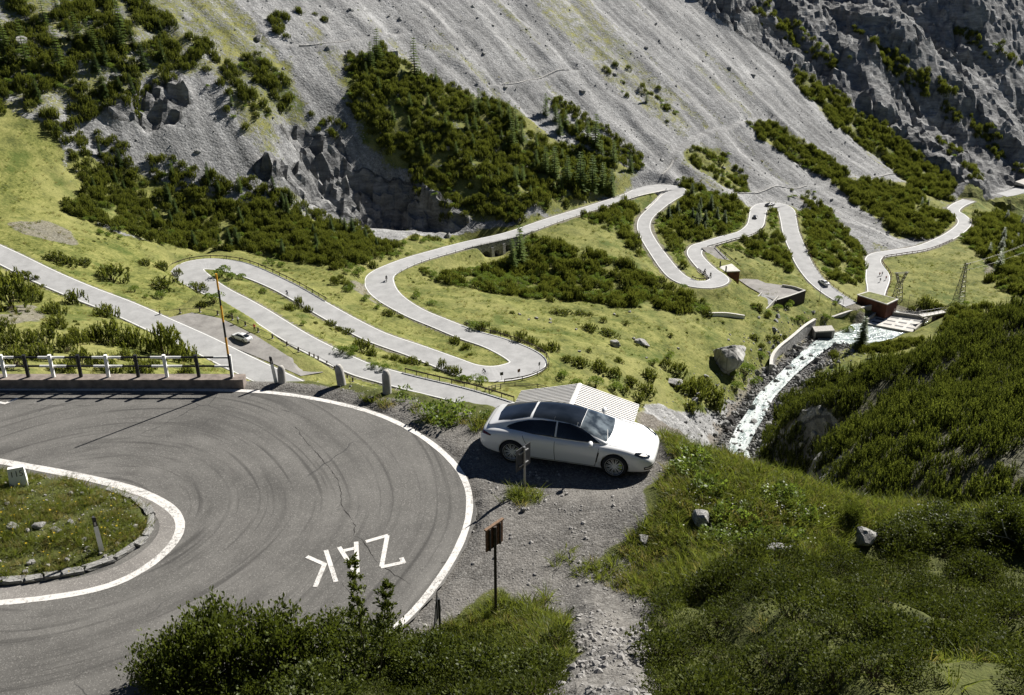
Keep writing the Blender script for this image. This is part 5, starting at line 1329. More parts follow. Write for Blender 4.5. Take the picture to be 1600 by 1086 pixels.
grove([(1025, 310), (1070, 290), (1160, 328), (1165, 355), (1075, 385), (1040, 375)], 12, 5.0, 'spruce', 'small pointed spruce between the far switchbacks', 'spruces between the far switchbacks', 4)
grove([(1530, 350), (1600, 350), (1620, 440), (1560, 430)], 12, 6.5, 'spruce', 'small pointed spruce in the wood at the right edge', 'spruces at the right edge', 5)
# ------------------------------------------------------------------ scattering (for what nobody could count)
def scatter(name, pts, scl, sources, label, cat, tilt=0.12, squash=None, seed=1):
    pts = np.asarray(pts, float); n = len(pts); rng = np.random.default_rng(seed)
    me = bpy.data.meshes.new(name); me.vertices.add(n); me.vertices.foreach_set('co', pts.astype(np.float32).ravel())
    rot = np.stack([rng.normal(0, tilt, n), rng.normal(0, tilt, n), rng.uniform(0, 6.283, n)], 1).astype(np.float32)
    scl = np.asarray(scl, float)
    sc = np.stack([scl, scl, scl * (squash if squash is not None else rng.uniform(.85, 1.2, n))], 1).astype(np.float32)
    me.attributes.new('rot', 'FLOAT_VECTOR', 'POINT').data.foreach_set('vector', rot.ravel())
    me.attributes.new('scl', 'FLOAT_VECTOR', 'POINT').data.foreach_set('vector', sc.ravel())
    me.attributes.new('pick', 'INT', 'POINT').data.foreach_set('value', rng.integers(0, len(sources), n).astype(np.int32))
    me.update()
    o = tag(put(name, me), label, cat, kind='stuff')
    ng = bpy.data.node_groups.new(name, 'GeometryNodeTree')
    ng.interface.new_socket('Geometry', in_out='INPUT', socket_type='NodeSocketGeometry'); ng.interface.new_socket('Geometry', in_out='OUTPUT', socket_type='NodeSocketGeometry')
    N = ng.nodes; gi, go = N.new('NodeGroupInput'), N.new('NodeGroupOutput')
    iop = N.new('GeometryNodeInstanceOnPoints'); g2i = N.new('GeometryNodeGeometryToInstance')
    for s in sources:
        oi = N.new('GeometryNodeObjectInfo'); oi.transform_space = 'ORIGINAL'; oi.inputs['Object'].default_value = s; oi.inputs['As Instance'].default_value = False
        ng.links.new(oi.outputs['Geometry'], g2i.inputs[0])
    def attr(nm, ty):
        a = N.new('GeometryNodeInputNamedAttribute'); a.data_type = ty; a.inputs['Name'].default_value = nm; return a.outputs['Attribute']
    ng.links.new(gi.outputs[0], iop.inputs['Points']); ng.links.new(g2i.outputs[0], iop.inputs['Instance'])
    iop.inputs['Pick Instance'].default_value = True
    ng.links.new(attr('pick', 'INT'), iop.inputs['Instance Index']); ng.links.new(attr('rot', 'FLOAT_VECTOR'), iop.inputs['Rotation']); ng.links.new(attr('scl', 'FLOAT_VECTOR'), iop.inputs['Scale'])
    ng.links.new(iop.outputs[0], go.inputs[0])
    o.modifiers.new('scatter', 'NODES').node_group = ng
    return o
def src_of(me):
    """a standing individual that uses this mesh"""
    return next(o for o in bpy.data.objects if o.type == 'MESH' and o.data == me)
def fill(pxl, sp, rng, keep=1.0, clump=0.0, road=4.6, riv=5.5):
    poly = [tuple(hit(a, b)[:2]) for a, b in pxl]; P = np.array(poly)
    gx = np.arange(P[:, 0].min(), P[:, 0].max(), sp); gy = np.arange(P[:, 1].min(), P[:, 1].max(), sp)
    X, Y = np.meshgrid(gx, gy); X = X + rng.uniform(-.5, .5, X.shape) * sp; Y = Y + rng.uniform(-.5, .5, Y.shape) * sp
    X, Y = X.ravel(), Y.ravel()
    wob = 2.2
    m = inside(poly, X + wob * fbm(X / 7, Y / 7, 2, 81), Y + wob * fbm(X / 7, Y / 7, 2, 82)) & (rng.uniform(size=len(X)) < keep)
    if clump: m &= fbm(X / 9, Y / 9, 3, 83) > clump
    m &= (bil(DROAD, X, Y) > road) & (bil(DRIV, X, Y) > riv) & (bil(laym, X, Y) < 0.3)
    X, Y = X[m], Y[m]
    return np.stack([X, Y, bil(ZT, X, Y) - 0.15], 1)
rng = np.random.default_rng(5)
THICK = [  # outline, spacing, share kept, clump threshold, light-green share, size
    ([(65, 180), (150, 208), (240, 232), (330, 262), (400, 288), (450, 305), (560, 350), (625, 385), (600, 405), (520, 425), (440, 405), (390, 392), (320, 392), (250, 382), (200, 368), (150, 345), (105, 330), (140, 290), (100, 240)], 1.9, .95, -.42, .10, 1.35),
    ([(-60, 20), (60, -20), (200, -20), (290, 40), (335, 75), (300, 118), (262, 130), (240, 160), (190, 172), (140, 190), (60, 168), (-60, 165)], 2.1, .95, -.22, .12, 1.5),
    ([(345, 95), (400, 86), (445, 120), (475, 165), (420, 190), (382, 218), (352, 170)], 2.1, .9, -.2, .15, 1.5),
    ([(300, 60), (330, 80), (360, 120), (330, 150), (300, 120)], 2.2, .6, 0.0, .1, 1.3), ([(425, 25), (460, 30), (455, 65), (430, 60)], 2.2, .8, -.2, 0, 1.5), ([(460, 0), (530, 40), (500, 55), (450, 20)], 2.3, .5, 0.05, 0, 1.3),
    ([(545, 85), (600, 75), (640, 105), (700, 132), (740, 150), (790, 160), (832, 210), (900, 230), (965, 255), (965, 292), (900, 315), (840, 335), (790, 350), (745, 340), (700, 305), (650, 278), (600, 240), (560, 200), (542, 150)], 1.9, .97, -.40, .10, 1.4),
    ([(620, 270), (700, 300), (730, 345), (700, 350), (640, 310)], 2.1, .8, -.05, .15, 1.3), ([(480, 170), (540, 195), (560, 235), (520, 215), (490, 200)], 2.1, .8, -.15, .2, 1.3),
    ([(850, 150), (890, 162), (945, 200), (1005, 250), (1005, 268), (940, 245), (880, 205)], 1.9, .9, -.35, .1, 1.3),
    ([(940, 90), (1010, 120), (1080, 190), (1075, 205), (1010, 180), (950, 130)], 2.6, .35, .08, .1, 1.2), ([(990, 120), (1030, 145), (1060, 185), (1030, 180)], 2.2, .7, -.05, .1, 1.2),
    ([(1075, 226), (1130, 236), (1172, 284), (1165, 302), (1120, 284), (1080, 254)], 1.9, .9, -.25, .3, 1.3),
    ([(1170, 196), (1204, 190), (1262, 225), (1322, 265), (1322, 285), (1280, 277), (1220, 238), (1180, 216)], 1.8, .97, -.4, .12, 1.4),
    ([(1297, 285), (1370, 283), (1430, 302), (1492, 343), (1492, 358), (1440, 374), (1400, 366), (1340, 322)], 1.9, .97, -.4, .12, 1.45),
    ([(1240, 105), (1290, 140), (1350, 180), (1420, 225), (1490, 285), (1495, 318), (1440, 303), (1380, 253), (1300, 193), (1245, 135)], 2.1, .95, -.35, .08, 1.6),
    ([(1220, 30), (1260, 50), (1330, 100), (1330, 120), (1260, 90), (1215, 50)], 2.4, .9, -.25, .1, 1.6), ([(1330, 40), (1380, 70), (1480, 160), (1470, 170), (1370, 95)], 2.2, .95, -.3, .1, 1.6), ([(1400, 90), (1480, 130), (1560, 210), (1590, 260), (1540, 230), (1440, 140)], 2.3, .9, -.2, .1, 1.6), ([(1480, 40), (1560, 70), (1600, 110), (1540, 95)], 2.4, .9, -.2, .1, 1.6), ([(1440, 200), (1520, 260), (1560, 300), (1500, 280)], 2.4, .8, -.1, .1, 1.5),
    ([(1140, 0), (1200, 0), (1250, 40), (1200, 30)], 2.6, .8, -.1, .1, 1.5), ([(1540, 200), (1600, 250), (1600, 275), (1550, 240)], 2.6, .6, 0, .1, 1.5),
    ([(1022, 308), (1070, 284), (1110, 300), (1165, 326), (1175, 350), (1150, 363), (1100, 374), (1072, 388), (1068, 428), (1040, 380), (1020, 345)], 1.8, .95, -.35, .40, 1.35),
    ([(1192, 337), (1214, 332), (1224, 370), (1238, 410), (1245, 432), (1200, 406), (1150, 402), (1130, 390), (1178, 370)], 1.9, .9, -.2, .35, 1.35),
    ([(1250, 330), (1290, 326), (1332, 368), (1352, 400), (1354, 440), (1310, 445), (1280, 420), (1255, 380)], 1.8, .95, -.3, .30, 1.4),
    ([(1240, 300), (1285, 300), (1262, 325), (1225, 315)], 2.0, .7, -.05, .4, 1.2),
    ([(700, 428), (742, 422), (776, 412), (812, 378), (835, 372), (880, 386), (940, 400), (1000, 425), (1060, 446), (1110, 480), (1108, 490), (1040, 488), (960, 478), (900, 468), (850, 468), (800, 462), (740, 452), (690, 440), (684, 432)], 1.8, .97, -.45, .35, 1.45),
    ([(905, 335), (960, 316), (1000, 330), (1000, 370), (1030, 412), (1000, 400), (960, 365), (920, 348)], 1.9, .95, -.35, .2, 1.4),
    ([(640, 420), (680, 405), (700, 415), (690, 440), (650, 440)], 2.0, .8, -.1, .6, 1.1), ([(560, 405), (620, 385), (700, 372), (720, 366), (640, 395), (590, 415)], 2.0, .7, -.05, .5, 1.2), ([(520, 425), (560, 415), (570, 440), (540, 455), (500, 440)], 2.0, .6, 0, .7, 1.0),
    ([(130, 330), (200, 360), (190, 385), (140, 370)], 2.2, .6, -.05, .7, 1.1), ([(380, 400), (440, 412), (500, 440), (470, 440), (420, 420)], 2.0, .7, -.1, .7, 1.0),
    ([(1525, 335), (1600, 345), (1640, 360), (1640, 470), (1590, 460), (1540, 440), (1560, 425), (1530, 395), (1495, 370), (1520, 350)], 2.0, .95, -.4, .15, 1.7),
    ([(1170, 480), (1200, 470), (1215, 490), (1260, 495), (1240, 505), (1190, 495)], 1.9, .7, -.1, .6, 1.0),
    ([(1300, 552), (1380, 535), (1440, 532), (1470, 545), (1420, 550), (1350, 560), (1290, 570)], 1.9, .6, 0.0, .15, 1.1), ([(1330, 545), (1440, 530), (1440, 540), (1340, 552)], 1.6, .9, -.3, .1, 1.1), ([(1480, 490), (1530, 480), (1560, 490), (1500, 520), (1470, 520)], 1.8, .9, -.3, .2, 1.4),
]
pm_, sm_, pa_, sa_ = [], [], [], []
for pxl, sp, keep, clump, lite, size in THICK:
    P = fill(pxl, sp * .95, rng, keep, clump + .04)
    li = rng.uniform(size=len(P)) < 1.3 * lite * (0.4 + 1.2 * (fbm(P[:, 0] / 14, P[:, 1] / 14, 2, 91) > 0)) if len(P) else np.zeros(0, bool)
    s = size * rng.uniform(.7, 1.3, len(P))
    pm_.append(P[~li]); sm_.append(s[~li]); pa_.append(P[li]); sa_.append(s[li] * .9)
# the pine hill right of the gorge: a sea of upright shoots
HILL = [(1190, 760), (1172, 735), (1165, 715), (1205, 640), (1262, 600), (1350, 572), (1430, 556), (1500, 512), (1600, 472), (1700, 440), (1720, 760), (1600, 830), (1500, 830), (1430, 822), (1390, 800), (1310, 772), (1235, 745)]
hp = fill(HILL, 1.5, rng, .97, -.6, riv=4.5)
gz = np.hypot(bil(ZT, hp[:, 0] + 1.5, hp[:, 1]) - bil(ZT, hp[:, 0] - 1.5, hp[:, 1]), bil(ZT, hp[:, 0], hp[:, 1] + 1.5) - bil(ZT, hp[:, 0], hp[:, 1] - 1.5)) / 3.0
hp = hp[gz < 4.0]
mound = fbm(hp[:, 0] / 5.0, hp[:, 1] / 5.0, 3, 131)
hp, mound = hp[mound > -.30], mound[mound > -.30]
hs = (1.15 + .9 * mound) * rng.uniform(.75, 1.3, len(hp))
# the bushes of the hill that show largest stand as individuals
o_ = np.argsort(hp[:, 1])
near_i = [i for i in o_ if abs(hp[i, 0] / hp[i, 1]) < 0.56][:85]
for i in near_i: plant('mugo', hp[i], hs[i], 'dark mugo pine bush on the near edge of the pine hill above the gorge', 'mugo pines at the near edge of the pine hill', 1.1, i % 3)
rest = np.setdiff1d(np.arange(len(hp)), near_i)
SM = [src_of(m_) for m_ in MUGO]; SA = [src_of(m_) for m_ in ALD]
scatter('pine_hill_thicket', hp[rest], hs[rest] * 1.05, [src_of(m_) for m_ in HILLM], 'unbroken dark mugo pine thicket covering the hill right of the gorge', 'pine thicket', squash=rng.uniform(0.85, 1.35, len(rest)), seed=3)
scatter('mugo_pine_thicket', np.vstack(pm_), np.concatenate(sm_), SM, 'dark mugo pine thickets over the mountain side and between the switchbacks', 'pine thicket', squash=rng.uniform(1.0, 1.8, sum(len(q) for q in pm_)), seed=4)
scatter('green_alder_thicket', np.vstack(pa_), np.concatenate(sa_), SA, 'light green leafy scrub mixed into the pine thickets', 'scrub', seed=5)
# ------------------------------------------------------------------ rocks
def rock_mesh(seed, planes=16, sub=3, rough=0.06, flat=1.0):
    rng = np.random.default_rng(seed)
    bm = bmesh.new(); bmesh.ops.create_icosphere(bm, subdivisions=sub, radius=1.0)
    N_ = unit(np.vstack([np.vstack([np.eye(3), -np.eye(3)]) + .32 * rng.normal(size=(6, 3)), rng.normal(size=(max(2, planes - 6), 3))])); O_ = np.r_[rng.uniform(.5, .8, 6), rng.uniform(.72, .98, max(2, planes - 6))]
    for v_ in bm.verts:
        u = np.array(v_.co); u /= np.linalg.norm(u)
        c_ = N_ @ u; r_ = np.min(np.where(c_ > 0.05, O_ / np.maximum(c_, .05), 9.0)); r_ = min(r_, 1.25)
        r_ *= 1 + rough * float(gnoise(np.array(u[0] * 3 + seed), np.array(u[1] * 3 + u[2] * 2.3), seed))
        v_.co = Vector(u * r_ * np.array([1, 1, flat]))
    me = bpy.data.meshes.new('rock'); bm.to_mesh(me); bm.free()
    return me
def rock_var(seed, material, **k):
    me = rock_mesh(seed, **k); me.materials.append(material); return me
RK = [rock_var(s, M['rock'], sub=3) for s in (1, 2, 3, 4)]
def boulder(name, loc, dims, rz, label, group=None, me=None, tilt=0.2, seed=0):
    rng = random.Random(seed)
    o = put(name, me or random.choice(RK), None, loc=loc, rot=(rng.uniform(-tilt, tilt), rng.uniform(-tilt, tilt), rz), scale=dims)
    return tag(o, label, 'rock', group)
clear = []
def near_rock(px, py, w, h, label, group=None, sink=0.3, me=None, sd=0):
    p = nhit(px, py); t = p[1] / float(ray(px, py)[1]); r_ = w / FPX * t / 2
    clear.append((p[0], p[1] - .15, r_ * 1.25)); return boulder('rock', (p[0], p[1], p[2] + r_ * h * (1 - sink)), (r_, r_ * .8, r_ * h), sd * 1.3, label, group, me, seed=sd)
near_rock(1093, 818, 42, .75, 'pale angular rock half sunk in the flowery grass', sd=1)
near_rock(1213, 870, 54, .55, 'flat-topped pale rock in the dark heath slope', sd=2, me=RK[1])
near_rock(1352, 848, 50, .7, 'rough dark-cracked rock on the crest of the slope', sd=3, me=RK[2])
near_rock(1152, 880, 20, .6, 'small white stone left of the flat-topped rock', sd=4)
near_rock(817, 799, 11, .8, 'small white stone at the foot of the road sign', sd=5)
near_rock(1005, 846, 24, .6, 'pale stone at the corner where gravel meets grass', sd=6)
near_rock(770, 962, 8, .7, 'small stone beside the wooden sign post', sd=7)
for k, (px, py, w) in enumerate([(62, 822, 22), (90, 830, 16), (130, 840, 12), (20, 825, 22), (50, 873, 12), (38, 886, 10), (85, 826, 12), (22, 790, 9), (135, 852, 9), (110, 815, 12)]):
    q = P0(px, py, .22); r_ = w / FPX * 28 / 2
    boulder('rock', (q[0], q[1], float(nearz(q[0], q[1])) + r_ * .2), (r_, r_ * .8, r_ * .5), k, 'white stone lying on the turning island, ' + ('right of the slab', 'beside the slab centre', 'just left of the road post', 'largest and furthest left', 'on the lower dark patch', 'lowest of all', 'between the slab and the post', 'highest, under the milestone', 'touching the road post shadow', 'behind the slab')[k], 'stones on the turning island', seed=k)
def far_rock(px, py, w, h, label, me=None, sd=0, group=None, sink=.25, depth=.8):
    p = hit(px, py); t = p[1] / float(ray(px, py)[1]); r_ = w / FPX * t / 2
    return boulder('boulder', (p[0], p[1], p[2] + r_ * h * (1 - sink) - r_ * h * .3), (r_, r_ * depth, r_ * h), sd * 1.7, label, group, me, seed=sd)
BB = rock_var(22, M['rock_big'], planes=13, sub=4, rough=.05)
far_rock(1140, 570, 62, .95, 'huge pale boulder with a black shaded side on the meadow above the gorge', BB, 4, sink=.2)
far_rock(962, 541, 20, .8, 'dark grey boulder alone on the meadow, left of a pale one', RK[0], 2)
far_rock(1003, 538, 24, .55, 'pale wide boulder on the meadow, right of the dark one', BB, 3)
far_rock(1050, 598, 32, .3, 'flat white slab of rock above the gorge', BB, 5)
RD = rock_var(31, M['rock_dark'], planes=14, sub=3)
far_rock(1143, 664, 26, .85, 'round dark boulder in the river, the larger of two', RD, 6)
far_rock(1140, 674, 24, .5, 'dark flat boulder in the river, in front of the round one', RD, 7)
far_rock(1146, 698, 20, .5, 'dark boulder at the lower left river edge', RD, 8)
far_rock(1252, 553, 14, .6, 'dark stone in the shallow river below the stone wall', RD, 9)
far_rock(33, 68, 24, .8, 'pale triangular boulder on the upper left slope', BB, 10)
far_rock(183, 120, 18, .6, 'pale boulder among the pines of the upper left slope', BB, 11)
far_rock(405, 62, 14, .9, 'grey boulder on the scree edge, upper left', RK[2], 12)
for k, (px, py, w) in enumerate([(1262, 560, 7), (1245, 565, 6), (1235, 572, 8), (1270, 545, 5), (1225, 582, 7), (1180, 660, 7), (1160, 690, 8), (1170, 740, 10), (1190, 750, 9)]):
    far_rock(px, py, w, .6, 'small dark stone standing out of the river, %s from the weir end' % ORD[(3, 2, 4, 0, 5, 6, 7, 8, 9)[k] if k != 3 else 0].replace('first', 'nearest'), RD, 20 + k, 'stones in the river')
for k, (px, py, w) in enumerate(sorted([(990, 530, 8), (812, 492, 7), (826, 500, 6), (838, 498, 8), (860, 500, 7), (900, 515, 6), (960, 492, 7), (984, 488, 7), (1010, 560, 6), (905, 550, 7), (860, 505, 7), (1060, 545, 6)])):
    far_rock(px, py, w, .6, nth('small pale stone on the valley meadow', k, 12), RK[1], 40 + k, 'small stones on the meadow')

# scree stones
SRC_S = [boulder('boulder', pm(a, b) + np.array([0, 0, .2]), (1.1, .9, .7), k, lb, None, rock_var(50 + k, M['scree_stone'], sub=2, planes=12), seed=k) for k, (a, b, lb) in enumerate([(770, 40, 'angular grey block lying high on the scree slope'), (1025, 38, 'pale flat block on the upper right scree')])]
n = 22000
X = rng.uniform(-200, 330, n); Y = rng.uniform(280, 700, n)
w_ = bil(mount * (1 - .75 * rockw) * (1 - .6 * grass), X, Y) * (0.35 + .9 * np.clip(fbm(X / 22, Y / 22, 3, 95) + .25, 0, 1)) * (bil(DROAD, X, Y) > 5)
k_ = rng.uniform(size=n) < w_
s_ = .14 + .17 * rng.pareto(2.4, n); s_ = np.minimum(s_, 1.5)
scatter('scree_boulders', np.stack([X, Y, bil(ZT, X, Y)], 1)[k_], s_[k_], SRC_S, 'loose grey stones strewn over the scree slope', 'stones', tilt=.8, seed=6)
n = 3600
i_ = rng.integers(0, int(len(LRIV) * .78), n); off_ = rng.normal(0, 6.3, n); dd = np.gradient(LRIV[:, :2], axis=0); dd /= np.linalg.norm(dd, axis=1)[:, None]
X, Y = LRIV[i_, 0] - dd[i_, 1] * off_, LRIV[i_, 1] + dd[i_, 0] * off_
k_ = (np.abs(off_) > 2.2) | (rng.uniform(size=n) < .3)
scatter('river_stones', np.stack([X, Y, np.maximum(bil(ZT, X, Y), LRIV[i_, 2] - .1)], 1)[k_], np.minimum(1.1, .15 + .2 * rng.pareto(2.4, n))[k_], SRC_S, 'grey stones lining the river bed', 'stones', tilt=.8, seed=7)
# tussocks and dwarf shrubs that roughen the valley turf
def tuft_mesh(seed, n=26, h=.24, r=.10, w=.012, material='grass'):
    rg = np.random.default_rng(seed); V, F = [], []
    for i in range(n):
        a = rg.uniform(0, 6.28); b = np.array([math.cos(a), math.sin(a), 0]) * r * math.sqrt(rg.uniform()) ; L = h * rg.uniform(.5, 1.2)
        d = unit(np.array([math.cos(a) * .5, math.sin(a) * .5, 1.0]) + rg.normal(0, .25, 3)); d2 = unit(d + np.array([math.cos(a), math.sin(a), -.25]) * .7)
        sd = unit(np.cross(d, rg.normal(size=3))) * w / 2; m_ = b + d * L * .55; t_ = m_ + d2 * L * .5
        k = len(V); V += [b - sd, b + sd, m_ + sd * .8, m_ - sd * .8, t_]; F += [(k, k + 1, k + 2, k + 3), (k + 3, k + 2, k + 4)]
    return mesh_of('grass_tuft', V, F, M[material])
GT = [tuft_mesh(1), tuft_mesh(2, 20, .30, .08), tuft_mesh(3, 24, .2, .12, .014, 'drygrass')]
SRC_G = []
for k, (px, py, lb) in enumerate([(812, 778, 'tuft of green grass around the foot of the road sign'), (826, 780, 'tuft of tall grass right of the road sign post'), (1035, 748, 'straw-coloured grass tuft on the gravel in front of the car')]):
    p = nhit(px, py); o = put('grass_tuft', GT[k], None, loc=p, scale=1.3); SRC_G.append(tag(o, lb, 'grass tuft'))
n = 42000
X = rng.uniform(-140, 220, n); Y = rng.uniform(130, 470, n)
w_ = bil(grass, X, Y) * np.clip(.5 + 1.2 * fbm(X / 8, Y / 8, 3, 97), 0, 1) * (bil(DROAD, X, Y) > 4.2) * (bil(DRIV, X, Y) > 6) * (bil(laym, X, Y) < .1) * (np.abs(X / Y) < .56)
k_ = rng.uniform(size=n) < w_
scatter('meadow_tussocks', np.stack([X, Y, bil(ZT, X, Y)], 1)[k_], rng.uniform(1.5, 3.6, n)[k_], SRC_G, 'grass tussocks roughening the valley meadows', 'grass', seed=8)

n = 9000
X = rng.uniform(-140, 220, n); Y = rng.uniform(130, 470, n)
w_ = bil(grass, X, Y) * np.clip(-.05 + 1.5 * fbm(X / 11, Y / 11, 3, 98), 0, .7) * (bil(DROAD, X, Y) > 4.4) * (bil(DRIV, X, Y) > 7) * (bil(laym, X, Y) < .1) * (bil(yardm, X, Y) < .1) * (np.abs(X / Y) < .56)
k_ = rng.uniform(size=n) < w_
scatter('dwarf_scrub', np.stack([X, Y, bil(ZT, X, Y) - .1], 1)[k_], rng.uniform(.18, .5, n)[k_], SM[:3] + SA[:1], 'low dark dwarf scrub dotted over the valley turf', 'scrub', seed=18)
# ------------------------------------------------------------------ foreground plants
def heath_mesh(seed, n=230, r=.28, h=.30, ll=.036):
    rg = np.random.default_rng(seed)
    a = rg.uniform(0, 6.28, n); q = np.sqrt(rg.uniform(size=n)); z = h * (np.sqrt(np.clip(1 - q * q, 0, 1)) * rg.uniform(.55, 1.05, n) + .1)
    b = np.stack([np.cos(a) * q * r, np.sin(a) * q * r, z], 1)
    d = unit(np.stack([np.cos(a) * .6, np.sin(a) * .6, np.full(n, .7)], 1) + .55 * rg.normal(size=(n, 3)))
    L = ll * rg.uniform(.7, 1.3, n)[:, None]; sd = unit(np.cross(d, unit(rg.normal(size=(n, 3))))) * L * .27
    V = np.stack([b, b + d * L * .5 - sd, b + d * L, b + d * L * .5 + sd], 1).reshape(-1, 3)
    F = np.arange(n * 4).reshape(n, 4).tolist(); mi = [0] * n
    V = V.tolist()
    for i in range(14):
        aa = rg.uniform(0, 6.28); rr = r * rg.uniform(.2, .8); k = len(V)
        V += [[.01, 0, -.05], [-.006, .008, -.05], [math.cos(aa) * rr, math.sin(aa) * rr, h * .75]]; F.append((k, k + 1, k + 2)); mi.append(1)
    return mesh_of('heath_clump', V, F, [M['heath'], M['bark']], False, mi)
HM = [heath_mesh(1), heath_mesh(2, 260, .30, .36), heath_mesh(3, 200, .24, .26, .042)]
SRC_H = []
for k, (px, py, lb) in enumerate([(1300, 990, 'glossy dark heath clump in the middle of the dark slope'), (1420, 930, 'glossy dark heath clump below the crest of the slope'), (1120, 960, 'glossy dark heath clump beside the stony path')]):
    p = nhit(px, py); SRC_H.append(tag(put('heath_shrub', HM[k], None, loc=p, scale=1.2), lb, 'shrub'))
def flower_mesh(material):
    V, F, mi = [], [], []
    for i in range(6):
        a = i * math.pi / 3; k = len(V); V += [[0, 0, .2], [math.cos(a - .4) * .022, math.sin(a - .4) * .022, .205], [math.cos(a + .4) * .022, math.sin(a + .4) * .022, .205]]; F.append((k, k + 1, k + 2)); mi.append(0)
    k = len(V); V += [[.003, 0, 0], [-.003, 0, 0], [0, 0, .2]]; F.append((k, k + 1, k + 2)); mi.append(1)
    return mesh_of('flower', V, F, [M[material], M['grass']], False, mi)
FW, FY = flower_mesh('petal'), flower_mesh('petal_y')
SRC_F = [tag(put('flower', FW, None, loc=nhit(1080, 770), scale=1.3), 'white flower in the grass just right of the car nose', 'flower')]
SRC_Y = [tag(put('flower', FY, None, loc=P0(185, 835, .2), scale=1.3), 'yellow flower in the island grass right of the white post', 'flower')]
SRC_P = [tag(put('pebble', rock_var(70 + k, M['gravel'], sub=1, planes=9), None, loc=nhit(a, b), scale=.09, rot=(0, 0, k)), lb, 'stone') for k, (a, b, lb) in enumerate([(905, 880, 'loose grey stone on the gravel left of the heath slope'), (955, 985, 'loose grey stone on the steep stony path')])]
def near_fill(pxl, dens, mask=None, seed=1, road=.3):
    rg = np.random.default_rng(seed); poly = npoly(pxl); P = np.array(poly)
    a0, a1, b0, b1 = P[:, 0].min(), P[:, 0].max(), P[:, 1].min(), P[:, 1].max(); n = int((a1 - a0) * (b1 - b0) * dens)
    X, Y = rg.uniform(a0, a1, n), rg.uniform(b0, b1, n)
    m = inside(poly, X + .35 * fbm(X / 1.1, Y / 1.1, 2, 21), Y + .35 * fbm(X / 1.1, Y / 1.1, 2, 22))
    if mask is not None: m &= rg.uniform(size=n) < mask(X, Y)
    m &= (bil(sroad, X, Y, nxl, nyl) < -road)
    for cx, cy, cr in clear: m &= np.hypot(X - cx, Y - cy) > cr
    return np.stack([X, Y, nearz(X, Y)], 1)[m]
HEATH_PX = [(1005, 1110), (1028, 1020), (1024, 955), (1065, 915), (1150, 890), (1250, 862), (1330, 850), (1420, 830), (1620, 800), (1850, 790), (1900, 1120), (1300, 1120), (1030, 1115)]
hz_ = near_fill(HEATH_PX, 17, lambda X, Y: np.clip(.75 + 1.9 * fbm(X / 1.3, Y / 1.3, 3, 31), .06, 1), 1)
hz2 = near_fill([(600, 1030), (660, 1000), (720, 1010), (800, 1005), (870, 1000), (890, 1040), (865, 1110), (500, 1115)], 15, None, 2)
hz_ = np.vstack([hz_, hz2])
scatter('heath_carpet', hz_ - [0, 0, .04], np.clip(1.05 + .9 * fbm(hz_[:, 0] / 1.1, hz_[:, 1] / 1.1, 2, 32), .55, 1.9) * rng.uniform(.8, 1.25, len(hz_)), SRC_H, 'glossy dark green heath covering the slope in the lower corner', 'heath', tilt=.25, seed=9)
def gmask(X, Y): return bil(ngrass, X, Y, nxl, nyl)
g1 = near_fill([(1040, 700), (1100, 718), (1190, 764), (1300, 797), (1400, 817), (1480, 815), (1420, 850), (1300, 872), (1150, 900), (1040, 935), (960, 925), (900, 890), (980, 850), (1020, 800), (1050, 740)], 75, lambda X, Y: np.clip(gmask(X, Y) + .1, 0, 1), 3)
g2 = near_fill([(380, 596), (450, 596), (620, 604), (700, 622), (800, 642), (800, 660), (690, 645), (600, 628), (450, 607), (390, 607)], 60, lambda X, Y: np.clip(.5 + 1.2 * fbm(X / .8, Y / .8, 2, 33), 0, 1), 4, .5)
g3 = near_fill([(640, 1020), (690, 975), (760, 945), (840, 935), (885, 975), (890, 1030), (640, 1050)], 90, None, 5)
g4 = near_fill([(780, 765), (840, 760), (850, 800), (800, 815), (770, 800)], 60, lambda X, Y: np.exp(-((X - P0(818, 778)[0]) ** 2 + (Y - P0(818, 778)[1]) ** 2) / .12), 6)
g5 = near_fill([(820, 830), (1000, 800), (990, 860), (900, 900), (830, 900)], 14, lambda X, Y: np.clip(fbm(X / .9, Y / .9, 2, 35), 0, 1), 7)
# island
pi_ = np.array(isl_poly); n = 9000; X, Y = rng.uniform(-19, pi_[:, 0].max(), n), rng.uniform(pi_[:, 1].min(), pi_[:, 1].max(), n)
m = inside(isl_poly, X, Y) & (bil(dI, X, Y, nxl, nyl) > .12) & (rng.uniform(size=n) < np.clip(.55 + 1.1 * fbm(X / 1.2, Y / 1.2, 3, 36), .08, 1))
g6 = np.stack([X, Y, nearz(X, Y)], 1)[m]
g7 = near_fill(HEATH_PX, 9, lambda X, Y: np.clip(-.05 + 1.4 * fbm(X / 1.7 + 5, Y / 1.7, 3, 44), 0, 1), 21)
GA = np.vstack([g1, g2, g3, g4, g5, g7])
Xc = rng.uniform(4.5, 17, 2600); Yc = np.interp(Xc, *EDGE) + rng.uniform(-1.2, 2.2, 2600)
GA = np.vstack([GA, np.stack([Xc, Yc, nearz(Xc, Yc)], 1)])
scatter('verge_grass', GA, rng.uniform(.7, 1.5, len(GA)), SRC_G[:2] + SRC_G, 'grass growing on the bank and the road verges', 'grass', tilt=.2, seed=10)
scatter('island_grass', g6, rng.uniform(.45, 1.0, len(g6)), SRC_G, 'short patchy grass on the turning island', 'grass', tilt=.25, seed=11)
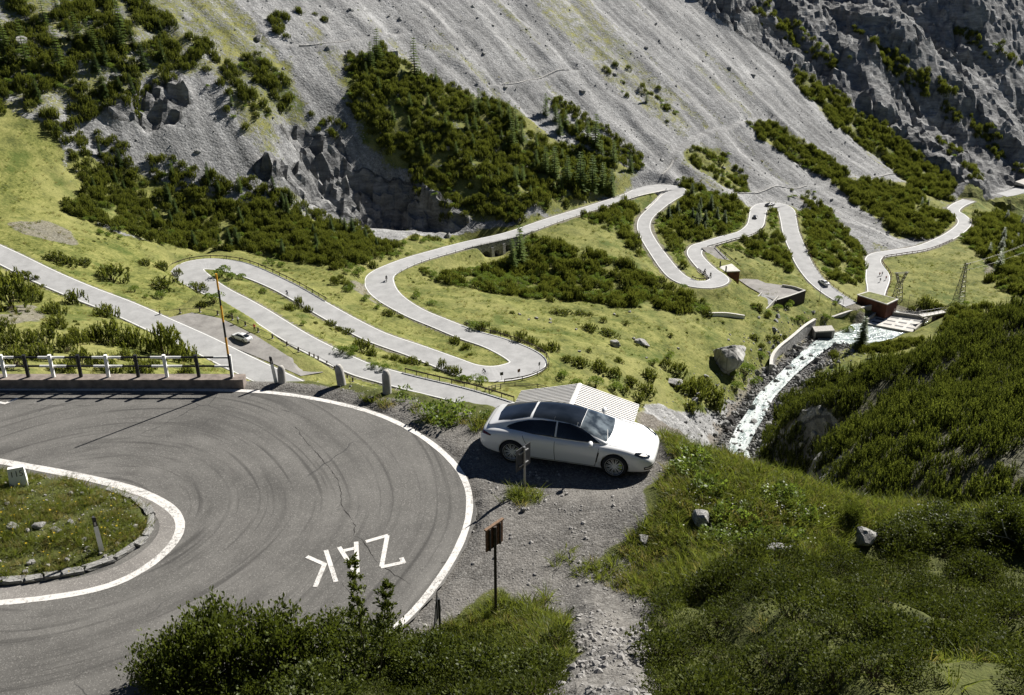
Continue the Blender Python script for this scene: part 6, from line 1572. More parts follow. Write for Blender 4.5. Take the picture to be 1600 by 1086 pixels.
def herb_mesh(seed, n=90, r=.22, h=.24, ll=.075):
    rg = np.random.default_rng(seed); a = rg.uniform(0, 6.28, n); q = np.sqrt(rg.uniform(size=n))
    b = np.stack([np.cos(a) * q * r, np.sin(a) * q * r, h * rg.uniform(.25, 1.0, n)], 1)
    d = unit(np.stack([np.cos(a), np.sin(a), np.full(n, .5)], 1) + .5 * rg.normal(size=(n, 3))); L = ll * rg.uniform(.6, 1.3, n)[:, None]
    sd = unit(np.cross(d, unit(rg.normal(size=(n, 3)) + [0, 0, 2]))) * L * .38
    return mesh_of('leafy_herb', np.stack([b, b + d * L * .5 - sd, b + d * L, b + d * L * .5 + sd], 1).reshape(-1, 3), np.arange(n * 4).reshape(n, 4).tolist(), M['alder'])
SRC_L = [tag(put('leafy_shrub', herb_mesh(k), None, loc=nhit(a, b), scale=1.1), lb, 'herb') for k, (a, b, lb) in enumerate([(1075, 745, 'broad-leaved herb clump in the grass right of the car'), (715, 637, 'broad-leaved herb clump on the verge behind the tallest bollard')])]
l1 = near_fill([(1045, 700), (1100, 718), (1190, 766), (1280, 797), (1380, 820), (1300, 850), (1150, 860), (1060, 830), (1050, 745)], 16, lambda X, Y: np.clip(.2 + 1.3 * fbm(X / 1.5, Y / 1.5, 2, 47), 0, 1), 18)
l2 = near_fill([(620, 612), (700, 625), (790, 645), (790, 655), (690, 642), (620, 625)], 14, None, 19, .5)
l3 = near_fill(HEATH_PX, 5, lambda X, Y: np.clip(-.1 + 1.2 * fbm(X / 2.2, Y / 2.2, 2, 48), 0, 1), 20)
LH = np.vstack([l1, l2]); scatter('verge_herbs', LH, rng.uniform(.6, 1.5, len(LH)), SRC_L, 'broad-leaved light green herbs among grass and heath', 'herbs', tilt=.25, seed=17)
f1 = near_fill([(1045, 700), (1100, 718), (1190, 764), (1300, 800), (1400, 830), (1330, 860), (1180, 870), (1080, 850), (1040, 800), (1050, 745)], 75, lambda X, Y: np.clip(.25 + 1.6 * fbm(X / 1.3, Y / 1.3, 2, 41), 0, 1), 8)
f2 = near_fill([(400, 598), (560, 604), (640, 615), (600, 622), (420, 606)], 14, None, 9, .5)
FL = np.vstack([f1, f2, g6[rng.uniform(size=len(g6)) < .05]])
scatter('white_flowers', FL, rng.uniform(.45, 1.0, len(FL)), SRC_F, 'white flowers dotted through the grass', 'flowers', tilt=.3, seed=12)
fy_ = g6[rng.uniform(size=len(g6)) < .06]
scatter('yellow_flowers', fy_, rng.uniform(.7, 1.3, len(fy_)), SRC_Y, 'yellow flowers in the island grass', 'flowers', tilt=.3, seed=13)
rg = np.random.default_rng(14); n = 90000
X, Y = rg.uniform(-6, 18, n), rg.uniform(8, 30, n)
gv = bil(gravel, X, Y, nxl, nyl); wgt = gv * np.clip(.12 + .9 * fbm(X / 1.6, Y / 1.6, 3, 43) + .55 * sstep(18.5, 14.5, Y), .05, 1) * (bil(sroad, X, Y, nxl, nyl) < -.12)
wgt *= 1 - .9 * np.exp(-(((X - CARC[0]) / 3) ** 4 + ((Y - CARC[1]) / 1.8) ** 4))
m = rg.uniform(size=n) < wgt
ps = np.minimum(.07, .013 + .015 * rg.pareto(2.2, n)) * (1 + 0.6 * sstep(19, 13, Y))
scatter('gravel_stones', np.stack([X, Y, nearz(X, Y)], 1)[m], ps[m], SRC_P, 'loose grey gravel beside the hairpin and down the path', 'gravel', tilt=.9, seed=14)
m2 = inside(isl_poly, *(c_ := (rg.uniform(-19, pi_[:, 0].max(), 2600), rg.uniform(pi_[:, 1].min(), pi_[:, 1].max(), 2600))))
IX, IY = c_[0][m2], c_[1][m2]
scatter('island_pebbles', np.stack([IX, IY, nearz(IX, IY) + .01], 1), np.minimum(.09, .012 + .012 * rg.pareto(2.0, len(IX))), SRC_P, 'white pebbles strewn over the turning island', 'gravel', tilt=.9, seed=15)

def willow_mesh(seed, stems=60, per=92, h=1.0, spread=.8, ll=.075):
    """leafy shrub of about unit height: stems, side twigs, leaves along them"""
    rg = np.random.default_rng(seed); V, F, mi = [], [], []; mb = MB()
    B, D, = [], []
    for s in range(stems):
        a = rg.uniform(0, 6.28); sp = spread * math.sqrt(rg.uniform()); hh = h * rg.uniform(.65, 1.05) * (1 - .35 * (sp / spread) ** 2)
        tip = np.array([math.cos(a) * sp, math.sin(a) * sp, hh]); b0 = np.array([math.cos(a) * sp * .25, math.sin(a) * sp * .25, -.1])
        mid = b0 * .4 + tip * .6 + np.array([0, 0, -.05]); 
        if s % 2 == 0: mb.tube(b0, mid, .010, .006, 4, 1); mb.tube(mid, tip, .006, .002, 4, 1)
        for i in range(per):
            t_ = rg.uniform(.35, 1.02) ** .8; p = b0 * (1 - t_) ** 2 + 2 * mid * t_ * (1 - t_) + tip * t_ ** 2 if False else b0 + (tip - b0) * t_
            p = p + rg.normal(0, .075, 3); B.append(p); D.append(unit(np.array([math.cos(a) * .3, math.sin(a) * .3, .8]) + rg.normal(0, .6, 3)))
    B, D = np.array(B), np.array(D); n = len(B); L = ll * rg.uniform(.7, 1.3, n)[:, None]
    sd = unit(np.cross(D, unit(rg.normal(size=(n, 3))))) * L * .24
    Vq = np.stack([B, B + D * L * .5 - sd, B + D * L, B + D * L * .5 + sd], 1).reshape(-1, 3)
    crown = mesh_of('crown', Vq, np.arange(n * 4).reshape(n, 4).tolist(), M['willow'])
    return crown, mesh_of('stem', mb.v, mb.f, M['bark'])
WL = [willow_mesh(1), willow_mesh(2, 66, 92), willow_mesh(3, 54, 92, 1.0, .7)]
def willow(px, py, h, wdt, v, label, group=None):
    p = nhit(px, py); e = empty('willow_shrub', p, v * 2.1, label, 'shrub', group)
    put('crown', WL[v % 3][0], e, scale=(wdt, wdt, h)); put('stem', WL[v % 3][1], e, scale=(wdt, wdt, h))
willow(275, 1075, 1.35, 1.1, 0, 'small-leaved willow shrub at the lower left end of the foreground scrub')
willow(350, 1052, 1.75, 1.25, 1, 'tallest rounded willow shrub in front of the dark road surface')
willow(440, 1050, 1.6, 1.25, 2, 'bushy willow shrub right of the tallest rounded one')
willow(525, 1050, 1.35, 1.2, 3, 'bushy willow shrub left of the thin saplings')
willow(605, 1045, .9, 1.1, 4, 'low willow shrub at the foot of the thin saplings')
willow(390, 1105, 1.0, 1.1, 5, 'low willow shrub at the bottom edge, below the tallest one')
willow(300, 1125, .8, 1.0, 6, 'low willow shrub in the lower left scrub, at the bottom edge')
willow(500, 1120, .8, 1.1, 7, 'low willow shrub at the bottom edge, below the saplings')
willow(690, 1062, .85, 1.0, 10, 'low willow shrub below the edge-on triangular sign')
willow(765, 1075, .75, 1.0, 11, 'low willow shrub below the tall wooden sign')
willow(835, 1078, .65, .85, 12, 'low willow shrub at the left edge of the stony path')
willow(1330, 822, .65, .4, 8, 'spindly grey-green shrub on the crest before the gorge')
willow(1575, 835, 1.0, .9, 9, 'leafy grey-green shrub at the right edge of the crest')
for k, (px, py, h, w_) in enumerate([(1430, 838, .55, .9), (1480, 832, .7, 1.0), (1530, 838, .6, .9), (1400, 846, .4, .7), (1600, 850, .6, .9)]):
    willow(px, py, h, w_, k, 'low rounded green shrub along the right crest, %s from the right edge' % ('fourth', 'third', 'second', 'fifth', 'first')[k], 'low shrubs along the right crest')
def sapling(px, py, h, lean, label, seed):
    rg = np.random.default_rng(seed); p = nhit(px, py); e = empty('willow_sapling', p, 0, label, 'sapling'); mb = MB()
    B, D = [], []; prev = np.array([0, 0, -.1]); nseg = 10
    for i in range(1, nseg + 1):
        t_ = i / nseg; cur = np.array([lean[0] * t_ + rg.normal(0, .012), lean[1] * t_ + rg.normal(0, .012), h * t_]); mb.tube(prev, cur, .016 * (1.1 - t_) + .002, .016 * (1.1 - t_ - .1) + .002, 5)
        if t_ > .25:
            for q in range(6):
                a = rg.uniform(0, 6.28); ln = rg.uniform(.2, .62) * (1.3 - t_); d_ = unit(np.array([math.cos(a), math.sin(a), rg.uniform(.5, 1.6)])); mb.tube(cur, cur + d_ * ln, .004, .0015, 4)
                for s in np.linspace(.12, 1, 30): B.append(cur + d_ * ln * s + rg.normal(0, .018, 3)); D.append(unit(d_ + rg.normal(0, .6, 3)))
        prev = cur
    B, D = np.array(B), np.array(D); n = len(B); L = .075 * rg.uniform(.7, 1.3, n)[:, None]; sd = unit(np.cross(D, unit(rg.normal(size=(n, 3))))) * L * .25
    put('crown', mesh_of('crown', np.stack([B, B + D * L * .5 - sd, B + D * L, B + D * L * .5 + sd], 1).reshape(-1, 3), np.arange(n * 4).reshape(n, 4).tolist(), M['willow']), e)
    mb.build('stem', M['bark'], e)
sapling(575, 1078, 2.95, (-.10, .05), 'thin upright sapling rising before the painted letters', 1)
sapling(592, 1075, 2.35, (.28, .1), 'thin sapling leaning right towards the white line', 2)
# bleached dead branch at the right edge
p = nhit(1590, 862); br = empty('dead_branch', p, 0, 'bare bleached branch sticking out of the shrubs at the right edge', 'branch')
mb = MB(); pts_ = [(0.35, 0, .05), (.0, .05, .22), (-.28, .1, .34), (-.42, .12, .62), (-.5, .14, .85)]
for a, b_ in zip(pts_[:-1], pts_[1:]): mb.tube(a, b_, .016, .012, 5)
mb.build('limb', M['dead_wood'], br)
mb = MB(); mb.tube(pts_[2], (-.55, .1, .40), .010, .006, 5); mb.tube((-.55, .1, .40), (-.85, .05, .56), .006, .003, 5); mb.build('twig', M['dead_wood'], br)
# ------------------------------------------------------------------ rails, walls and works in the valley
def sweep(P, w, h, z0=0.0):
    """a rectangular bar along a line"""
    P = np.asarray(P, float); d = np.gradient(P[:, :2], axis=0); d /= np.maximum(1e-9, np.linalg.norm(d, axis=1)[:, None]); nn = np.stack([-d[:, 1], d[:, 0]], 1)
    L, R_ = P[:, :2] + nn * w / 2, P[:, :2] - nn * w / 2; za, zb_ = P[:, 2:3] + z0, P[:, 2:3] + z0 + h
    v = np.stack([np.c_[L, za], np.c_[R_, za], np.c_[R_, zb_], np.c_[L, zb_]], 1).reshape(-1, 3); n = len(P)
    f = [(i * 4 + j, (i + 1) * 4 + j, (i + 1) * 4 + (j + 1) % 4, i * 4 + (j + 1) % 4) for i in range(n - 1) for j in range(4)] + [(0, 1, 2, 3), ((n - 1) * 4 + 3, (n - 1) * 4 + 2, (n - 1) * 4 + 1, (n - 1) * 4)]
    return v, f
def near_idx(L, px, py, z): q = pz(px, py, z); return int(np.argmin(np.hypot(L[:, 0] - q[0], L[:, 1] - q[1])))
def side_line(L, HWd, a, b_, side, off=.45, smooth=0):
    i0, i1 = near_idx(L, *a), near_idx(L, *b_)
    i0, i1 = min(i0, i1), max(i0, i1)
    P = L[i0:i1 + 1]; d = np.gradient(L[:, :2], axis=0)[i0:i1 + 1]; d /= np.linalg.norm(d, axis=1)[:, None]; nn = np.stack([-d[:, 1], d[:, 0]], 1)
    return np.c_[P[:, :2] + nn * side * (HWd[i0:i1 + 1, None] + off), P[:, 2]]
def guardrail(name, P, label, mat_r, rails=((.62, .26, .05),), post=(.14, .14, .85), every=3, mat_p=None, cat='guard rail', base=False):
    o0 = P[len(P) // 2]; e = empty(name, o0, 0, label, cat); Q = P - o0
    for z0, h, w in rails:
        v, f = sweep(Q, w, h, z0); put('rail', mesh_of('rail', v, f, mat_r), e)
    pm1 = MB().box((0, 0, post[2] / 2 - .25), (post[0], post[1], post[2] + .5), bev=.02).mesh('post', mat_p or mat_r)
    bs = MB().box((0, 0, .02), (.42, .42, .12)).mesh('footing', M['pale_concrete'])
    for i in range(0, len(Q), every):
        dd_ = Q[min(i + 1, len(Q) - 1)] - Q[max(i - 1, 0)]
        po = put('post', pm1, e, loc=Q[i], rot=(0, 0, math.atan2(dd_[1], dd_[0])))
        if base: put('footing', bs, po)
    return e
W0, C0 = M['corten_dark'], M['corten']
guardrail('guard_rail', side_line(L234, HW234, (790, 592, -84.3), (722, 504, -86), -1), 'dark double guard rail around the outside of the lower hairpin', W0, ((.62, .22, .06), (.22, .12, .05)))
guardrail('guard_rail', side_line(L234, HW234, (783, 636, -74), (616, 583, -75), -1, .5), 'dark guard rail along the road just behind the gravel shoulder', W0, ((.60, .30, .06),))
guardrail('guard_rail', side_line(L234, HW234, (285, 425, -80), (500, 468, -81), 1, .5), 'low dark guard rail around the outside of the upper hairpin', W0, ((.50, .22, .06),))
P_ = smooth_line([hit(a, b) for a, b in [(758, 612), (785, 606), (840, 606), (868, 614)]], 1.0, 1)
guardrail('wooden_fence', P_, 'short dark wooden fence with two rails beyond the hut roof', M['wood_dark'], ((.75, .14, .06), (.35, .14, .06)), (.16, .16, 1.0), 5, cat='fence')
P_ = smooth_line([hit(a, b) + np.array([0, 0, .05]) for a, b in [(250, 492), (286, 489), (318, 488), (344, 493), (371, 503), (399, 517), (424, 528), (453, 543), (479, 555), (504, 566), (530, 583), (556, 600)]], 1.0, 2)
guardrail('layby_railing', P_, 'thin rail on stout posts with pale footings along the lay-by', M['wood_dark'], ((.78, .07, .06),), (.26, .26, .95), 4, M['wood_dark'], 'railing', True)
guardrail('guard_rail', side_line(L234, HW234, (600, 427, -88.5), (985, 306, -97), -1, .35), 'row of small dark posts along the long straight road', M['dark_steel'], ((.45, .05, .04),), (.10, .10, .7), 4)
guardrail('guard_rail', side_line(L234, HW234, (1058, 296, -98), (1030, 322, -99), -1, .3), 'pale guard rail outside the far top hairpin', M['steel'], ((.45, .30, .06),))
guardrail('guard_rail', side_line(L234, HW234, (1066, 438, -101), (1106, 421, -103.4), 1, .35), 'dark guard rail outside the hairpin by the rusty kiosk', W0, ((.50, .28, .06),))
guardrail('guard_rail', side_line(L234, HW234, (1100, 383, -104), (1183, 345, -106), -1, .35), 'dark guard rail on the lower side of the far slanting road', W0, ((.50, .28, .06),))
guardrail('guard_rail', side_line(L234, HW234, (1228, 328, -108.4), (1330, 476, -115), 1, .3), 'thin rail on the right side of the far straight descent', M['corten'], ((.45, .12, .05),))
guardrail('guard_rail', side_line(L8, HW8, (1369, 468, -116.6), (1480, 371, -121), -1, .35), 'rust red guard rail curving round the bright meadow', C0, ((.45, .32, .06),))
# chevron boards on the lower hairpin, seen from behind
for k, (px, py, lb) in enumerate([(784, 594, 'small dark sign board at the near end of the hairpin rail'), (811, 589, 'small olive sign board on the middle of the hairpin rail'), (843, 578, 'dark square sign board at the turn of the hairpin rail')]):
    p = hit(px, py); e = empty('hairpin_sign', p, R(20 + 20 * k), lb, 'sign')
    MB().tube((0, 0, -.3), (0, 0, 1.5), .04, n=6).build('post', M['dark_steel'], e); MB().box((0, .06, 1.55), (.75, .04, .75)).build('sign_board', M['dark_steel'] if k != 1 else M['wood_brown'], e)

def stone_wall_mat():
    m, nt, p = mat('coursed_stone'); b = NB(nt); c = b.co('Object')
    v = b.vor(c, 2.2, 'F1', 'Color'); s = b.n('ShaderNodeSeparateColor'); b.l(v, s.inputs[0]); e = b.vor(c, 2.2, 'DISTANCE_TO_EDGE')
    f = b.math('ADD', b.math('MULTIPLY', s.outputs[0], .5), b.math('MULTIPLY', b.noise(c, .6, 5), .5))
    cl_ = b.mix(b.ramp(e, (0, .7), (.07, 0)), b.ramp(f, (.3, (.27, .262, .245)), (.7, (.52, .505, .475))), (.06, .055, .05))
    b.l(cl_, p.inputs['Base Color']); p.inputs['Roughness'].default_value = .95; b.l(b.bump(b.ramp(e, (0, 0.0), (.1, 1.0)), .1), p.inputs['Normal'])
    return m
M['stonewall'] = stone_wall_mat()
def wall_along(name, P, h_up, h_down, th, label, material, cope=True, cat='wall'):
    o0 = P[len(P) // 2]; e = empty(name, o0, 0, label, cat); Q = P - o0
    v, f = sweep(Q, th, h_up + h_down, -h_down); put('wall_body', mesh_of('wall_body', v, f, material), e)
    if cope: v, f = sweep(Q, th + .15, .18, h_up); put('coping', mesh_of('coping', v, f, M['pale_concrete']), e)
    return e
wall_along('retaining_wall', side_line(L234, HW234, (940, 320, -96), (1030, 296, -97.7), -1, .25), .12, 4.5, .6, 'grey stone retaining wall under the road before the far top hairpin', M['stonewall'])
wall_along('retaining_wall', side_line(L234, HW234, (1056, 299, -98), (1022, 328, -98.8), -1, .25), .1, 3.2, .5, 'grey stone wall holding the outside of the far top hairpin', M['stonewall'])
wall_along('retaining_wall', side_line(L234, HW234, (1110, 381, -104.3), (1178, 355, -106), -1, .2), .1, 2.6, .5, 'stone wall under the far slanting road', M['stonewall'])
P_ = smooth_line([hit(a, b) for a, b in [(1203, 585), (1205, 570), (1215, 556), (1235, 543), (1255, 528), (1271, 517)]], 1.0, 2); P_[:, 2] = np.interp(np.arange(len(P_)), [0, len(P_) - 1], [-112.8, -114.2])
wall_along('river_wall', P_, .6, 5.0, .8, 'curved stone wall along the left bank of the river', M['stonewall'])
for k, pl in enumerate([[(468, 72), (500, 69), (545, 63)], [(785, 133), (815, 129), (850, 120), (888, 110)], [(1033, 278), (1045, 264), (1052, 250)], [(1150, 302), (1200, 296), (1260, 291)], [(1360, 279), (1400, 272), (1420, 266)]]):
    P_ = smooth_line([hit(a, b) for a, b in pl], 1.2, 1); P_[:, 2] = bil(ZT, P_[:, 0], P_[:, 1])
    wall_along('dry_stone_wall', P_, .35, 1.6, .7, 'old dry-stone wall of the mule path across the scree, ' + ('highest on the left', 'in the middle of the slope', 'behind the far top hairpin', 'above the square hairpin', 'at the path corner on the right')[k], M['stonewall'], False)

# viaduct
bs = L234[BR0 - 3:BR1 + 4]; HB = HW234[BR0 - 3:BR1 + 4]
mid = bs[len(bs) // 2]; via = empty('stone_viaduct', mid, 0, 'stone viaduct with arches carrying the long straight road', 'bridge')
d = np.gradient(bs[:, :2], axis=0); d /= np.linalg.norm(d, axis=1)[:, None]; nn = np.stack([-d[:, 1], d[:, 0]], 1)
s_al = np.r_[0, np.cumsum(np.linalg.norm(np.diff(bs[:, :2], axis=0), axis=1))]
def s_at(px): q = pz(px, 543 - 0 if False else float(np.interp(px, [722, 812], [386, 364])), -92.7); return s_al[int(np.argmin(np.hypot(bs[:, 0] - q[0], bs[:, 1] - q[1])))]
arches = [(s_at(724), 1.7, -96.2), (s_at(744), 2.7, -97.0), (s_at(765), 1.5, -96.5), (s_at(782), 1.7, -96.2)]
ss = np.arange(0, s_al[-1], .35); mb = MB()
for a, b_ in zip(ss[:-1], ss[1:]):
    sm = (a + b_) / 2; zb_ = mid[2] - 18.0
    for c_, r_, sp_z in arches:
        if abs(sm - c_) < r_: zb_ = sp_z + math.sqrt(r_ * r_ - (sm - c_) ** 2)
    ip = lambda s, j: np.interp(s, s_al, bs[:, j]); iw = lambda s, j: np.interp(s, s_al, nn[:, j]); ih = lambda s: np.interp(s, s_al, HB) + .28
    q = [np.array([ip(s, 0) + iw(s, 0) * k_ * ih(s), ip(s, 1) + iw(s, 1) * k_ * ih(s)]) for s, k_ in ((a, -1), (b_, -1), (b_, 1), (a, 1))]
    zt = ip(sm, 2) - .12
    mb.prism([(*(p_ - mid[:2]), zb_ - mid[2]) for p_ in q], [(*(p_ - mid[:2]), zt - mid[2]) for p_ in q])
mb.build('arch_wall', M['stonewall'], via)
for s_c in (s_at(756), s_at(774)):
    x_, y_ = np.interp(s_c, s_al, bs[:, 0]) - np.interp(s_c, s_al, nn[:, 0]) * 3.4, np.interp(s_c, s_al, bs[:, 1]) - np.interp(s_c, s_al, nn[:, 1]) * 3.4
    dx, dy = np.interp(s_c, s_al, d[:, 0]), np.interp(s_c, s_al, d[:, 1]); ox, oy = -np.interp(s_c, s_al, nn[:, 0]), -np.interp(s_c, s_al, nn[:, 1])
    R0 = lambda w, o_, z_: [(x_ + dx * a_ + ox * b_ - mid[0], y_ + dy * a_ + oy * b_ - mid[1], z_ - mid[2]) for a_, b_ in ((-w, -.6), (w, -.6), (w, o_), (-w, o_))]
    MB().prism(R0(1.0, 1.9, -108), R0(.55, .3, -93.6)).build('buttress', M['stonewall'], via)
v, f = sweep(np.c_[bs[:, :2] - nn * (HB[:, None] + .18), bs[:, 2]] - mid, .35, .25, 0.0); put('parapet', mesh_of('parapet', v, f, M['stonewall']), via)

def px_block(name, quad, zt, zb_, label, cat, m_top, m_side, extra=None):
    T = [pz(a, b, zt) for a, b in quad]; c_ = np.mean(T, 0); e = empty(name, (c_[0], c_[1], zb_), 0, label, cat); o0 = np.array([c_[0], c_[1], zb_])
    MB().prism([(*(p[:2] - c_[:2]), -1.5) for p in T], [(*(p[:2] - c_[:2]), zt - zb_ - .12) for p in T]).build('wall', m_side, e)
    big = [c_ + (p - c_) * 1.04 for p in T]
    MB().prism([(*(p[:2] - c_[:2]), zt - zb_ - .117) for p in big], [(*(p[:2] - c_[:2]), zt - zb_ + .2) for p in big]).build('roof_rim', M['pale_concrete'], e)
    ins = [c_ + (p - c_) * .93 for p in T]
    MB().prism([(*(p[:2] - c_[:2]), zt - zb_ + .1) for p in ins], [(*(p[:2] - c_[:2]), zt - zb_ + .23) for p in ins]).build('roof', m_top, e)
    return e, c_, T
M['green_roof'] = simple('green_roof_turf', (.13, .14, .04), .95, var=.5, sc=.8)
px_block('tunnel_portal', [(1340, 461), (1386, 476), (1403, 468), (1357, 456)], -113.2, -118.5, 'rust red tunnel portal block with a turf roof beside the weir', 'tunnel portal', M['green_roof'], M['corten'])
kio, kc, kT = px_block('rusty_kiosk', [(1123, 418), (1134, 425), (1156, 424), (1143, 413)], -104.6, -108.0, 'low rusty kiosk with a pale flat roof beside the far hairpin', 'kiosk', M['pale_concrete'], M['corten'])
for a, b_ in ((1125, 413), (1134, 421)):
    q = pz(a, b_ + 4, -104.4); MB().box((q[0] - kc[0], q[1] - kc[1], 3.4 + 1.2), (.4, .4, 2.2)).build('chimney', M['dark_steel'], kio)
# service yard and ramp
yard = [(1148, 424), (1165, 428), (1196, 442), (1226, 446), (1258, 456), (1214, 471), (1195, 462), (1170, 448), (1150, 434)]
T = [pz(a, b, -109.25) for a, b in yard]; c_ = np.mean(T, 0)
bm = bmesh.new(); fc = bm.faces.new([bm.verts.new(p) for p in T]); ex = bmesh.ops.extrude_face_region(bm, geom=[fc]); bmesh.ops.translate(bm, verts=[g_ for g_ in ex['geom'] if isinstance(g_, bmesh.types.BMVert)], vec=(0, 0, -6)); bmesh.ops.recalc_face_normals(bm, faces=bm.faces)
me = bpy.data.meshes.new('service_yard'); bm.to_mesh(me); bm.free(); me.materials.append(M['layby_asphalt'])
tag(put('service_yard_pavement', me), kind='structure')
wall_along('yard_wall', smooth_line([pz(a, b, -109.1) for a, b in [(1214, 471), (1236, 464), (1258, 456)]], 1.0, 0), .5, 4.2, .4, 'dark retaining wall with a pale top below the service yard', M['corten_dark'])
wall_along('yard_wall', smooth_line([pz(a, b, -109.1) for a, b in [(1222, 447), (1240, 450), (1258, 456)]], 1.0, 0), .6, 2, .3, 'low pale wall on the far side of the service yard', M['pale_concrete'], False)
rp = smooth_line([pz(1203, 462, -109.15), pz(1190, 476, -110.0), pz(1172, 494, -110.8)], 1.0, 1)
tag(ribbon('service_ramp_pavement', rp, 2.6, M['valley_asphalt'], skirt=4.0), kind='structure')
for sd_, lb in ((1, 'pale parapet on the near side of the service ramp'), (-1, 'pale parapet on the far side of the service ramp')):
    dd_ = np.gradient(rp[:, :2], axis=0); dd_ /= np.linalg.norm(dd_, axis=1)[:, None]
    wall_along('ramp_parapet', np.c_[rp[:, 0] - dd_[:, 1] * sd_ * 2.8, rp[:, 1] + dd_[:, 0] * sd_ * 2.8, rp[:, 2]], .7, 3.5, .35, lb, M['pale_concrete'], False)
sr = smooth_line([pz(1106, 386, -104.2), pz(1117, 396, -105), pz(1133, 410, -106.5), pz(1150, 424, -108.6)], 1.0, 1)
tag(ribbon('service_road', sr, 2.6, M['layby_asphalt'], dz=.12, skirt=3.0), kind='structure')
guardrail('guard_rail', np.c_[sr[:, 0] + 2.9, sr[:, 1], sr[:, 2] + .1], 'dark rail on the right of the short service road', W0, ((.5, .28, .06),))
P_ = smooth_line([hit(1108, 494), hit(1135, 494), hit(1163, 498)], 1.0, 0)
wall_along('white_wall', P_, 1.0, 2.0, .5, 'long low whitewashed wall on the meadow edge left of the ramp', M['white_paint'], True)
# weir: sloping apron with cross beams, side walls, footbridge
za = -118.6
wb = [np.array(pz(a, b, za)) for a, b in [(1352, 506), (1372, 490), (1448, 500), (1428, 520)]]
we = empty('concrete_weir', wb[0], 0, 'pale concrete weir with rows of dark slots across the stream', 'weir'); o0 = wb[0].copy()
MB().prism([p - o0 - [0, 0, 2] for p in wb], [p - o0 + [0, 0, .25] for p in wb]).build('apron', M['pale_concrete'], we)
for r_ in range(3):
    for c_ in range(4):
        u0, u1 = .08 + c_ * .235, .08 + c_ * .235 + .17; v0 = .18 + r_ * .28
        bl = lambda u, v_: (wb[0] * (1 - u) + wb[3] * u) * (1 - v_) + (wb[1] * (1 - u) + wb[2] * u) * v_
        q = [bl(u0, v0), bl(u1, v0), bl(u1, v0 + .09), bl(u0, v0 + .09)]
        MB().prism([p - o0 + [0, 0, .1] for p in q], [p - o0 + [0, 0, .27] for p in q]).build('slot', M['black_paint'], we)
for a, b_ in ((wb[0], wb[1]), (wb[3], wb[2]), (wb[1], wb[2])):
    P_ = np.array([a + (b_ - a) * k / 6 for k in range(7)]) - o0; v, f = sweep(P_, .6, 1.6, -.2); put('side_wall', mesh_of('side_wall', v, f, M['concrete']), we)
P_ = smooth_line([pz(1300, 497, -116.4), pz(1340, 484, -115.8), pz(1382, 474, -115.5)], 1.0, 0)
wall_along('channel_wall', P_, .4, 3.5, .6, 'slanting grey concrete wall left of the weir', M['concrete'])
guardrail('handrail', np.array([wb[1] + (wb[2] - wb[1]) * k / 14 + [0, 0, 1.4] for k in range(15)]), 'grey handrail above the weir', M['steel'], ((.5, .05, .05), (1.0, .05, .05)), (.06, .06, 1.05), 2, cat='handrail')
fb = [np.array(pz(a, b, -115.6)) for a, b in [(1435, 491), (1473, 485), (1478, 488), (1442, 495)]]
fe = empty('footbridge', fb[0], 0, 'pale concrete footbridge slab right of the weir', 'footbridge'); o0 = fb[0]
MB().prism([p - o0 - [0, 0, .5] for p in fb], [p - o0 for p in fb]).build('deck', M['pale_concrete'], fe)
MB().prism([p - o0 - [0, 0, 4] for p in (fb[1] * .6 + fb[0] * .4, fb[1], fb[2], fb[2] * .6 + fb[3] * .4)], [p - o0 - [0, 0, .52] for p in (fb[1] * .6 + fb[0] * .4, fb[1], fb[2], fb[2] * .6 + fb[3] * .4)]).build('abutment', M['corten_dark'], fe)
for a, b_ in ((fb[0], fb[1]), (fb[3], fb[2])):
    P_ = np.array([a + (b_ - a) * k / 6 for k in range(7)]) - o0; v, f = sweep(P_, .05, .07, 1.0); put('rail', mesh_of('rail', v, f, M['steel']), fe)
    for k in range(7): put('baluster', MB().box((0, 0, .5), (.06, .06, 1.0)).mesh('baluster', M['steel']), fe, loc=P_[k])
sx = [np.array(pz(a, b, -117.6)) for a, b in [(1268, 520), (1298, 518), (1303, 526), (1272, 528)]]
se = empty('sluice_block', sx[0], 0, 'dark sluice opening in a concrete block at the end of the river wall', 'sluice'); o0 = sx[0]
MB().prism([p - o0 - [0, 0, 1.5] for p in sx], [p - o0 + [0, 0, 2.2] for p in sx]).build('block', M['concrete'], se)
MB().prism([sx[3] - o0 + [.4, -.05, -1], sx[2] - o0 + [-.4, -.05, -1], sx[2] - o0 + [-.4, -.01, -1], sx[3] - o0 + [.4, -.01, -1]], [sx[3] - o0 + [.4, -.05, 1.7], sx[2] - o0 + [-.4, -.05, 1.7], sx[2] - o0 + [-.4, -.01, 1.7], sx[3] - o0 + [.4, -.01, 1.7]]).build('opening', M['black_paint'], se)
# lattice towers
def lattice(mb, A, B, n, r):
    A, B = [np.array(p) for p in A], [np.array(p) for p in B]; k = len(A)
    lev = [[a + (b - a) * i / n for a, b in zip(A, B)] for i in range(n + 1)]
    for a, b in zip(A, B): mb.tube(a, b, r, r, 4)
    for i in range(n):
        for j in range(k):
            mb.tube(lev[i][j], lev[i + 1][(j + 1) % k], r * .6, r * .6, 3); mb.tube(lev[i + 1][j], lev[i][(j + 1) % k], r * .6, r * .6, 3)
            mb.tube(lev[i + 1][j], lev[i + 1][(j + 1) % k], r * .6, r * .6, 3)
sq = lambda w, z, cx=0: [(cx - w, -w, z), (cx + w, -w, z), (cx + w, w, z), (cx - w, w, z)]
p = hit(1497, 474); h_ = 62 / FPX * (p[1] / float(ray(1497, 474)[1])) / .93
e = empty('lattice_tower', p, R(25), 'tall slender lattice pylon on the bright meadow', 'pylon')
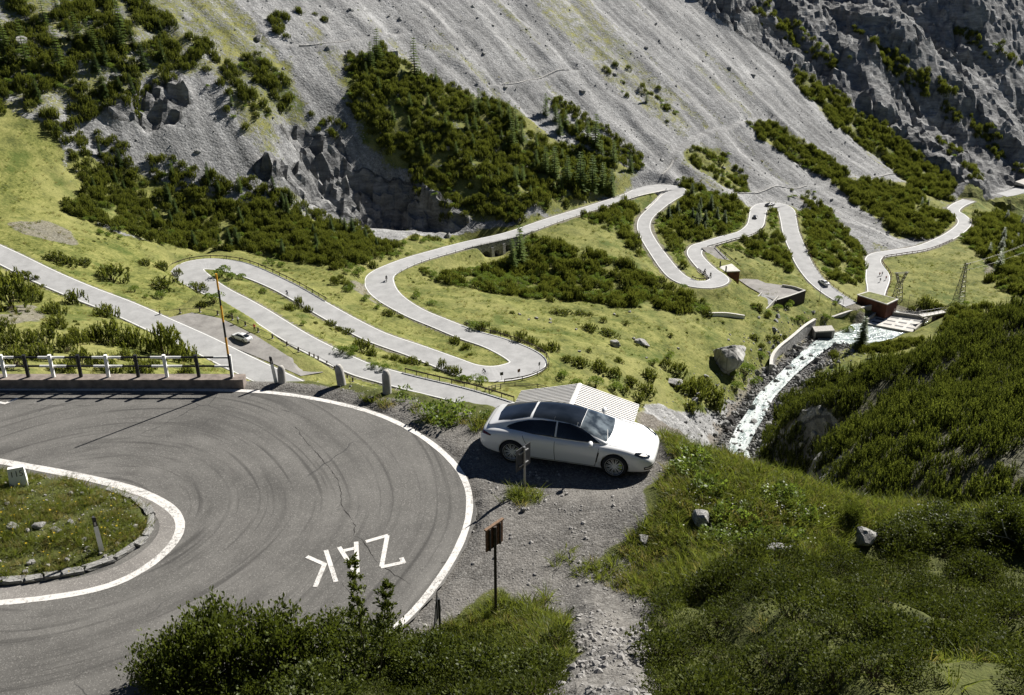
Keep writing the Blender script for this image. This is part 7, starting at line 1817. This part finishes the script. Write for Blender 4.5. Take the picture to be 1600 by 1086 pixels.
mb = MB(); lattice(mb, sq(1.5, -.5), sq(.45, h_ * .8), 7, .09); mb.build('mast', M['pylon'], e)
mb = MB(); lattice(mb, sq(.45, h_ * .8), sq(.35, h_), 2, .08); mb.build('head', M['pylon'], e)
for z_, sd_ in ((.82, 1), (.9, -1), (.97, 1)):
    mb = MB(); mb.tube((0, 0, h_ * z_), (sd_ * 2.2, 0, h_ * z_ + .2), .08, .05, 4); mb.tube((0, 0, h_ * z_ - .8), (sd_ * 2.2, 0, h_ * z_ + .2), .06, .05, 4); ar = mb.build('cross_arm', M['pylon'], e)
    MB().tube((sd_ * 2.2, 0, h_ * z_ + .2), (sd_ * 2.2, 0, h_ * z_ - .6), .10, .10, 6).build('insulator', M['dark_steel'], ar)
p = hit(1402, 466); h_ = 42 / FPX * (p[1] / float(ray(1402, 466)[1])) / .93
e = empty('portal_pylon', p, R(10), 'squat waisted lattice pylon beside the rust red portal', 'pylon')
mb = MB(); lattice(mb, sq(1.3, -.5), sq(.7, h_ * .55), 4, .10); mb.build('lower_frame', M['pylon'], e)
for sd_ in (-1, 1):
    mb = MB(); lattice(mb, sq(.35, h_ * .55, sd_ * .4), sq(.3, h_ * .95, sd_ * 1.9), 3, .08); mb.build('horn', M['pylon'], e)
mb = MB(); mb.tube((-3.0, 0, h_ * .95), (3.0, 0, h_ * .95), .10, .10, 4); mb.tube((-2.6, 0, h_ * .90), (2.6, 0, h_ * .90), .08, .08, 4); mb.build('cross_beam', M['pylon'], e)
pA, pB = hit(1497, 474), hit(1700, 400)
for k, (a0, z0_) in enumerate(((2.0, .82), (-2.0, .9), (2.0, .97))):
    t0_ = np.array([pA[0] + a0, pA[1], pA[2] + z0_ * 15.5]); t1_ = np.array([pB[0] + a0, pB[1], pB[2] + 20 + k * 2.0]); mb = MB(); prev = t0_
    for i in range(1, 13):
        s = i / 12; cur = t0_ + (t1_ - t0_) * s - np.array([0, 0, 4 * 3.0 * s * (1 - s)]); mb.tube(prev - t0_, cur - t0_, .022, .022, 3); prev = cur
    tag(mb.build('power_cable', M['pylon'], loc=t0_), ('lowest', 'middle', 'highest')[k] + ' power cable running right from the tall lattice pylon', 'cable', 'power cables')
for a, b_, lb in ((1316, 484, 'thin lamp post left of the rust red portal'), (1297, 497, 'thin dark pole on the grass before the weir'), (1418, 482, 'thin dark pole between pylon and footbridge'), (1280, 470, 'thin pole beside the white car on the descent')):
    p = hit(a, b_); e = empty('lamp_post', p, 0, lb, 'lamp post'); MB().tube((0, 0, -.3), (0, 0, 5.0), .07, .05, 6).build('pole', M['dark_steel'], e); MB().box((.3, 0, 5.0), (.8, .15, .1)).build('lamp_head', M['dark_steel'], e)
# road gallery on the far right
ig = len(LGAL) // 3; q = [LGAL[ig].copy(), LGAL[ig + 8].copy()]; q[0][2] += 1.0; ga = empty('road_gallery', q[0], 0, 'concrete avalanche gallery with dark openings at the far right edge', 'gallery')
dv = q[1] - q[0]; dv[2] = 0; dv /= np.linalg.norm(dv); bk = np.array([-dv[1], dv[0], 0]); Lg = 30; bk = bk * .8; q[0] = q[0] + np.array([0, 0, 3.0])
MB().prism([p_ for p_ in (dv * 0, dv * Lg, dv * Lg + bk * 7, bk * 7)], [p_ + np.array([0, 0, .9]) for p_ in (dv * 0, dv * Lg, dv * Lg + bk * 7, bk * 7 + [0, 0, .8])]).build('roof_slab', M['concrete'], ga)
for k in range(9): put('pillar', MB().box((0, 0, -1.9), (.7, .7, 3.8)).mesh('pillar', M['concrete']), ga, loc=dv * (k * 3.9 + .5) + bk * .5)
MB().prism([p_ for p_ in (bk * 6, dv * Lg + bk * 6, dv * Lg + bk * 7, bk * 7 - [0, 0, 0])], [p_ - np.array([0, 0, 4]) for p_ in (bk * 6, dv * Lg + bk * 6, dv * Lg + bk * 7, bk * 7)]).build('back_wall', M['dark_steel'], ga)
tag(ribbon('gallery_road', LGAL + np.array([0, 0, .15]), 3.6, M['valley_asphalt'], skirt=3.0), kind='structure')

# ------------------------------------------------------------------ other cars, riders and people
i_ = near_idx(L1, 378, 552, -69.8); t_ = L1[i_] - L1[i_ + 3]; hd = math.atan2(t_[1], t_[0]); p = hit(378, 531)
build_car('white_saloon', M['car_white'], (p[0], p[1], p[2] + .12), hd, 'white saloon parked in the lay-by, seen from behind', False)
def on_road(L, px, py, z, off, rev=False):
    i = near_idx(L, px, py, z); i = min(max(i, 2), len(L) - 3); t_ = L[i + 2] - L[i - 2]
    if rev: t_ = -t_
    hd = math.atan2(t_[1], t_[0]); nn_ = np.array([-math.sin(hd), math.cos(hd), 0]); return L[i] + nn_ * off, hd
p, hd = on_road(L234, 1282, 446, -113.6, -1.3, True); build_car('white_hatchback', M['car_white'], p, hd, 'white car driving on the far straight descent', False)
p, hd = on_road(L234, 1199, 321, -108, -1.2); build_car('black_car', M['car_black'], p, hd, 'black car at the top of the square far hairpin', False)
p, hd = on_road(L234, 1182, 341, -107.3, .8); build_car('dark_car', M['car_grey'], p, hd, 'small dark car on the short road below the square hairpin', False, scale=.85)

def skin_body(name, J, E, mats, sel, root=0):
    """one continuous body grown over a skeleton: J = {joint: (x,y,z,r)}"""
    nm = list(J); me = bpy.data.meshes.new(name); me.from_pydata([J[k][:3] for k in nm], [(nm.index(a), nm.index(b)) for a, b in E], [])
    o = bpy.data.objects.new(name, me); COL.objects.link(o)
    sk = o.modifiers.new('skin', 'SKIN'); sd = o.modifiers.new('sub', 'SUBSURF'); sd.levels = 1; sd.render_levels = 1
    for i, k in enumerate(nm):
        me.skin_vertices[0].data[i].radius = (J[k][3], J[k][3]); me.skin_vertices[0].data[i].use_root = (i == root)
    dg = bpy.context.evaluated_depsgraph_get(); r_ = bpy.data.meshes.new_from_object(o.evaluated_get(dg)); bpy.data.objects.remove(o)
    r_.materials.clear()
    for m_ in mats: r_.materials.append(m_)
    for p_ in r_.polygons: p_.material_index = sel(p_.center); p_.use_smooth = True
    r_.name = name
    return r_
ED = [('pelvis', 'spine'), ('spine', 'chest'), ('chest', 'neck'), ('neck', 'head'), ('head', 'crown')] + [e_ for s in 'lr' for e_ in (('chest', 'sh' + s), ('sh' + s, 'el' + s), ('el' + s, 'wr' + s), ('wr' + s, 'ha' + s), ('pelvis', 'hip' + s), ('hip' + s, 'kn' + s), ('kn' + s, 'an' + s), ('an' + s, 'toe' + s))]
def standing(top, legs, twist=0.0):
    J = {'pelvis': (0, 0, .95, .145), 'spine': (.01, 0, 1.12, .13), 'chest': (.03, 0, 1.34, .15), 'neck': (.05, 0, 1.49, .06), 'head': (.07, 0, 1.60, .095), 'crown': (.07, 0, 1.72, .07)}
    for s, k in (('l', 1), ('r', -1)):
        J['sh' + s] = (.02, k * .20, 1.40, .065); J['el' + s] = (.10, k * .27, 1.14, .048); J['wr' + s] = (.30, k * .20, 1.05, .035); J['ha' + s] = (.38, k * .19, 1.04, .035)
        J['hip' + s] = (0, k * .10, .88, .10); J['kn' + s] = (.04, k * .12, .48, .065); J['an' + s] = (-.02 * k, k * .13, .09, .045); J['toe' + s] = (.14, k * .14, .03, .04)
    def sel(c): return 2 if c.z > 1.50 or (c.x > .27 and c.z > .9) else (1 if c.z < .97 else 0)
    return skin_body('person', J, ED, [top, legs, M['skin']], sel)
def riding(top, legs, helmet, moto=False):
    lean = .32 if not moto else .18
    J = {'pelvis': (-.22, 0, .98 if not moto else .82, .13), 'spine': (-.08, 0, 1.15 if not moto else 1.02, .12), 'chest': (.10 if not moto else .0, 0, 1.34 if not moto else 1.24, .14), 'neck': (.22 if not moto else .06, 0, 1.45 if not moto else 1.40, .06), 'head': (.28 if not moto else .10, 0, 1.54 if not moto else 1.50, .10 if not moto else .13), 'crown': (.27 if not moto else .09, 0, 1.64 if not moto else 1.62, .08 if not moto else .11)}
    zz = 0 if not moto else -.12
    for s, k in (('l', 1), ('r', -1)):
        J['sh' + s] = (.10 - .1 * moto, k * .19, 1.38 + zz, .065); J['el' + s] = (.30, k * .24, 1.17 + zz, .048); J['wr' + s] = (.48, k * .20, 1.03 + zz * .3, .035); J['ha' + s] = (.54, k * .20, 1.02 + zz * .3, .035)
        J['hip' + s] = (-.20, k * .10, .93 - .14 * moto, .10); J['kn' + s] = (.16, k * (.12 + .1 * moto), .78 - .1 * moto if k > 0 else (.62 if not moto else .68), .065); J['an' + s] = (-.02 - .1 * moto, k * .12 + k * .08 * moto, .46 if k > 0 else .26 + .2 * moto, .042); J['toe' + s] = (.12 - .1 * moto, k * .12 + k * .08 * moto, .42 if k > 0 else .22 + .2 * moto, .036)
    hz = J['neck'][2]
    def sel(c): return 3 if c.z > hz + .06 else (2 if (c.x > .43 and c.z > .8) else (1 if c.z < J['pelvis'][2] + .02 else 0))
    return skin_body('person', J, ED, [top, legs, M['skin'], helmet], sel)
def bicycle(loc, rz, label, group=None):
    e = empty('bicycle', loc, rz, label, 'bicycle', group)
    for x in (-.5, .5):
        t_ = MB(); t_.lathe([(.315, -.012), (.34, -.012), (.34, .012), (.315, .012), (.315, -.012)], 20, 'y', c=(x, 0, .34)); w = t_.build('wheel', M['rubber'], e)
        sp2 = MB()
        for k in range(8): sp2.tube((x, 0, .34), (x + .315 * math.cos(k * .785), 0, .34 + .315 * math.sin(k * .785)), .004, n=3)
        sp2.build('spokes', M['steel'], w)
    f = MB(); A, B, C, D_ = (-.5, 0, .34), (-.08, 0, .30), (-.20, 0, .82), (.38, 0, .84)
    for a, b_ in ((A, B), (A, C), (B, C), (B, D_), (C, D_), (D_, (.5, 0, .34))): f.tube(a, b_, .018, n=5)
    f.build('frame', M['dark_steel'], e); MB().box((-.22, 0, .90), (.26, .13, .05)).build('saddle', M['rubber'], e)
    h = MB(); h.tube((.38, 0, .84), (.42, 0, .98), .015, n=5); h.tube((.44, -.22, .99), (.44, .22, .99), .014, n=5); h.build('handlebar', M['dark_steel'], e)
def motorbike(loc, rz, label):
    e = empty('motorcycle', loc, rz, label, 'motorcycle')
    for x in (-.7, .7):
        t_ = MB(); t_.lathe([(.22, -.07), (.31, -.06), (.31, .06), (.22, .07), (.22, -.07)], 20, 'y', c=(x, 0, .31)); t_.build('wheel', M['rubber'], e)
    v, f = loft([(x, [(0, z1), (w * .7, z1 - .03), (w, (z0 + z1) / 2), (w * .7, z0 + .03), (0, z0)]) for x, z0, z1, w in ((-.75, .62, .74, .08), (-.3, .42, .78, .15), (.1, .32, .98, .17), (.45, .40, 1.02, .16), (.72, .62, .98, .10))])
    put('fairing', evaluated(mesh_of('fairing', v, f, M['car_black'], True), [subd(1)]), e)
    MB().box((-.28, 0, .80), (.6, .26, .08), bev=.03).build('seat', M['rubber'], e)
    h = MB(); h.tube((.66, 0, .31), (.48, 0, .98), .035, n=6); h.tube((.45, -.34, 1.0), (.45, .34, 1.0), .018, n=6); h.build('fork', M['dark_steel'], e)
    MB().box((.74, 0, .88), (.06, .16, .12), bev=.02).build('headlamp', M['chrome'], e)
def rider_at(L, px, py, z, off, rev, lb, moto, top, helmet, sc=1.0):
    p, hd = on_road(L, px, py, z, off, rev); p = p + np.array([0, 0, .02])
    q = hit(px, py)
    p = np.array([q[0], q[1], p[2]])
    (motorbike if moto else bicycle)(p, hd, ('motorcycle of ' if moto else 'bicycle of ') + lb)
    o = put('person', riding(top, M['cloth_dark'], helmet, moto), None, loc=p, rot=(0, 0, hd), scale=sc); tag(o, lb, 'person')
cb = M['cloth_dark']
rider_at(L234, 757, 588, -84, 0, True, 'the cyclist in black at the lower hairpin', False, cb, cb, 1.12)
rider_at(L234, 449, 464, -80.5, 0, True, 'the cyclist in dark clothes between the slim pines and the rail', False, cb, M['cloth_white'], 1.12)
rider_at(L234, 604, 440, -88.5, 0, True, 'the motorcyclist in the bend before the long straight', True, cb, M['car_black'], 1.1)
rider_at(L234, 1101, 428, -103.3, 0, True, 'the upper of two motorcyclists in the far hairpin', True, cb, M['car_black'], 1.1)
rider_at(L234, 1110, 434, -103.2, 0, True, 'the lower of two motorcyclists in the far hairpin', True, cb, M['car_black'], 1.1)
for k, (px, py, t_, lb) in enumerate([(1374, 432, 'cloth_orange', 'the cyclist in orange on the wide valley road'), (1378, 431, 'cloth_white', 'the cyclist in white on the wide valley road'), (1375, 441, 'cloth_dark', 'the dark cyclist at the head on the wide valley road'), (1384, 438, 'cloth_red', 'the cyclist in red beside the rust red rail')]):
    rider_at(L8, px, py, -118, 0, True, lb, False, M[t_], M['cloth_white'])
rail_dir = math.atan2(1, 1.2)
p = hit(372, 506); tag(put('person', standing(M['cloth_white'], cb), None, loc=p, rot=(0, 0, R(60)), scale=1.05), 'person in a white top leaning on the lay-by railing', 'person')
p = hit(398, 518); tag(put('person', standing(M['cloth_red'], cb), None, loc=p, rot=(0, 0, R(75)), scale=1.05), 'person in a red top standing at the lay-by railing', 'person')
